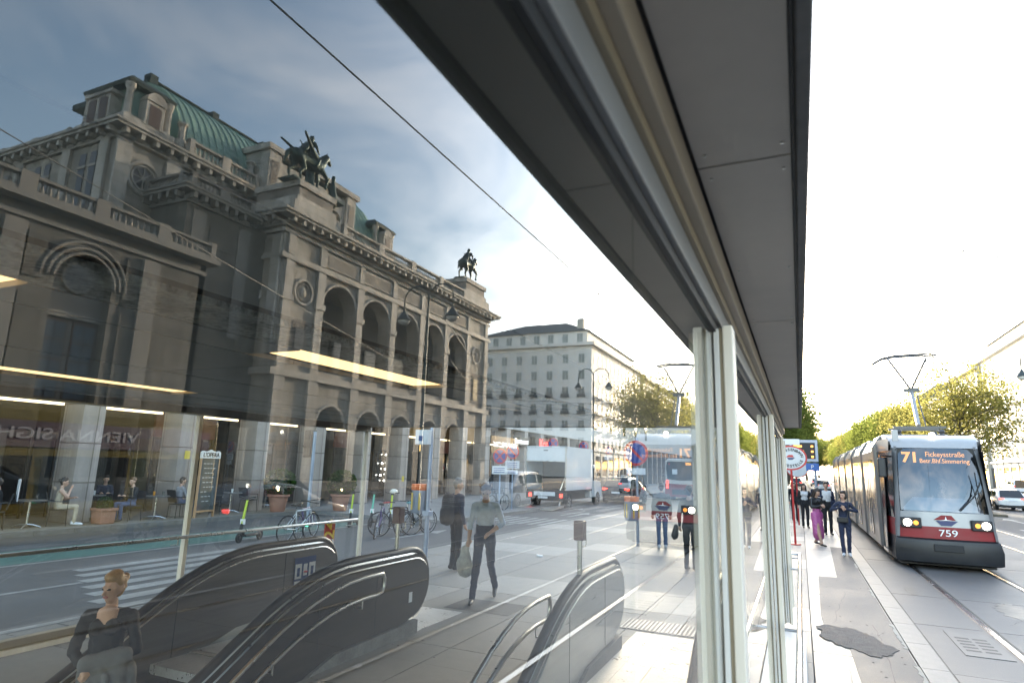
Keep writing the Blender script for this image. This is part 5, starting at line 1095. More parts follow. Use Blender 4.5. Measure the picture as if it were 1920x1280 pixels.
# city bus seen from behind
cbw = mat('bus_white', (0.5, 0.48, 0.46), 0.4, var=0.04, coat=0.4)
bs = thing('city_bus', 'white and red city bus seen from behind showing route 59A beyond the platform', 'bus', (-7.6, 46.0, -0.03), R_(0))
bus_sec = [(-1.22, 0.3), (-1.25, 1.3), (-1.22, 2.75), (-1.05, 2.95), (1.05, 2.95), (1.22, 2.75), (1.25, 1.3), (1.22, 0.3)]
MB().prism(bus_sec, 'y', 0, 8.0).obj('body', cbw, bs, bevel=0.07); MB().prism([(-1.262, 0.28), (-1.262, 1.18), (1.262, 1.18), (1.262, 0.28)], 'y', -0.015, 7.99).obj('red_skirt', tram_red, bs, bevel=0.03)
MB().prism([(-1.08, 1.5), (-1.15, 2.35), (-1.08, 2.74), (1.08, 2.74), (1.15, 2.35), (1.08, 1.5), (0.2, 1.42), (-0.2, 1.42)], 'y', -0.03, -0.001).obj('rear_window', car_gl, bs)
text('59A', 0.24, led, bs, (0.42, -0.04, 2.58), '-y', bold=0.006); MB().box(-0.72, -0.36, -0.042, -0.031, 1.85, 2.2).obj('poster', plate_m, bs); MB().box(-0.98, -0.86, -0.042, -0.031, 2.5, 2.62).obj('logo', tram_red, bs)
for x in (-1, 1):
    MB().box(x * 1.08 - 0.08, x * 1.08 + 0.08, -0.05, -0.016, 0.85, 1.4).obj('tail_light', tail_m, bs, bevel=0.01); wheel(bs, x * 1.1, 2.2, 0.46, 0.3); wheel(bs, x * 1.1, 6.4, 0.46, 0.3)
    for k in range(4): MB().box(min(x * 1.235, x * 1.258), max(x * 1.235, x * 1.258), 0.5 + k * 1.8, 2.1 + k * 1.8, 1.4, 2.5).obj('side_window', car_gl, bs)
MB().box(-0.75, 0.75, -0.045, -0.016, 0.45, 0.8).obj('engine_grille', dark, bs)
# yellow tour bus, seen only as a faint mirror image
tb = thing('tour_bus', 'yellow sightseeing bus lettered VIENNA SIGHTSEEING, mirrored faintly across the cafe', 'bus', (14.4, 3.2, -0.03))
yb = mat('bus_yellow', (0.15, 0.11, 0.012), 0.4, var=0.05, coat=0.4)
MB().prism([(-1.2, 0.35), (-1.25, 1.2), (-1.2, 3.0), (-1.0, 3.2), (1.0, 3.2), (1.2, 3.0), (1.25, 1.2), (1.2, 0.35)], 'y', 0, 8.4).obj('body', yb, tb, bevel=0.08)
for k in range(4): MB().box(-1.262, -1.235, 0.4 + k * 1.95, 2.15 + k * 1.95, 1.15, 2.05).obj('side_window', car_gl, tb)
MB().box(-1.256, -1.225, 0.3, 8.1, 2.22, 2.72).obj('lettering_band', mat('band_violet', (0.12, 0.08, 0.10), 0.5, var=0), tb)
text('VIENNA SIGHTSEEING', 0.32, mat('bus_white_letters', (0.45, 0.42, 0.45), 0.5, var=0), tb, (-1.262, 3.9, 2.47), '-x', width=4.6, bold=0.004)
MB().tube([(-1.27, 7.1, 2.47), (-1.24, 7.1, 2.47)], 0.3, 18).obj('round_emblem', MATS['band_violet'], tb)
for x in (-1, 1):
    for y in (1.7, 6.7): wheel(tb, x * 1.08, y, 0.46, 0.3)
for x in (-0.85, 0.85): MB().box(x - 0.15, x + 0.15, 8.36, 8.42, 0.7, 0.95).obj('headlight', plate_m, tb)
# ================================================================ people
hair_d = mat('dark_hair', (0.022, 0.014, 0.010), 0.5, var=0.25, scale=60); hair_b = mat('blond_hair', (0.34, 0.20, 0.08), 0.45, var=0.25, scale=60, stretch=(1, 1, 0.2)); hair_br = mat('brown_hair', (0.10, 0.05, 0.022), 0.5, var=0.3, scale=60); hair_g = mat('grey_hair', (0.22, 0.21, 0.20), 0.6, var=0.2, scale=60)
lip_m = mat('lips', (0.38, 0.13, 0.11), 0.5, var=0); eye_m = mat('eyes', (0.03, 0.02, 0.018), 0.25, var=0)
def cloth(name, c, r=0.85): return mat(name, c, r, var=0.14, scale=9, bump=0.25, bscale=14)
C = dict(black=cloth('black_cloth', (0.012, 0.012, 0.014)), navy=cloth('navy_cloth', (0.014, 0.02, 0.045)), jeans=cloth('blue_jeans', (0.055, 0.09, 0.17)), dkjeans=cloth('dark_jeans', (0.016, 0.022, 0.05)),
         shirt=cloth('blue_grey_shirt', (0.46, 0.53, 0.66)), white=cloth('white_cloth', (0.6, 0.6, 0.6)), pink=mat('pink_satin', (0.42, 0.10, 0.27), 0.4, var=0.12, scale=5, bump=0.3, bscale=9), leather=mat('black_leather', (0.012, 0.012, 0.013), 0.4, var=0.1),
         grey=cloth('grey_cloth', (0.24, 0.24, 0.26)), beige=cloth('beige_cloth', (0.42, 0.35, 0.26)), ltblue=cloth('pale_blue_shirt', (0.36, 0.45, 0.58)), blackshoe=mat('black_shoe', (0.016, 0.015, 0.015), 0.4, var=0.1), whiteshoe=mat('white_shoe', (0.62, 0.62, 0.64), 0.5, var=0.05), blue=cloth('blue_cloth', (0.03, 0.07, 0.24)), greycoat=cloth('grey_wool_coat', (0.115, 0.12, 0.13)))
STAND = dict(pelvis=(0, 0, .96), waist=(0, 0, 1.12), chest=(0, 0, 1.32), neck=(0, .01, 1.47), head=(0, -.02, 1.63),
             shL=(.17, 0, 1.40), elL=(.23, .03, 1.13), wrL=(.24, -.04, .90), shR=(-.17, 0, 1.40), elR=(-.23, .03, 1.13), wrR=(-.24, -.04, .90),
             hipL=(.085, 0, .93), knL=(.09, -.02, .50), anL=(.09, .02, .09), toL=(.10, -.14, .035), hipR=(-.085, 0, .93), knR=(-.09, -.02, .50), anR=(-.09, .02, .09), toR=(-.10, -.14, .035))
SIT = dict(pelvis=(0, .02, .52), waist=(0, .03, .68), chest=(0, 0, .88), neck=(0, -.01, 1.03), head=(0, -.05, 1.19), shL=(.17, 0, .96), elL=(.22, -.10, .72), wrL=(.12, -.30, .76), shR=(-.17, 0, .96), elR=(-.22, -.10, .72), wrR=(-.12, -.30, .76),
           hipL=(.09, 0, .50), knL=(.11, -.42, .52), anL=(.11, -.40, .10), toL=(.11, -.56, .04), hipR=(-.09, 0, .50), knR=(-.11, -.42, .52), anR=(-.11, -.40, .10), toR=(-.11, -.56, .04))
def person(label, loc, rz=0.0, h=1.72, pose=STAND, J=None, top='black', bottom='jeans', shoe='blackshoe', hair=hair_d, style='short', sleeve='long', skirt=None, female=False, yaw=0.0, pitch=0.0, neckline=0.0, hands='relaxed', voxel=0.0125, jacket=None, barefoot=False, group=None, ankle_skin=False):
    """faces -y at rz = 0"""
    t = thing('person', label, 'person', loc, rz, group); k = h / 1.74
    D = dict(pose); D.update(J or {}); D = {a: Vector(b) * k for a, b in D.items()}
    B = []; mats = dict(C); mats.update(skin=skin_m, lip=lip_m, eye=eye_m, hair=hair)
    def a(p, q, r0, r1, m, fu=1.0, fv=1.0): B.append((tuple(p), tuple(q), r0 * k, r1 * k, m, fu, fv))
    f = 0.92 if female else 1.0
    tp, bt = top, bottom
    a(D['pelvis'], D['waist'], .125, .115 * f, bt if not skirt else skirt, 1.22, .86); a(D['waist'], D['chest'], .118 * f, .138 * f, tp, 1.18, .86); a(D['chest'], (D['shL'] + D['shR']) / 2 + Vector((0, 0, -.02 * k)), .138 * f, .10 * f, tp, 1.25, .80)
    a(D['shL'] * .86 + D['shR'] * .14, D['shR'] * .86 + D['shL'] * .14, .072 * f, .072 * f, tp)
    if female: 
        for s_ in (-1, 1): a(D['chest'] + Vector((s_ * .065 * k, -.085 * k, .0)), D['chest'] + Vector((s_ * .06 * k, -.09 * k, .03 * k)), .055, .05, tp)
    a((D['shL'] + D['shR']) / 2 + Vector((0, 0, (.035 - neckline) * k)), D['neck'] + Vector((0, 0, .05 * k)), .062 if not female else .055, .052 if not female else .047, 'skin')
    if neckline: a((D['shL'] + D['shR']) / 2 + Vector((0, -.075 * k, -.01 * k)), (D['shL'] + D['shR']) / 2 + Vector((0, -.05 * k, .04 * k)), .058, .06, 'skin', 1.3, .7)
    for s_ in 'LR':
        sk = 'skin'; u, e, w_ = D['sh' + s_], D['el' + s_], D['wr' + s_]
        a(u, e, .060 * f, .047 * f, tp if sleeve != 'none' else sk)
        mid = e + (w_ - e) * .45
        a(e, mid, .046 * f, .040 * f, tp if sleeve in ('long', 'rolled') else sk); a(mid, w_, .039 * f, .030 * f, tp if sleeve == 'long' else sk)
        # hand: palm, four fingers, thumb
        d = (w_ - e).normalized(); side = Vector((1 if s_ == 'L' else -1, 0, 0)); nrm = d.cross(side); 
        nrm = nrm.normalized() if nrm.length > .1 else Vector((0, 1, 0)); side = nrm.cross(d).normalized()
        pc = w_ + d * .055 * k; a(w_, pc + d * .02 * k, .026, .034, 'skin', 1, 1)
        curl = {'relaxed': .45, 'grip': 1.25, 'flat': .1}[hands]
        inn = Vector((0, -1, 0)) if abs(d.y) < .7 else Vector((0, 0, -1)); inn = (inn - d * inn.dot(d)).normalized(); lat = d.cross(inn).normalized()
        for i_, (o_, L_) in enumerate(((-.030, .062), (-.010, .072), (.010, .068), (.029, .052))):
            b0 = pc + d * .028 * k + lat * o_ * k; b1 = b0 + (d * math.cos(curl * .6) + inn * math.sin(curl * .6)) * L_ * .55 * k; b2 = b1 + (d * math.cos(curl * 1.6) + inn * math.sin(curl * 1.6)) * L_ * .5 * k
            a(b0, b1, .0105, .0095, 'skin'); a(b1, b2, .0095, .008, 'skin')
        th0 = w_ + d * .03 * k - lat * .026 * k; th1 = th0 + (d * .6 - lat * .7 + inn * .5).normalized() * .04 * k; a(th0, th1, .014, .011, 'skin'); a(th1, th1 + (d * .8 + inn * .5).normalized() * .03 * k, .011, .009, 'skin')
        hp, kn, an, to = D['hip' + s_], D['kn' + s_], D['an' + s_], D['to' + s_]
        lm = bt if not skirt else 'skin'
        a(hp, kn, .090, .060, lm); mid = kn + (an - kn) * .35
        a(kn, mid, .058, .056, lm); a(mid, an, .055, .038 if lm == 'skin' else .048, lm)
        if ankle_skin: a(an + (kn - an) * .12, an, .038, .036, 'skin')
        hl = an + (an - to).normalized() * .04 * k; hl.z = an.z - .04 * k
        a(hl, to, .040, .034, shoe, 1.05, .9); a(an, hl + Vector((0, 0, .015 * k)), .043, .042, shoe if not barefoot else 'skin'); a(to, to + (to - hl).normalized() * .045 * k, .034, .026, shoe)
    if skirt:
        kn = (D['knL'] + D['knR']) / 2; hem = kn + Vector((0, .02, -.20)) * k
        a(D['pelvis'], D['pelvis'] + (hem - D['pelvis']) * .35, .14, .15, skirt, 1.1, .85); a(D['pelvis'] + (hem - D['pelvis']) * .35, hem, .15, .155, skirt, 1.1, 1.0)
        for s_ in 'LR': a(D['hip' + s_], D['kn' + s_] + Vector((0, .05, -.12)) * k, .115, .105, skirt)
    # head
    M = Matrix.Rotation(yaw, 3, 'Z') @ Matrix.Rotation(pitch, 3, 'X'); hc = D['head']
    def hp_(x, y, z): return hc + M @ Vector((x, y, z)) * k
    a(hp_(0, .015, .02), hp_(0, .012, .035), .088, .084, 'skin', .88, 1.08); a(hp_(0, -.02, -.03), hp_(0, -.03, -.075), .066, .042, 'skin', .92, 1.05)
    a(hp_(0, -.082, .0), hp_(0, -.104, -.028), .010, .014, 'skin'); a(hp_(-.022, -.078, .026), hp_(.022, -.078, .026), .013, .013, 'skin')
    a(hp_(-.019, -.083, -.060), hp_(.019, -.083, -.060), .0085, .0085, 'lip')
    for s_ in (-1, 1):
        a(hp_(s_ * .030, -.080, .006), hp_(s_ * .038, -.078, .006), .0070, .0065, 'eye'); a(hp_(s_ * .078, .01, -.015), hp_(s_ * .082, .018, .022), .013, .016, 'skin')
    body('body', B, mats, t, voxel=voxel, smooth=3, factor=.5)
    Hh = []
    def hb(p, q, r0, r1, fu=1, fv=1): Hh.append((tuple(p), tuple(q), r0 * k, r1 * k, 'hair', fu, fv))
    hb(hp_(0, .03, .045), hp_(0, .022, .06), .092, .086, .92, 1.08); hb(hp_(0, -.035, .098), hp_(0, .03, .11), .045, .05, 1.35, 1)
    if style in ('short', 'bun', 'pulled'): hb(hp_(0, .06, .0), hp_(0, .055, -.04), .07, .05, 1.0, .8)
    if style == 'messy':
        for i in range(16):
            t_ = random.uniform(0, 2 * math.pi); q = hp_(.07 * math.cos(t_), .02 + .08 * math.sin(t_), .09 + random.uniform(-.03, .03)); hb(q, q + M @ Vector((.03 * math.cos(t_), .03 * math.sin(t_), .03)) * k, .028, .014)
        hb(hp_(0, .06, .0), hp_(0, .055, -.04), .07, .05)
    if style == 'long':
        for s_ in (-1, 1): hb(hp_(s_ * .072, .02, .03), hp_(s_ * .08, .01, -.18), .032, .036)
        hb(hp_(0, .075, .02), hp_(0, .085, -.2), .07, .06, 1.2, .7)
    if style == 'bun': hb(hp_(0, .115, .06), hp_(0, .13, .07), .042, .038)
    if style == 'bob':
        for s_ in (-1, 1): hb(hp_(s_ * .072, .02, .03), hp_(s_ * .076, .01, -.05), .034, .034)
        hb(hp_(0, .07, .02), hp_(0, .07, -.06), .07, .06, 1.1, .8)
    body('hair', Hh, mats, t, voxel=.011, smooth=3)
    if jacket:
        Jk = []
        for s_ in 'LR':
            sg = 1 if s_ == 'L' else -1
            Jk += [(tuple(D['sh' + s_] + Vector((0, 0, .01))), tuple(D['el' + s_]), .070 * k, .058 * k, 'j'), (tuple(D['el' + s_]), tuple(D['wr' + s_] + (D['el' + s_] - D['wr' + s_]) * .08), .055 * k, .042 * k, 'j')]
            Jk += [(tuple(D['shL' if s_ == 'L' else 'shR'] * .8 + Vector((0, .01, -.04))), tuple(D['pelvis'] + Vector((sg * .13 * k, .02, -.02 * k))), .070 * k, .075 * k, 'j', 1, 1.25)]
        Jk += [(tuple(D['chest'] + Vector((0, .05 * k, .06 * k))), tuple(D['pelvis'] + Vector((0, .06 * k, -.02 * k))), .13 * k, .125 * k, 'j', 1.2, .75), (tuple(D['shL'] * .9), tuple(D['shR'] * .9), .072 * k, .072 * k, 'j')]
        body('jacket', Jk, {'j': C[jacket]}, t, voxel=.015, smooth=3)
    return t
strapm = C['black']
# woman riding the escalator with a grey coat over her arm
ew = person('blonde woman in black sweater riding the escalator with a grey coat over her arm', (-5.42, 3.72, -0.62), R_(38), 1.70, J=dict(elR=(-.24, -.02, 1.12), wrR=(-.06, -.22, 1.02), elL=(.25, .0, 1.12), wrL=(.02, -.25, 1.04)), top='black', bottom='black', hair=hair_b, style='bun', female=True, yaw=R_(-24), pitch=R_(4), neckline=.03, hands='grip', voxel=.0082)
body('coat', [((.2, -.20, 1.10), (-.03, -.26, 1.06), .075, .07, 'c'), ((.17, -.24, 1.02), (.17, -.22, .45), .085, .10, 'c', 1, .6), ((.06, -.27, 1.0), (.08, -.25, .50), .075, .085, 'c', 1, .6), ((-.04, -.27, .98), (-.01, -.24, .58), .055, .07, 'c', 1, .6), ((.25, -.17, 1.0), (.28, -.15, .40), .055, .085, 'c'), ((.0, -.30, .94), (.12, -.31, .60), .03, .035, 'c'), ((.13, -.32, .98), (.22, -.29, .55), .025, .03, 'c')], {'c': C['greycoat']}, ew, voxel=.012, smooth=3)
# man in blue-grey shirt walking past, carrier bag in hand
mn = person('man in blue-grey shirt and dark jeans walking with a watch and a pale carrier bag', (-4.68, 9.30, 0), R_(22), 1.80, J=dict(knL=(.10, .06, .50), anL=(.16, .34, .16), toL=(.16, .24, .05), knR=(-.10, -.17, .51), anR=(-.14, -.26, .09), toR=(-.15, -.42, .035), chest=(0, -.02, 1.32), head=(-.01, -.09, 1.60), neck=(0, -.03, 1.47), elL=(.27, .02, 1.14), wrL=(.10, -.20, 1.02), elR=(-.23, .04, 1.13), wrR=(-.24, -.06, .91)), top='shirt', bottom='dkjeans', shoe='blackshoe', hair=hair_br, style='messy', sleeve='rolled', pitch=R_(14), yaw=R_(8))
MB().tube([(0.13 + .035 * math.cos(t_), -.175 + .02 * math.sin(t_), 1.04 + .035 * math.sin(t_)) for t_ in [2 * math.pi * i / 14 for i in range(14)]], .009, 6, closed=True, cap=False).obj('wrist_watch', dark, mn)
bag = thing('carrier_bag', 'pale translucent carrier bag hanging from the walking man in the blue-grey shirt', 'bag', (-5.02, 9.33, 0))
body('bag', [((-.02, 0, .74), (-.02, 0, .50), .07, .13, 'c', 1.1, .6), ((-.02, 0, .5), (-.02, 0, .44), .15, .14, 'c', 1.1, .6)], {'c': mat('bag_plastic', (0.42, 0.42, 0.40), 0.35, var=0.25, scale=12, bump=.4, bscale=25)}, bag, voxel=.012)
MB().tube([(-.05, 0, .76), (-.0, 0, .88), (.05, 0, .76)], .008, 6).obj('handle', MATS['bag_plastic'], bag)
# second man behind, from behind, black rucksack
m2 = person('balding man in dark suit seen from behind with a black rucksack', (-6.45, 11.5, 0), R_(150), 1.78, top='navy', bottom='black', hair=hair_g, style='short', yaw=R_(-15))
rk = thing('rucksack', 'bulky black rucksack on the back of the man in the dark suit', 'bag', (-6.45, 11.5, 0), R_(150))
body('pack', [((0, .22, 1.40), (0, .22, 1.02), .13, .15, 'c', 1.3, .8), ((0, .30, 1.15), (0, .30, 1.0), .10, .11, 'c', 1.2, .7)], {'c': C['black']}, rk, voxel=.015)
# platform: woman in black sweater walking towards us
bwm = person('woman in dark navy sweater, crossbody bag and white trainers walking along the platform', (1.02, 19.45, 0), R_(-6), 1.66, J=dict(elR=(-.32, -.02, 1.22), wrR=(-.05, -.20, 1.31), elL=(.32, -.02, 1.22), wrL=(.06, -.20, 1.27), knL=(.085, -.06, .5), anL=(.07, .03, .10), anR=(-.07, -.02, .09), toR=(-.075, -.17, .035)), top='navy', bottom='dkjeans', shoe='whiteshoe', hair=hair_d, style='bob', female=True, yaw=R_(-25), hands='grip')
MB().box(-.17, .10, -.20, -.13, .86, 1.0).obj('crossbody_bag', C['leather'], bwm, bevel=.02); MB().tube([(.08, -.15, 1.0), (.12, -.14, 1.2), (.13, -.04, 1.38), (.0, .1, 1.38), (-.15, .05, 1.0)], .01, 5).obj('bag_strap', C['leather'], bwm)
pw2 = person('woman in pink satin skirt and black leather jacket looking at her phone', (0.40, 21.7, 0), R_(38), 1.68, J=dict(head=(0, -.06, 1.61), elR=(-.22, -.06, 1.16), wrR=(-.05, -.26, 1.22), elL=(.22, -.06, 1.16), wrL=(.06, -.26, 1.20), knL=(.10, .05, .50), anL=(.12, .26, .10), toL=(.13, .10, .035), knR=(-.09, -.12, .50), anR=(-.10, -.26, .09), toR=(-.11, -.42, .035)), top='leather', bottom='black', skirt='pink', shoe='blackshoe', hair=hair_d, style='long', female=True, pitch=R_(24), yaw=R_(20), hands='grip', barefoot=True)
MB().box(-.03, .05, -.36, -.35, 1.22, 1.35).obj('phone', dark, pw2)
person('man in white shirt and open dark jacket standing behind the woman in the pink skirt', (0.82, 25.7, 0), R_(10), 1.82, top='white', bottom='black', hair=hair_d, jacket='navy', yaw=R_(-12))
person('woman in black coat over pale blouse walking beside the tram stop post', (0.10, 28.2, 0), R_(8), 1.70, top='white', bottom='black', hair=hair_d, style='long', female=True, jacket='black', voxel=.015)
person('woman in black with long dark hair at the back of the platform queue', (-0.30, 31.5, 0), R_(12), 1.70, top='black', bottom='black', hair=hair_d, style='long', female=True, voxel=.016)
person('dark-haired man half hidden behind the man in the white shirt', (0.62, 30.4, 0), R_(-5), 1.78, top='navy', bottom='dkjeans', hair=hair_d, voxel=.016)
# beyond the pavilion
person('person in dark top and pale jeans waiting by the orange litter bin', (-3.52, 17.75, 0), R_(195), 1.72, top='navy', bottom='jeans', shoe='whiteshoe', hair=hair_d, style='short', jacket='black', voxel=.015)
pb = person('person in black carrying a black shoulder bag beside the front mullion', (-2.25, 14.4, 0), R_(170), 1.75, top='black', bottom='black', hair=hair_d, voxel=.015)
body('shoulder_bag', [((.32, -.02, .88), (.34, 0, .70), .06, .10, 'c', .7, 1.3)], {'c': C['leather']}, pb, voxel=.014)
# tram driver
td = person('tram driver in dark uniform seated behind the windscreen', (3.26, 19.25, 0.62), R_(0), 1.78, pose=SIT, J=dict(wrR=(-.05, -.22, 1.08), elR=(-.2, -.16, .86)), top='navy', bottom='black', hair=hair_g, voxel=.015)
ds = thing('driver_seat', 'dark seat of the tram driver behind the windscreen', 'seat', (3.26, 19.3, 0.42))
MB().box(-.25, .25, -.2, .25, .40, .52).obj('cushion', dark, ds, bevel=.03); MB().box(-.24, .24, .22, .32, .5, 1.2).obj('backrest', dark, ds, bevel=.03); MB().cyl((0, 0, 0), (0, 0, .4), .06).obj('column', dark, ds)
for i, (x, y, l, tpp) in enumerate(((31.4, 121, 'pedestrian in black walking past the ring road shops', 'black'), (32.0, 121.6, 'pedestrian in blue walking past the ring road shops', 'blue'))):
    person(l, (x, y, .1), R_(90), 1.75, top=tpp, bottom='dkjeans', voxel=.02)
# cafe guests
CAFE_Z = .09
cg = [('woman in beige blouse and white trainers eating at the cafe table beside the pillar', (-18.95, 11.05, CAFE_Z), R_(150), dict(top='beige', bottom='beige', shoe='whiteshoe', hair=hair_d, style='bun', female=True, sleeve='none', ankle_skin=True), dict(wrR=(-.05, -.22, 1.02), elR=(-.2, -.16, .80))),
      ('guest in dark jumper reading a newspaper at the cafe', (-19.05, 9.55, CAFE_Z), R_(-25), dict(top='black', bottom='jeans', hair=hair_d), dict(wrR=(-.16, -.36, .98), wrL=(.16, -.36, .98))),
      ('man in black jumper seated facing the woman in the grey blazer', (-18.95, 13.15, CAFE_Z), R_(5), dict(top='black', bottom='jeans', hair=hair_br), {}),
      ('woman in grey blazer and blue jeans seated beside the chalkboard', (-18.85, 14.75, CAFE_Z), R_(175), dict(top='grey', bottom='jeans', hair=hair_d, style='short', female=True), {}),
      ('guest in dark clothes at the rear cafe table', (-20.7, 13.4, CAFE_Z), R_(60), dict(top='navy', bottom='black', hair=hair_d), {})]
# local facing is -y; turn so that pairs face one another along the pavement
CAFE_P = []
for (l, p, rz, kw, J) in cg: CAFE_P.append(person(l, p, rz, 1.72, pose=SIT, J=J, voxel=.014, **kw))
npz = thing('newspaper', 'large open newspaper held up by the guest in the dark jumper', 'newspaper', (-19.0, 9.95, CAFE_Z + .98), R_(-25))
for s_ in (-1, 1): MB().loft([[(0, 0, -.28), (0, .006, -.28), (0, .006, .28), (0, 0, .28)], [(s_ * .2, .05, -.28), (s_ * .2, .056, -.28), (s_ * .2, .056, .30), (s_ * .2, .05, .30)], [(s_ * .38, .02, -.26), (s_ * .38, .026, -.26), (s_ * .38, .026, .27), (s_ * .38, .02, .27)]]).obj('page', mat('newsprint', (0.52, 0.54, 0.58), .8, var=.2, scale=30), npz)
# ================================================================ cafe furniture
def chair_at(loc, rz, label):
    t = thing('cafe_chair', label, 'chair', loc, rz, 'black cafe chairs')
    cm_ = mat('chair_black', (0.014, 0.014, 0.015), 0.5, var=0.1)
    MB().box(-.23, .23, -.22, .22, .43, .46).obj('seat', cm_, t, bevel=.01); MB().loft([[(-.23, .22, .50), (.23, .22, .50), (.23, .24, .50), (-.23, .24, .50)], [(-.23, .32, .90), (.23, .32, .90), (.23, .34, .90), (-.23, .34, .90)]]).obj('backrest', cm_, t)
    for x in (-.21, .21):
        for y in (-.2, .2): MB().cyl((x, y, .43), (x * 1.08, y * 1.1, 0), .012, n=6).obj('leg', cm_, t)
        MB().tube([(x * 1.1, -.2, .43), (x * 1.1, -.2, .66), (x * 1.1, .28, .68)], .012, 6).obj('armrest', cm_, t)
    return t
for (p, rz, l) in (((-18.95, 11.05), 150, 'black cafe chair under the woman in the beige blouse'), ((-19.05, 9.55), -25, 'black cafe chair under the newspaper reader'), ((-18.95, 13.15), 5, 'black cafe chair under the man in the black jumper'), ((-18.85, 14.75), 175, 'black cafe chair under the woman in the grey blazer'), ((-20.7, 13.4), 60, 'black cafe chair at the rear table'), ((-19.2, 16.3), 0, 'empty black cafe chair between chalkboard and planter'), ((-19.2, 18.0), 180, 'empty black cafe chair facing the chalkboard'), ((-20.6, 19.0), 170, 'empty black cafe chair behind the flared planters')):
    chair_at((p[0], p[1], CAFE_Z), R_(rz + 0), l)
tt = mat('table_top', (0.10, 0.09, 0.08), .4, var=.1)
def table_at(loc, label, group='round cafe tables'):
    t = thing('cafe_table', label, 'table', loc, 0, group)
    MB().lathe([(.02, .70), (.38, .70), (.39, .715), (.38, .73), (.02, .73)], n=22).obj('table_top', tt, t, smooth=True); MB().cyl((0, 0, .05), (0, 0, .70), .03).obj('stem', steel, t)
    for k in range(4):
        a = math.pi / 4 + math.pi / 2 * k; MB().tube([(0, 0, .09), (.16 * math.cos(a), .16 * math.sin(a), .075), (.34 * math.cos(a), .34 * math.sin(a), .015)], [.03, .025, .016], 6).obj('foot', steel, t)
    return t
tabs = [((-18.95, 10.30), 'round cafe table shared with the newspaper reader'), ((-18.9, 13.95), 'round cafe table between the man in black and the woman in the grey blazer'), ((-20.2, 12.7), 'round cafe table at the rear beside the pillar'), ((-19.2, 17.15), 'round cafe table between chalkboard and planters'), ((-20.6, 20.2), 'round cafe table behind the flared planters')]
for p, l in tabs: table_at((p[0], p[1], CAFE_Z), l)
gl_c = glass_mat('drinking_glass', (0.8, 0.85, 0.85), .1)
for (x, y, k, lab) in ((-18.85, 10.4, 0, 'clear bottle on the table of the newspaper reader'), (-18.9, 13.85, 1, 'glass of orange juice on the table of the man in black'), (-18.8, 14.1, 0, 'water glass on the table of the woman in the grey blazer'), (-19.1, 17.1, 2, 'white sugar pot on the table between chalkboard and planters'), (-20.1, 12.7, 2, 'white cup on the rear cafe table')):
    m_ = [gl_c, mat('orange_juice', (0.55, 0.22, 0.02), .3, var=0), mat('porcelain', (0.65, 0.65, 0.63), .3, var=0)][k]
    o = MB().lathe([(.0, 0), (.032, 0), (.036, .08), (.036, .13), (.030, .135)], (0, 0, 0), 12).obj('drink_glass' if k < 2 else 'cup', m_, None, smooth=True); o.location = (x, y, CAFE_Z + .732); tag(o, lab, 'glass' if k < 2 else 'cup')
terra = mat('terracotta', (0.30, 0.145, 0.10), .7, var=.15, scale=5); box_leaf = leaf_mat('box_leaf', (0.025, 0.055, 0.014), (0.03, 0.08, 0.01))
def leaf_ball(c, r, n, size, m, parent, name='foliage', seed=1):
    rng = np.random.default_rng(seed); mb = MB()
    for i in range(n):
        d = rng.normal(size=3); d /= np.linalg.norm(d); rr = r * (0.78 + 0.26 * rng.random()); p = Vector((c[0] + d[0] * rr, c[1] + d[1] * rr, c[2] + d[2] * rr * .95))
        u = Vector(rng.normal(size=3)).normalized(); v = u.cross(Vector(rng.normal(size=3))).normalized(); s_ = size * (0.6 + .8 * rng.random())
        mb.quad(p - u * s_ - v * s_ * .5, p + u * s_ - v * s_ * .5, p + u * s_ * .7 + v * s_ * .6, p - u * s_ * .7 + v * s_ * .6)
    return mb.obj(name, m, parent)
pl1 = thing('planter', 'square terracotta planter with a clipped box ball before the first pillar', 'planter', (-18.65, 12.15, CAFE_Z)); pl1.scale = (.68, .68, .82)
MB().loft([[(-.28, -.28, 0), (.28, -.28, 0), (.28, .28, 0), (-.28, .28, 0)], [(-.31, -.31, .04), (.31, -.31, .04), (.31, .31, .04), (-.31, .31, .04)], [(-.33, -.33, .44), (.33, -.33, .44), (.33, .33, .44), (-.33, .33, .44)], [(-.38, -.38, .46), (.38, -.38, .46), (.38, .38, .46), (-.38, .38, .46)], [(-.38, -.38, .54), (.38, -.38, .54), (.38, .38, .54), (-.38, .38, .54)]]).obj('pot', terra, pl1)
MB().ball((0, 0, .62), .27, 14, 10).obj('shrub_core', mat('shrub_core', (0.012, 0.022, 0.008), .9, var=.2), pl1); leaf_ball((0, 0, .64), .30, 1500, .03, box_leaf, pl1, seed=4)
for i, (x, y, lab) in enumerate(((-18.45, 18.75, 'flared terracotta planter with a round shrub beside the empty cafe chairs'), (-17.2, 20.9, 'flared terracotta planter with a lamp-lit shrub behind the scooters'))):
    p = thing('planter', lab, 'planter', (x, y, CAFE_Z))
    MB().lathe([(.0, 0), (.24, 0), (.27, .05), (.36, .55), (.42, .58), (.42, .66), (.36, .66), (.33, .58), (.0, .58)], n=20).obj('pot', terra, p, smooth=True); MB().ball((0, 0, 1.05), (.48, .48, .5), 14, 10).obj('shrub_core', MATS['shrub_core'], p); leaf_ball((0, 0, 1.08), .58, 2600, .04, box_leaf, p, seed=9 + i)
    q = MB().ball((.3, -.35, .85), .05, 8, 6).obj('lantern', mat('lantern', (0.9, .7, .4), .4, var=0, emit=1.3, ecol=(1, .72, .38)), p)
cb_ = thing('chalkboard', 'tall wooden chalkboard with white header and chalk menu on the cafe pavement', 'sign', (-18.35, 15.35, CAFE_Z), R_(12))
wd = mat('board_wood', (0.34, 0.20, 0.10), .6, var=.2, scale=6, stretch=(1, 1, .15))
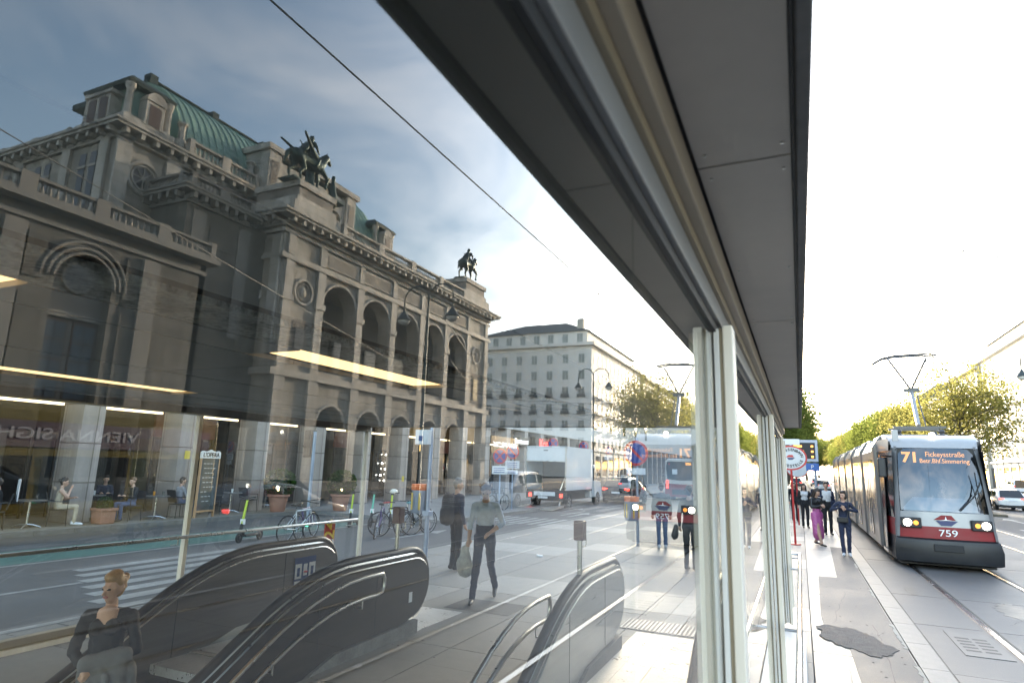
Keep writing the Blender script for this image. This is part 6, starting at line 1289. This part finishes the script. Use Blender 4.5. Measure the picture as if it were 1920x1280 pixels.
MB().box(-.03, .03, -.48, -.42, 0, 1.95).obj('post', wd, cb_); MB().box(-.03, .03, .42, .48, 0, 1.95).obj('post', wd, cb_); MB().box(-.03, .03, -.42, .42, .18, .24).obj('rail', wd, cb_); MB().box(-.02, .02, -.42, .42, .24, 1.93).obj('slate', mat('slate_board', (0.03, 0.045, 0.05), .7, var=.2), cb_)
hd = MB().prism([(-.48, 1.95), (.48, 1.95), (.48, 2.15), (.40, 2.2), (.2, 2.17), (0, 2.24), (-.2, 2.17), (-.40, 2.2), (-.48, 2.15)], 'x', -.03, .03).obj('header', mat('header_white', (.62, .62, .6), .6, var=.05), cb_); text("L'OPERA", .2, dark, cb_, (.034, 0, 2.06), '+x', width=.8, bold=.004)
chk = mat('chalk', (.4, .42, .42), .8, var=.2)
for r, (n_, w__) in enumerate(((3, .5), (4, .6), (3, .42), (4, .62), (3, .5), (4, .56), (2, .34), (3, .5), (2, .4))):
    y0 = -.32 + .05 * (r % 3)
    for i in range(n_): MB().box(.0205, .0225, y0 + i * w__ / n_, y0 + (i + .72) * w__ / n_, 1.76 - r * .155, 1.785 - r * .155).obj('chalk_line', chk, cb_)
# ================================================================ cycles and scooters
def bicycle(label, loc, rz, fm, lean=0.0, seat=None):
    t = thing('bicycle', label, 'bicycle', loc, rz, 'bicycles parked at the kerb'); t.rotation_euler = (lean, 0, rz); r = .34
    for x in (-.52, .52):
        c = (x, 0, r); o = MB().tube([(x + r * math.cos(2 * math.pi * k / 28), 0, r + r * math.sin(2 * math.pi * k / 28)) for k in range(28)], .018, 6, closed=True, cap=False).obj('tyre', tyre_m, t, smooth=True)
        MB().tube([(x + (r - .025) * math.cos(2 * math.pi * k / 28), 0, r + (r - .025) * math.sin(2 * math.pi * k / 28)) for k in range(28)], .008, 5, closed=True, cap=False).obj('rim', rim_m, t)
        sp = MB()
        for k in range(12):
            a_ = 2 * math.pi * k / 12; sp.tube([(x, 0, r), (x + (r - .02) * math.cos(a_), 0, r + (r - .02) * math.sin(a_))], .002, 3)
        sp.obj('spokes', rim_m, t, kind='stuff'); MB().cyl((x, -.05, r), (x, .05, r), .025, n=8).obj('hub', rim_m, t)
    bb, st, hd, hb = (-.08, 0, .30), (-.22, 0, .78), (.38, 0, .80), (.42, 0, .66)
    for p, q in ((bb, st), (st, hd), (bb, hb), (hd, hb)): MB().tube([p, q], .018, 7).obj('frame_tube', fm, t)
    for y in (-.05, .05): MB().tube([(-.52, y, r), bb], .010, 6).obj('stay', fm, t); MB().tube([(-.52, y, r), (-.2, y * .5, .7)], .009, 6).obj('stay', fm, t); MB().tube([(.43, y, .64), (.52, y, r)], .012, 6).obj('fork', fm, t)
    MB().tube([st, (-.26, 0, .93)], .014, 6).obj('seat_post', steel, t); MB().loft([[(-.40, -.07, .92), (-.40, .07, .92), (-.40, .07, .96), (-.40, -.07, .96)], [(-.25, -.05, .93), (-.25, .05, .93), (-.25, .05, .98), (-.25, -.05, .98)], [(-.12, -.02, .94), (-.12, .02, .94), (-.12, .02, .97), (-.12, -.02, .97)]]).obj('saddle', seat or dark, t)
    MB().tube([hd, (.36, 0, .98)], .014, 6).obj('stem', steel, t); MB().tube([(.28, -.30, 1.0), (.36, -.2, .99), (.38, 0, .98), (.36, .2, .99), (.28, .30, 1.0)], .012, 6).obj('handlebar', dark, t)
    MB().tube([(-.08 + .09 * math.cos(2 * math.pi * k / 16), .04, .3 + .09 * math.sin(2 * math.pi * k / 16)) for k in range(16)], .008, 4, closed=True, cap=False).obj('chainring', steel, t)
    for s_ in (-1, 1): MB().tube([(-.08, s_ * .06, .3), (-.08 + s_ * .12, s_ * .1, .3 - s_ * .12), (-.08 + s_ * .12, s_ * .18, .3 - s_ * .12)], .010, 5).obj('crank', dark, t)
    return t
fw_ = mat('frame_white', (.6, .62, .64), .35, var=.05); fk = mat('frame_black', (.02, .02, .022), .35, var=.05); fb = mat('frame_violet', (.08, .06, .16), .35, var=.05); fg = mat('frame_lime', (.30, .40, .04), .4, var=.05)
teal = mat('saddle_teal', (.03, .22, .26), .5, var=.1); redc = mat('saddle_cover_red', (.4, .07, .06), .6, var=.1)
bicycle('white-framed bicycle standing alone behind the handrail beside the lime scooter', (-12.35, 13.35, -.03), R_(95), fw_, R_(6))
bicycle('violet bicycle leaning on the white-framed bicycle', (-12.6, 14.0, -.03), R_(110), fb, R_(-8))
bicycle('dark bicycle with pale tyres first in the crowded cycle rack', (-11.2, 15.35, -.03), R_(118), fb, R_(7), dark)
bicycle('black bicycle with red saddle cover in the crowded cycle rack', (-11.0, 15.95, -.03), R_(60), fk, R_(-5), redc)
bicycle('black and lime bicycle with turquoise saddle nearest the grey pole', (-10.75, 16.6, -.03), R_(75), fk, R_(5), teal)
bicycle('slim dark bicycle last in the rack behind the grey pole', (-11.15, 17.3, -.03), R_(80), fk, R_(-4))
bicycle('dark bicycle standing alone on the wide pavement beside the lorry', (-12.6, 26.2, .085), R_(80), fk, R_(4))
def scooter(label, loc, rz, m_):
    t = thing('scooter', label, 'scooter', loc, rz, 'electric kick scooters')
    for x in (-.42, .45): MB().tube([(x + .10 * math.cos(2 * math.pi * k / 18), 0, .12 + .10 * math.sin(2 * math.pi * k / 18)) for k in range(18)], .03, 7, closed=True, cap=False).obj('wheel', tyre_m, t, smooth=True); MB().cyl((x, -.03, .12), (x, .03, .12), .06, n=12).obj('hub', dark, t)
    MB().box(-.38, .28, -.08, .08, .13, .19).obj('deck', dark, t, bevel=.015); MB().tube([(.26, 0, .17), (.38, 0, .30)], .035, 8).obj('neck', dark, t); MB().tube([(.44, 0, .2), (.38, 0, .46)], .04, 8).obj('fork', dark, t)
    MB().tube([(.39, 0, .44), (.27, 0, 1.05)], .032, 8).obj('stem', m_, t); MB().tube([(.27, -.24, 1.13), (.27, 0, 1.1), (.27, .24, 1.13)], .016, 6).obj('handlebar', dark, t); MB().box(.23, .31, -.05, .05, 1.05, 1.14).obj('display', dark, t, bevel=.01); MB().box(.335, .40, -.055, .055, .45, .58).obj('battery_label', nw, t)
    return t
lime = mat('scooter_lime', (.42, .52, .03), .4, var=.05); mint = mat('scooter_mint', (.12, .42, .30), .4, var=.05)
scooter('lime green scooter standing alone behind the handrail by the white bicycle', (-13.2, 12.55, -.03), R_(-78), lime)
scooter('lime scooter in front of the lamp-lit planter', (-13.6, 17.3, -.03), R_(-70), lime); scooter('mint green scooter between two lime scooters', (-13.1, 17.8, -.03), R_(-75), mint); scooter('lime scooter with a pale bicycle helmet beside the mint scooter', (-12.5, 17.9, -.03), R_(-65), lime)
hm = MB().ball((0, 0, 0), (.13, .16, .10), 14, 8).obj('helmet', mat('helmet_white', (.55, .52, .45), .4, var=.1), None, smooth=True); hm.location = (-12.4, 17.75, 1.12); tag(hm, 'pale bicycle helmet hanging on the lime scooter beside the mint one', 'helmet')
# ================================================================ poles, signs, lamps, lights
galv = mat('galvanised', (.30, .34, .42), .45, .5, var=.12, scale=4)
bp = thing('grey_pole', 'tall blue-grey steel pole with a small white transit box on the station forecourt', 'pole', (-7.9, 12.7, 0))
MB().cyl((0, 0, 0), (0, 0, 4.6), .055, .05, 12).obj('mast', galv, bp, smooth=True); MB().box(-.09, .09, -.1, .1, .9, 1.02).obj('clamp', galv, bp, bevel=.01)
wb = MB().box(-.30, .05, -.24, -.08, 2.52, 2.86).obj('white_box', mat('box_white', (.5, .5, .5), .5, var=.05), bp, bevel=.01); MB().box(-.2, -.08, -.247, -.24, 2.6, 2.72).obj('transit_symbol', MATS['notice_blue'], wb)
def bin_(parent, x, y, z, orange):
    MB().lathe([(.0, 0), (.17, 0), (.19, .05), (.20, .5), (.21, .55)], (x, y, z), 16).obj('litter_bin', galv, parent, smooth=True); MB().lathe([(.205, .0), (.215, .02), (.215, .12), (.205, .14)], (x, y, z + .52), 16).obj('bin_band', mat('bin_orange', (.62, .13, .02), .5, var=.1), parent, smooth=True)
    for k in range(6):
        a_ = 2 * math.pi * k / 6; MB().box(x + .196 * math.cos(a_) - .02, x + .196 * math.cos(a_) + .02, y + .196 * math.sin(a_) - .02, y + .196 * math.sin(a_) + .02, z + .08, z + .46).obj('bin_stripe', mat('bin_yellow', (.5, .36, .06), .5, var=.1), parent)
bin_(bp, -.26, .05, .95, True)
sb = mat('sign_blue', (.02, .04, .22), .4, var=0); sr = mat('sign_red', (.42, .02, .02), .4, var=0)
def nosign(parent, x, y, z, r=.3, cross=False):
    d = MB().cyl((x, y, z), (x, y - .02, z), r, n=24).obj('sign_rim', sr, parent); MB().cyl((x, y - .021, z), (x, y - .026, z), r * .8, n=24).obj('sign_disc', sb, parent)
    for s_ in ((-1, 1) if cross else (1,)):
        q = MB().box(-r * .8, r * .8, -.003, 0, -.035, .035).obj('sign_bar', sr, parent); q.location = (x, y - .027 - .002 * s_, z); q.rotation_euler = (0, s_ * R_(45), 0)
def signpost(label, loc, hgt, plates, cross=False, r=.3):
    t = thing('no_parking_sign', label, 'sign', loc, 0, 'round blue and red parking signs'); MB().cyl((0, 0, 0), (0, 0, hgt + r), .035, n=10).obj('post', galv, t); nosign(t, 0, -.04, hgt, r, cross)
    for i, (w__, hh) in enumerate(plates):
        MB().box(-w__, w__, -.06, -.045, hgt - r - .08 - hh - i * .42, hgt - r - .08 - i * .42).obj('info_plate', mat('plate_white', (.6, .6, .62), .5, var=.05), t)
        for k in range(3): MB().box(-w__ * .8, w__ * .7, -.064, -.0605, hgt - r - .08 - hh - i * .42 + hh * (.2 + .25 * k), hgt - r - .08 - hh - i * .42 + hh * (.27 + .25 * k)).obj('plate_line', sb, t)
signpost('no stopping sign with one white plate before the lorry, on the pavement edge', (-12.05, 25.2, .085), 2.40, [(.36, .36)], True, .34); signpost('parking sign with two white plates beside the lorry shutter', (-12.35, 27.2, .085), 2.65, [(.36, .36), (.28, .2)], False, .34)
signpost('no stopping sign rising behind the lorry roof', (-13.2, 34.8, .085), 3.35, [(.34, .3)], True, .33); signpost('no stopping sign on the pavement beyond the lorry cab', (-13.0, 40.0, .085), 3.4, [(.34, .42)], True, .33)
signpost('no stopping sign farthest along the arcade pavement', (-12.6, 44.6, .085), 3.3, [(.3, .3)], True, .3)
ps = thing('bin_post', 'no parking sign on a post with an orange banded litter bin beyond the platform', 'sign', (-4.25, 18.0, 0)); MB().cyl((0, 0, 0), (0, 0, 3.0), .04, n=10).obj('post', galv, ps); nosign(ps, -.02, -.05, 2.55, .36); MB().box(-.30, .25, -.06, -.045, 1.95, 2.13).obj('info_plate', MATS['plate_white'], ps); bin_(ps, -.12, -.18, .68, True)
def lamp_post(label, loc, h=8.6):
    t = thing('street_lamp', label, 'street lamp', loc, 0, 'double-armed street lamps along the ring road'); lm_ = mat('lamp_iron', (.055, .065, .06), .45, .5, var=.15)
    MB().tube([(0, 0, 0), (0, 0, 1.0), (0, 0, 1.05), (0, 0, h - .9)], [.13, .11, .075, .045], 12).obj('mast', lm_, t, smooth=True)
    for s_ in (-1, 1):
        pts = [(0, 0, h - .95)] + [(s_ * (.52 - .52 * math.cos(R_(a_))), 0, h - .55 + .52 * math.sin(R_(a_))) for a_ in range(0, 181, 20)] + [(s_ * 1.04, 0, h - .9)]
        MB().tube(pts, .028, 8).obj('arm', lm_, t, smooth=True); MB().lathe([(.05, .38), (.07, .3), (.14, .2), (.27, .02), (.28, 0)], (s_ * 1.04, 0, h - 1.3), 16).obj('shade', lm_, t, smooth=True); MB().ball((s_ * 1.04, 0, h - 1.32), (.22, .22, .16), 12, 8).obj('globe', mat('opal_glass', (.75, .72, .65), .25, var=0), t, smooth=True)
    return t
lamp_post('double-armed lamp mirrored before the loggia arches of the opera house', (11.6, 18.7, -.03)); lamp_post('double-armed lamp mirrored before the white corner building', (11.6, 39.1, -.03)); lamp_post('double-armed lamp behind the tram pantograph', (11.6, 59.5, -.03)); lamp_post('distant double-armed lamp between the trees', (11.6, 80, -.03))
grn = mat('signal_green', (.05, .7, .35), .4, var=0, emit=2.0, ecol=(.08, 1, .45))
def signal(label, loc, h, face):
    t = thing('traffic_light', label, 'traffic light', loc, 0, 'traffic lights showing green'); MB().cyl((0, 0, 0), (0, 0, h + .3), .06, n=10).obj('mast', galv, t); s_ = MB().box(-.32, -.04, -.14, .14, h - .55, h + .35).obj('signal_head', dark, t, bevel=.03)
    fx, fy = (.0, -.15) if face == '-y' else (.05, 0)
    for z, m_ in ((h + .12, dark), (h - .28, grn)):
        MB().lathe([(0, 0), (.10, 0), (.10, .02)], n=16).obj('lens', m_, s_); l = s_.children[-1]; l.rotation_euler = (R_(90), 0, 0) if face == '-y' else (0, R_(90), 0); l.location = (-.18, -.145, z) if face == '-y' else (-.035, -.02, z)
        MB().tube([(-.28, -.14, z + .03), (-.25, -.26, z + .11), (-.11, -.26, z + .11), (-.08, -.14, z + .03)], .012, 5).obj('visor', dark, s_)
    return t
signal('pedestrian signal with green walking figures before the arcade pillars', (-14.7, 16.3, -.03), 2.75, '-y'); signal('green traffic light beside the ring road shops', (30.6, 113, .1), 5.4, '-y')
# tram stop post, displays
tsp = thing('tram_stop_sign', 'red-rimmed oval tram stop sign lettered STRASSENBAHN HALTESTELLE on a red post', 'sign', (-.24, 21.4, 0)); redp = mat('stop_red', (.40, .02, .02), .4, var=.05)
MB().cyl((0, 0, 0), (0, 0, 2.4), .032, n=10).obj('post', redp, tsp); MB().cyl((0, 0, 0), (0, 0, .03), .16, n=14).obj('base', redp, tsp)
def oval(rx, rz_, y0, y1, z, m_, nm): MB().prism([(rx * math.cos(2 * math.pi * k / 32), z + rz_ * math.sin(2 * math.pi * k / 32)) for k in range(32)], 'y', y0, y1).obj(nm, m_, tsp)
oval(.47, .38, -.03, .03, 2.58, redp, 'rim'); oval(.42, .33, -.036, -.031, 2.58, MATS['box_white'], 'face')
def arc_text(s, rx, rz_, a0, a1, z, top):
    for i, ch in enumerate(s):
        a_ = R_(a0 + (a1 - a0) * i / (len(s) - 1)); o = text(ch, .115, dark, tsp, (rx * math.cos(a_), -.042, z + rz_ * math.sin(a_)), '-y', bold=.003); o.rotation_euler = (R_(90), 0, 0); o.rotation_euler = (Matrix.Rotation(R_(90), 3, 'X') @ Matrix.Rotation(a_ - math.pi / 2 if top else a_ + math.pi / 2, 3, 'Z')).to_euler()
arc_text('STRASSENBAHN', .33, .25, 165, 15, 2.58, True); arc_text('HALTESTELLE', .33, .25, 202, 338, 2.58, False)
MB().prism([(-.13, 2.6), (.10, 2.6), (.06, 2.67), (-.05, 2.67)], 'y', -.042, -.037).obj('emblem_red', redp, tsp); MB().prism([(-.1, 2.585), (.13, 2.585), (.05, 2.52), (-.06, 2.52)], 'y', -.042, -.037).obj('emblem_blue', MATS['emblem_blue'], tsp)
MB().box(-.35, .28, -.02, .02, 2.98, 3.16).obj('stop_name_plate', MATS['plate_white'], tsp)
dsp = thing('departure_display', 'grey departure display with amber lines behind the tram stop sign', 'display', (.10, 26.0, 0)); MB().cyl((.42, .1, 0), (.42, .1, 3.3), .05, n=10).obj('post', galv, dsp); MB().box(-.40, .55, -.12, .1, 2.55, 3.35).obj('case', mat('case_grey', (.35, .37, .42), .5, var=.05), dsp, bevel=.02); MB().box(-.33, .46, -.13, -.121, 2.66, 3.25).obj('screen', dark, dsp)
for k in range(3):
    MB().box(-.28, .02 + .06 * (k % 2), -.136, -.131, 3.08 - .19 * k, 3.15 - .19 * k).obj('text_line', led, dsp); MB().box(.32, .4, -.136, -.131, 3.08 - .19 * k, 3.15 - .19 * k).obj('text_line', led, dsp)
MB().box(.12, .55, -.1, .08, 2.22, 2.5).obj('parking_plate', mat('plate_blue', (.03, .10, .32), .5, var=0), dsp); text('P', .2, nw, dsp, (.33, -.106, 2.36), '-y')
s2 = thing('tram_stop_sign', 'second white oval stop sign on a red post farther along the platform', 'sign', (-.15, 29.5, 0)); MB().cyl((0, 0, 0), (0, 0, 2.5), .03, n=8).obj('post', redp, s2); MB().prism([(.4 * math.cos(2 * math.pi * k / 24) + .05, 2.3 + .32 * math.sin(2 * math.pi * k / 24)) for k in range(24)], 'y', -.03, .03).obj('face', MATS['box_white'], s2); MB().tube([(.05 + .41 * math.cos(2 * math.pi * k / 24), 0, 2.3 + .33 * math.sin(2 * math.pi * k / 24)) for k in range(24)], .03, 5, closed=True, cap=False).obj('rim', redp, s2)
lt = MB().box(-.13, .13, -.07, .07, 0, .05).obj('litter', nw, None, bevel=.02); put(lt, (-5.73, 14.3, 0), (.1, .15, .5)); lt.scale = (.6, .6, .8); tag(lt, 'crumpled white paper lying on the forecourt paving', 'litter')
# ================================================================ overhead wires
wm = mat('wire', (.02, .022, .025), .5, .3, var=0)
def wire(label, pts, r=.009):
    tag(MB().tube(pts, r, 5).obj('overhead_wire', wm, None), label, 'wire', 'overhead tram wires')
wire('tram contact wire over the near track', [(3.13, y, 5.62 + .03 * math.cos(y / 9)) for y in range(-14, 190, 6)])
wire('span wire crossing to the opera side near the tour bus', [(6.24, -3.86, 6.3), (11.28, 10.51, 6.3), (15.86, 23.57, 6.35)], .009)
wire('span wire crossing above the tram', [(-20, 36, 7.5), (3, 38, 6.3), (11.6, 39, 6.2), (30, 41, 7.5)], .012); wire('span wire crossing behind the pantograph', [(3, 58, 6.6), (11.6, 59.5, 6.6), (36, 62, 9.0)], .014)
wire('sagging cable between the lamps mirrored across the corner building', [(8, 14, 5.9), (16, 34, 6.0), (30, 70, 9)], .012); wire('second sagging cable mirrored across the corner building', [(9, 16, 5.2), (20, 40, 6.2), (36, 84, 10)], .012)
cl = thing('wire_insulator', 'small insulator clamps on the contact wire before the corner building', 'insulator', (3.13, 12.0, 5.65)); MB().ball((0, 0, 0), (.018, .035, .02), 8, 6).obj('clamp', pm, cl)
for k in range(1): MB().ball((0, 1.0 + k * 1.0, .0), (.015, .03, .02), 6, 5).obj('clamp', pm, cl)
bd = thing('flying_bird', 'small dark bird gliding in the white sky beside the canopy', 'bird', (8.0, 36.0, 13.2)); body('body', [((-.0, -.15, 0), (0, .15, .02), .05, .04, 'b'), ((0, 0, .02), (.3, -.05, .1), .04, .015, 'b', 1, .4), ((0, 0, .02), (-.3, -.05, .1), .04, .015, 'b', 1, .4), ((0, .15, .02), (0, .3, .02), .03, .02, 'b')], {'b': dark}, bd, voxel=.015, smooth=1)
# ================================================================ trees
bark = mat('bark', (.075, .06, .045), .9, var=.25, scale=8, bump=.5, bscale=20)
leafs = [leaf_mat('leaf_green', (.05, .072, .022), (.30, .35, .08)), leaf_mat('leaf_yellow', (.09, .085, .025), (.44, .41, .12))]
def tree_mesh(seed, h, rad, lm_, n_tips, per, leaf, open_=0.0):
    rng = random.Random(seed); tb_ = MB(); tips = []; hb = h * .30
    pts = [(0, 0, 0), (rng.uniform(-.1, .1), rng.uniform(-.1, .1), hb * .5), (rng.uniform(-.2, .2), rng.uniform(-.2, .2), hb), (rng.uniform(-.4, .4), rng.uniform(-.4, .4), h * .6), (rng.uniform(-.5, .5), rng.uniform(-.5, .5), h * .9)]
    tb_.tube(pts, [.28, .22, .19, .11, .03], 8)
    for i in range(13):
        z0 = hb + (h * .62 - hb) * rng.random(); a_ = rng.uniform(0, 2 * math.pi); L = rad * rng.uniform(.6, 1.0); up = rng.uniform(.35, .95) * L
        p0 = Vector((0, 0, z0)); p1 = p0 + Vector((math.cos(a_) * L * .5, math.sin(a_) * L * .5, up * .6)); p2 = p0 + Vector((math.cos(a_ + .2) * L, math.sin(a_ + .2) * L, up)); tb_.tube([p0, p1, p2], [.09, .055, .02], 5); tips += [p1, p2, (p1 + p2) / 2]
        for k in range(3):
            q = p1.lerp(p2, rng.random()) ; e = q + Vector((rng.uniform(-1, 1), rng.uniform(-1, 1), rng.uniform(-.1, 1))) * rad * .32; tb_.tube([q, e], [.03, .01], 4); tips.append(e)
    while len(tips) < n_tips:
        a_ = rng.uniform(0, 2 * math.pi); cz = rng.uniform(-.85, 1); rr = math.sqrt(1 - cz * cz) * rng.uniform(.45, 1); tips.append(Vector((math.cos(a_) * rr * rad, math.sin(a_) * rr * rad, h * .66 + cz * h * .34)))
    lb_ = MB(); nr = np.random.default_rng(seed)
    for tp in tips:
        cr_ = rad * rng.uniform(.16, .34)
        for k in range(per):
            g_ = nr.normal(size=3) * cr_ * .55; p = tp + Vector(g_); u = Vector(nr.normal(size=3)).normalized(); v = u.cross(Vector(nr.normal(size=3))).normalized(); s_ = leaf * (.6 + .8 * nr.random())
            lb_.quad(p - u * s_, p - v * s_ * .55, p + u * s_, p + v * s_ * .55)
    return tb_.mesh('trunk', bark, True), lb_.mesh('crown', lm_)
TM = [tree_mesh(3, 10.5, 4.0, leafs[0], 280, 130, .10), tree_mesh(5, 11.5, 4.3, leafs[1], 150, 88, .10), tree_mesh(11, 10.0, 3.8, leafs[0], 280, 130, .10)]
def tree(label, x, y, v, s_=1.0, rz=0.0, group=None):
    t = thing('street_tree', label, 'tree', (x, y, 0.0), rz, group); t.scale = (s_,) * 3; a_ = link('trunk', TM[v][0], t); link('crown', TM[v][1], t)
    return t
tree('airy yellow-green tree standing beside the tram pantograph', 9.9, 50.5, 1, .86, .5)
tree('yellow-green tree next along the strip behind the pantograph tree', 9.9, 62, 1, .84, 2.0); tree('rounded green tree behind the tram roof', 9.9, 78, 2, .9, 1.0)
for i, y in enumerate((92, 106, 122, 140, 160, 185)): tree('green tree in the far row along the ring road strip', 9.9, y, (0, 2, 1)[i % 3], .95, i * 1.3, 'far row of ring road trees')
tree('dense green tree hanging over the departure display', -2.6, 60, 0, 1.05, .3); tree('green tree behind the dense tree on the platform side', -3.4, 74, 2, 1.05, 2.2)
for i, y in enumerate((88, 104, 122, 142, 165, 190, 220)): tree('green tree in the far row on the platform side', -2.2, y, (0, 2)[i % 2], 1.1, i * 1.7, 'far row of platform side trees')
for i, (x, y) in enumerate(((2, 230), (6, 245), (-6, 240), (12, 235), (18, 250), (-12, 250))): tree('green tree closing the far end of the street', x, y, (0, 2)[i % 2], 1.4, i * 1.1, 'trees closing the street end')
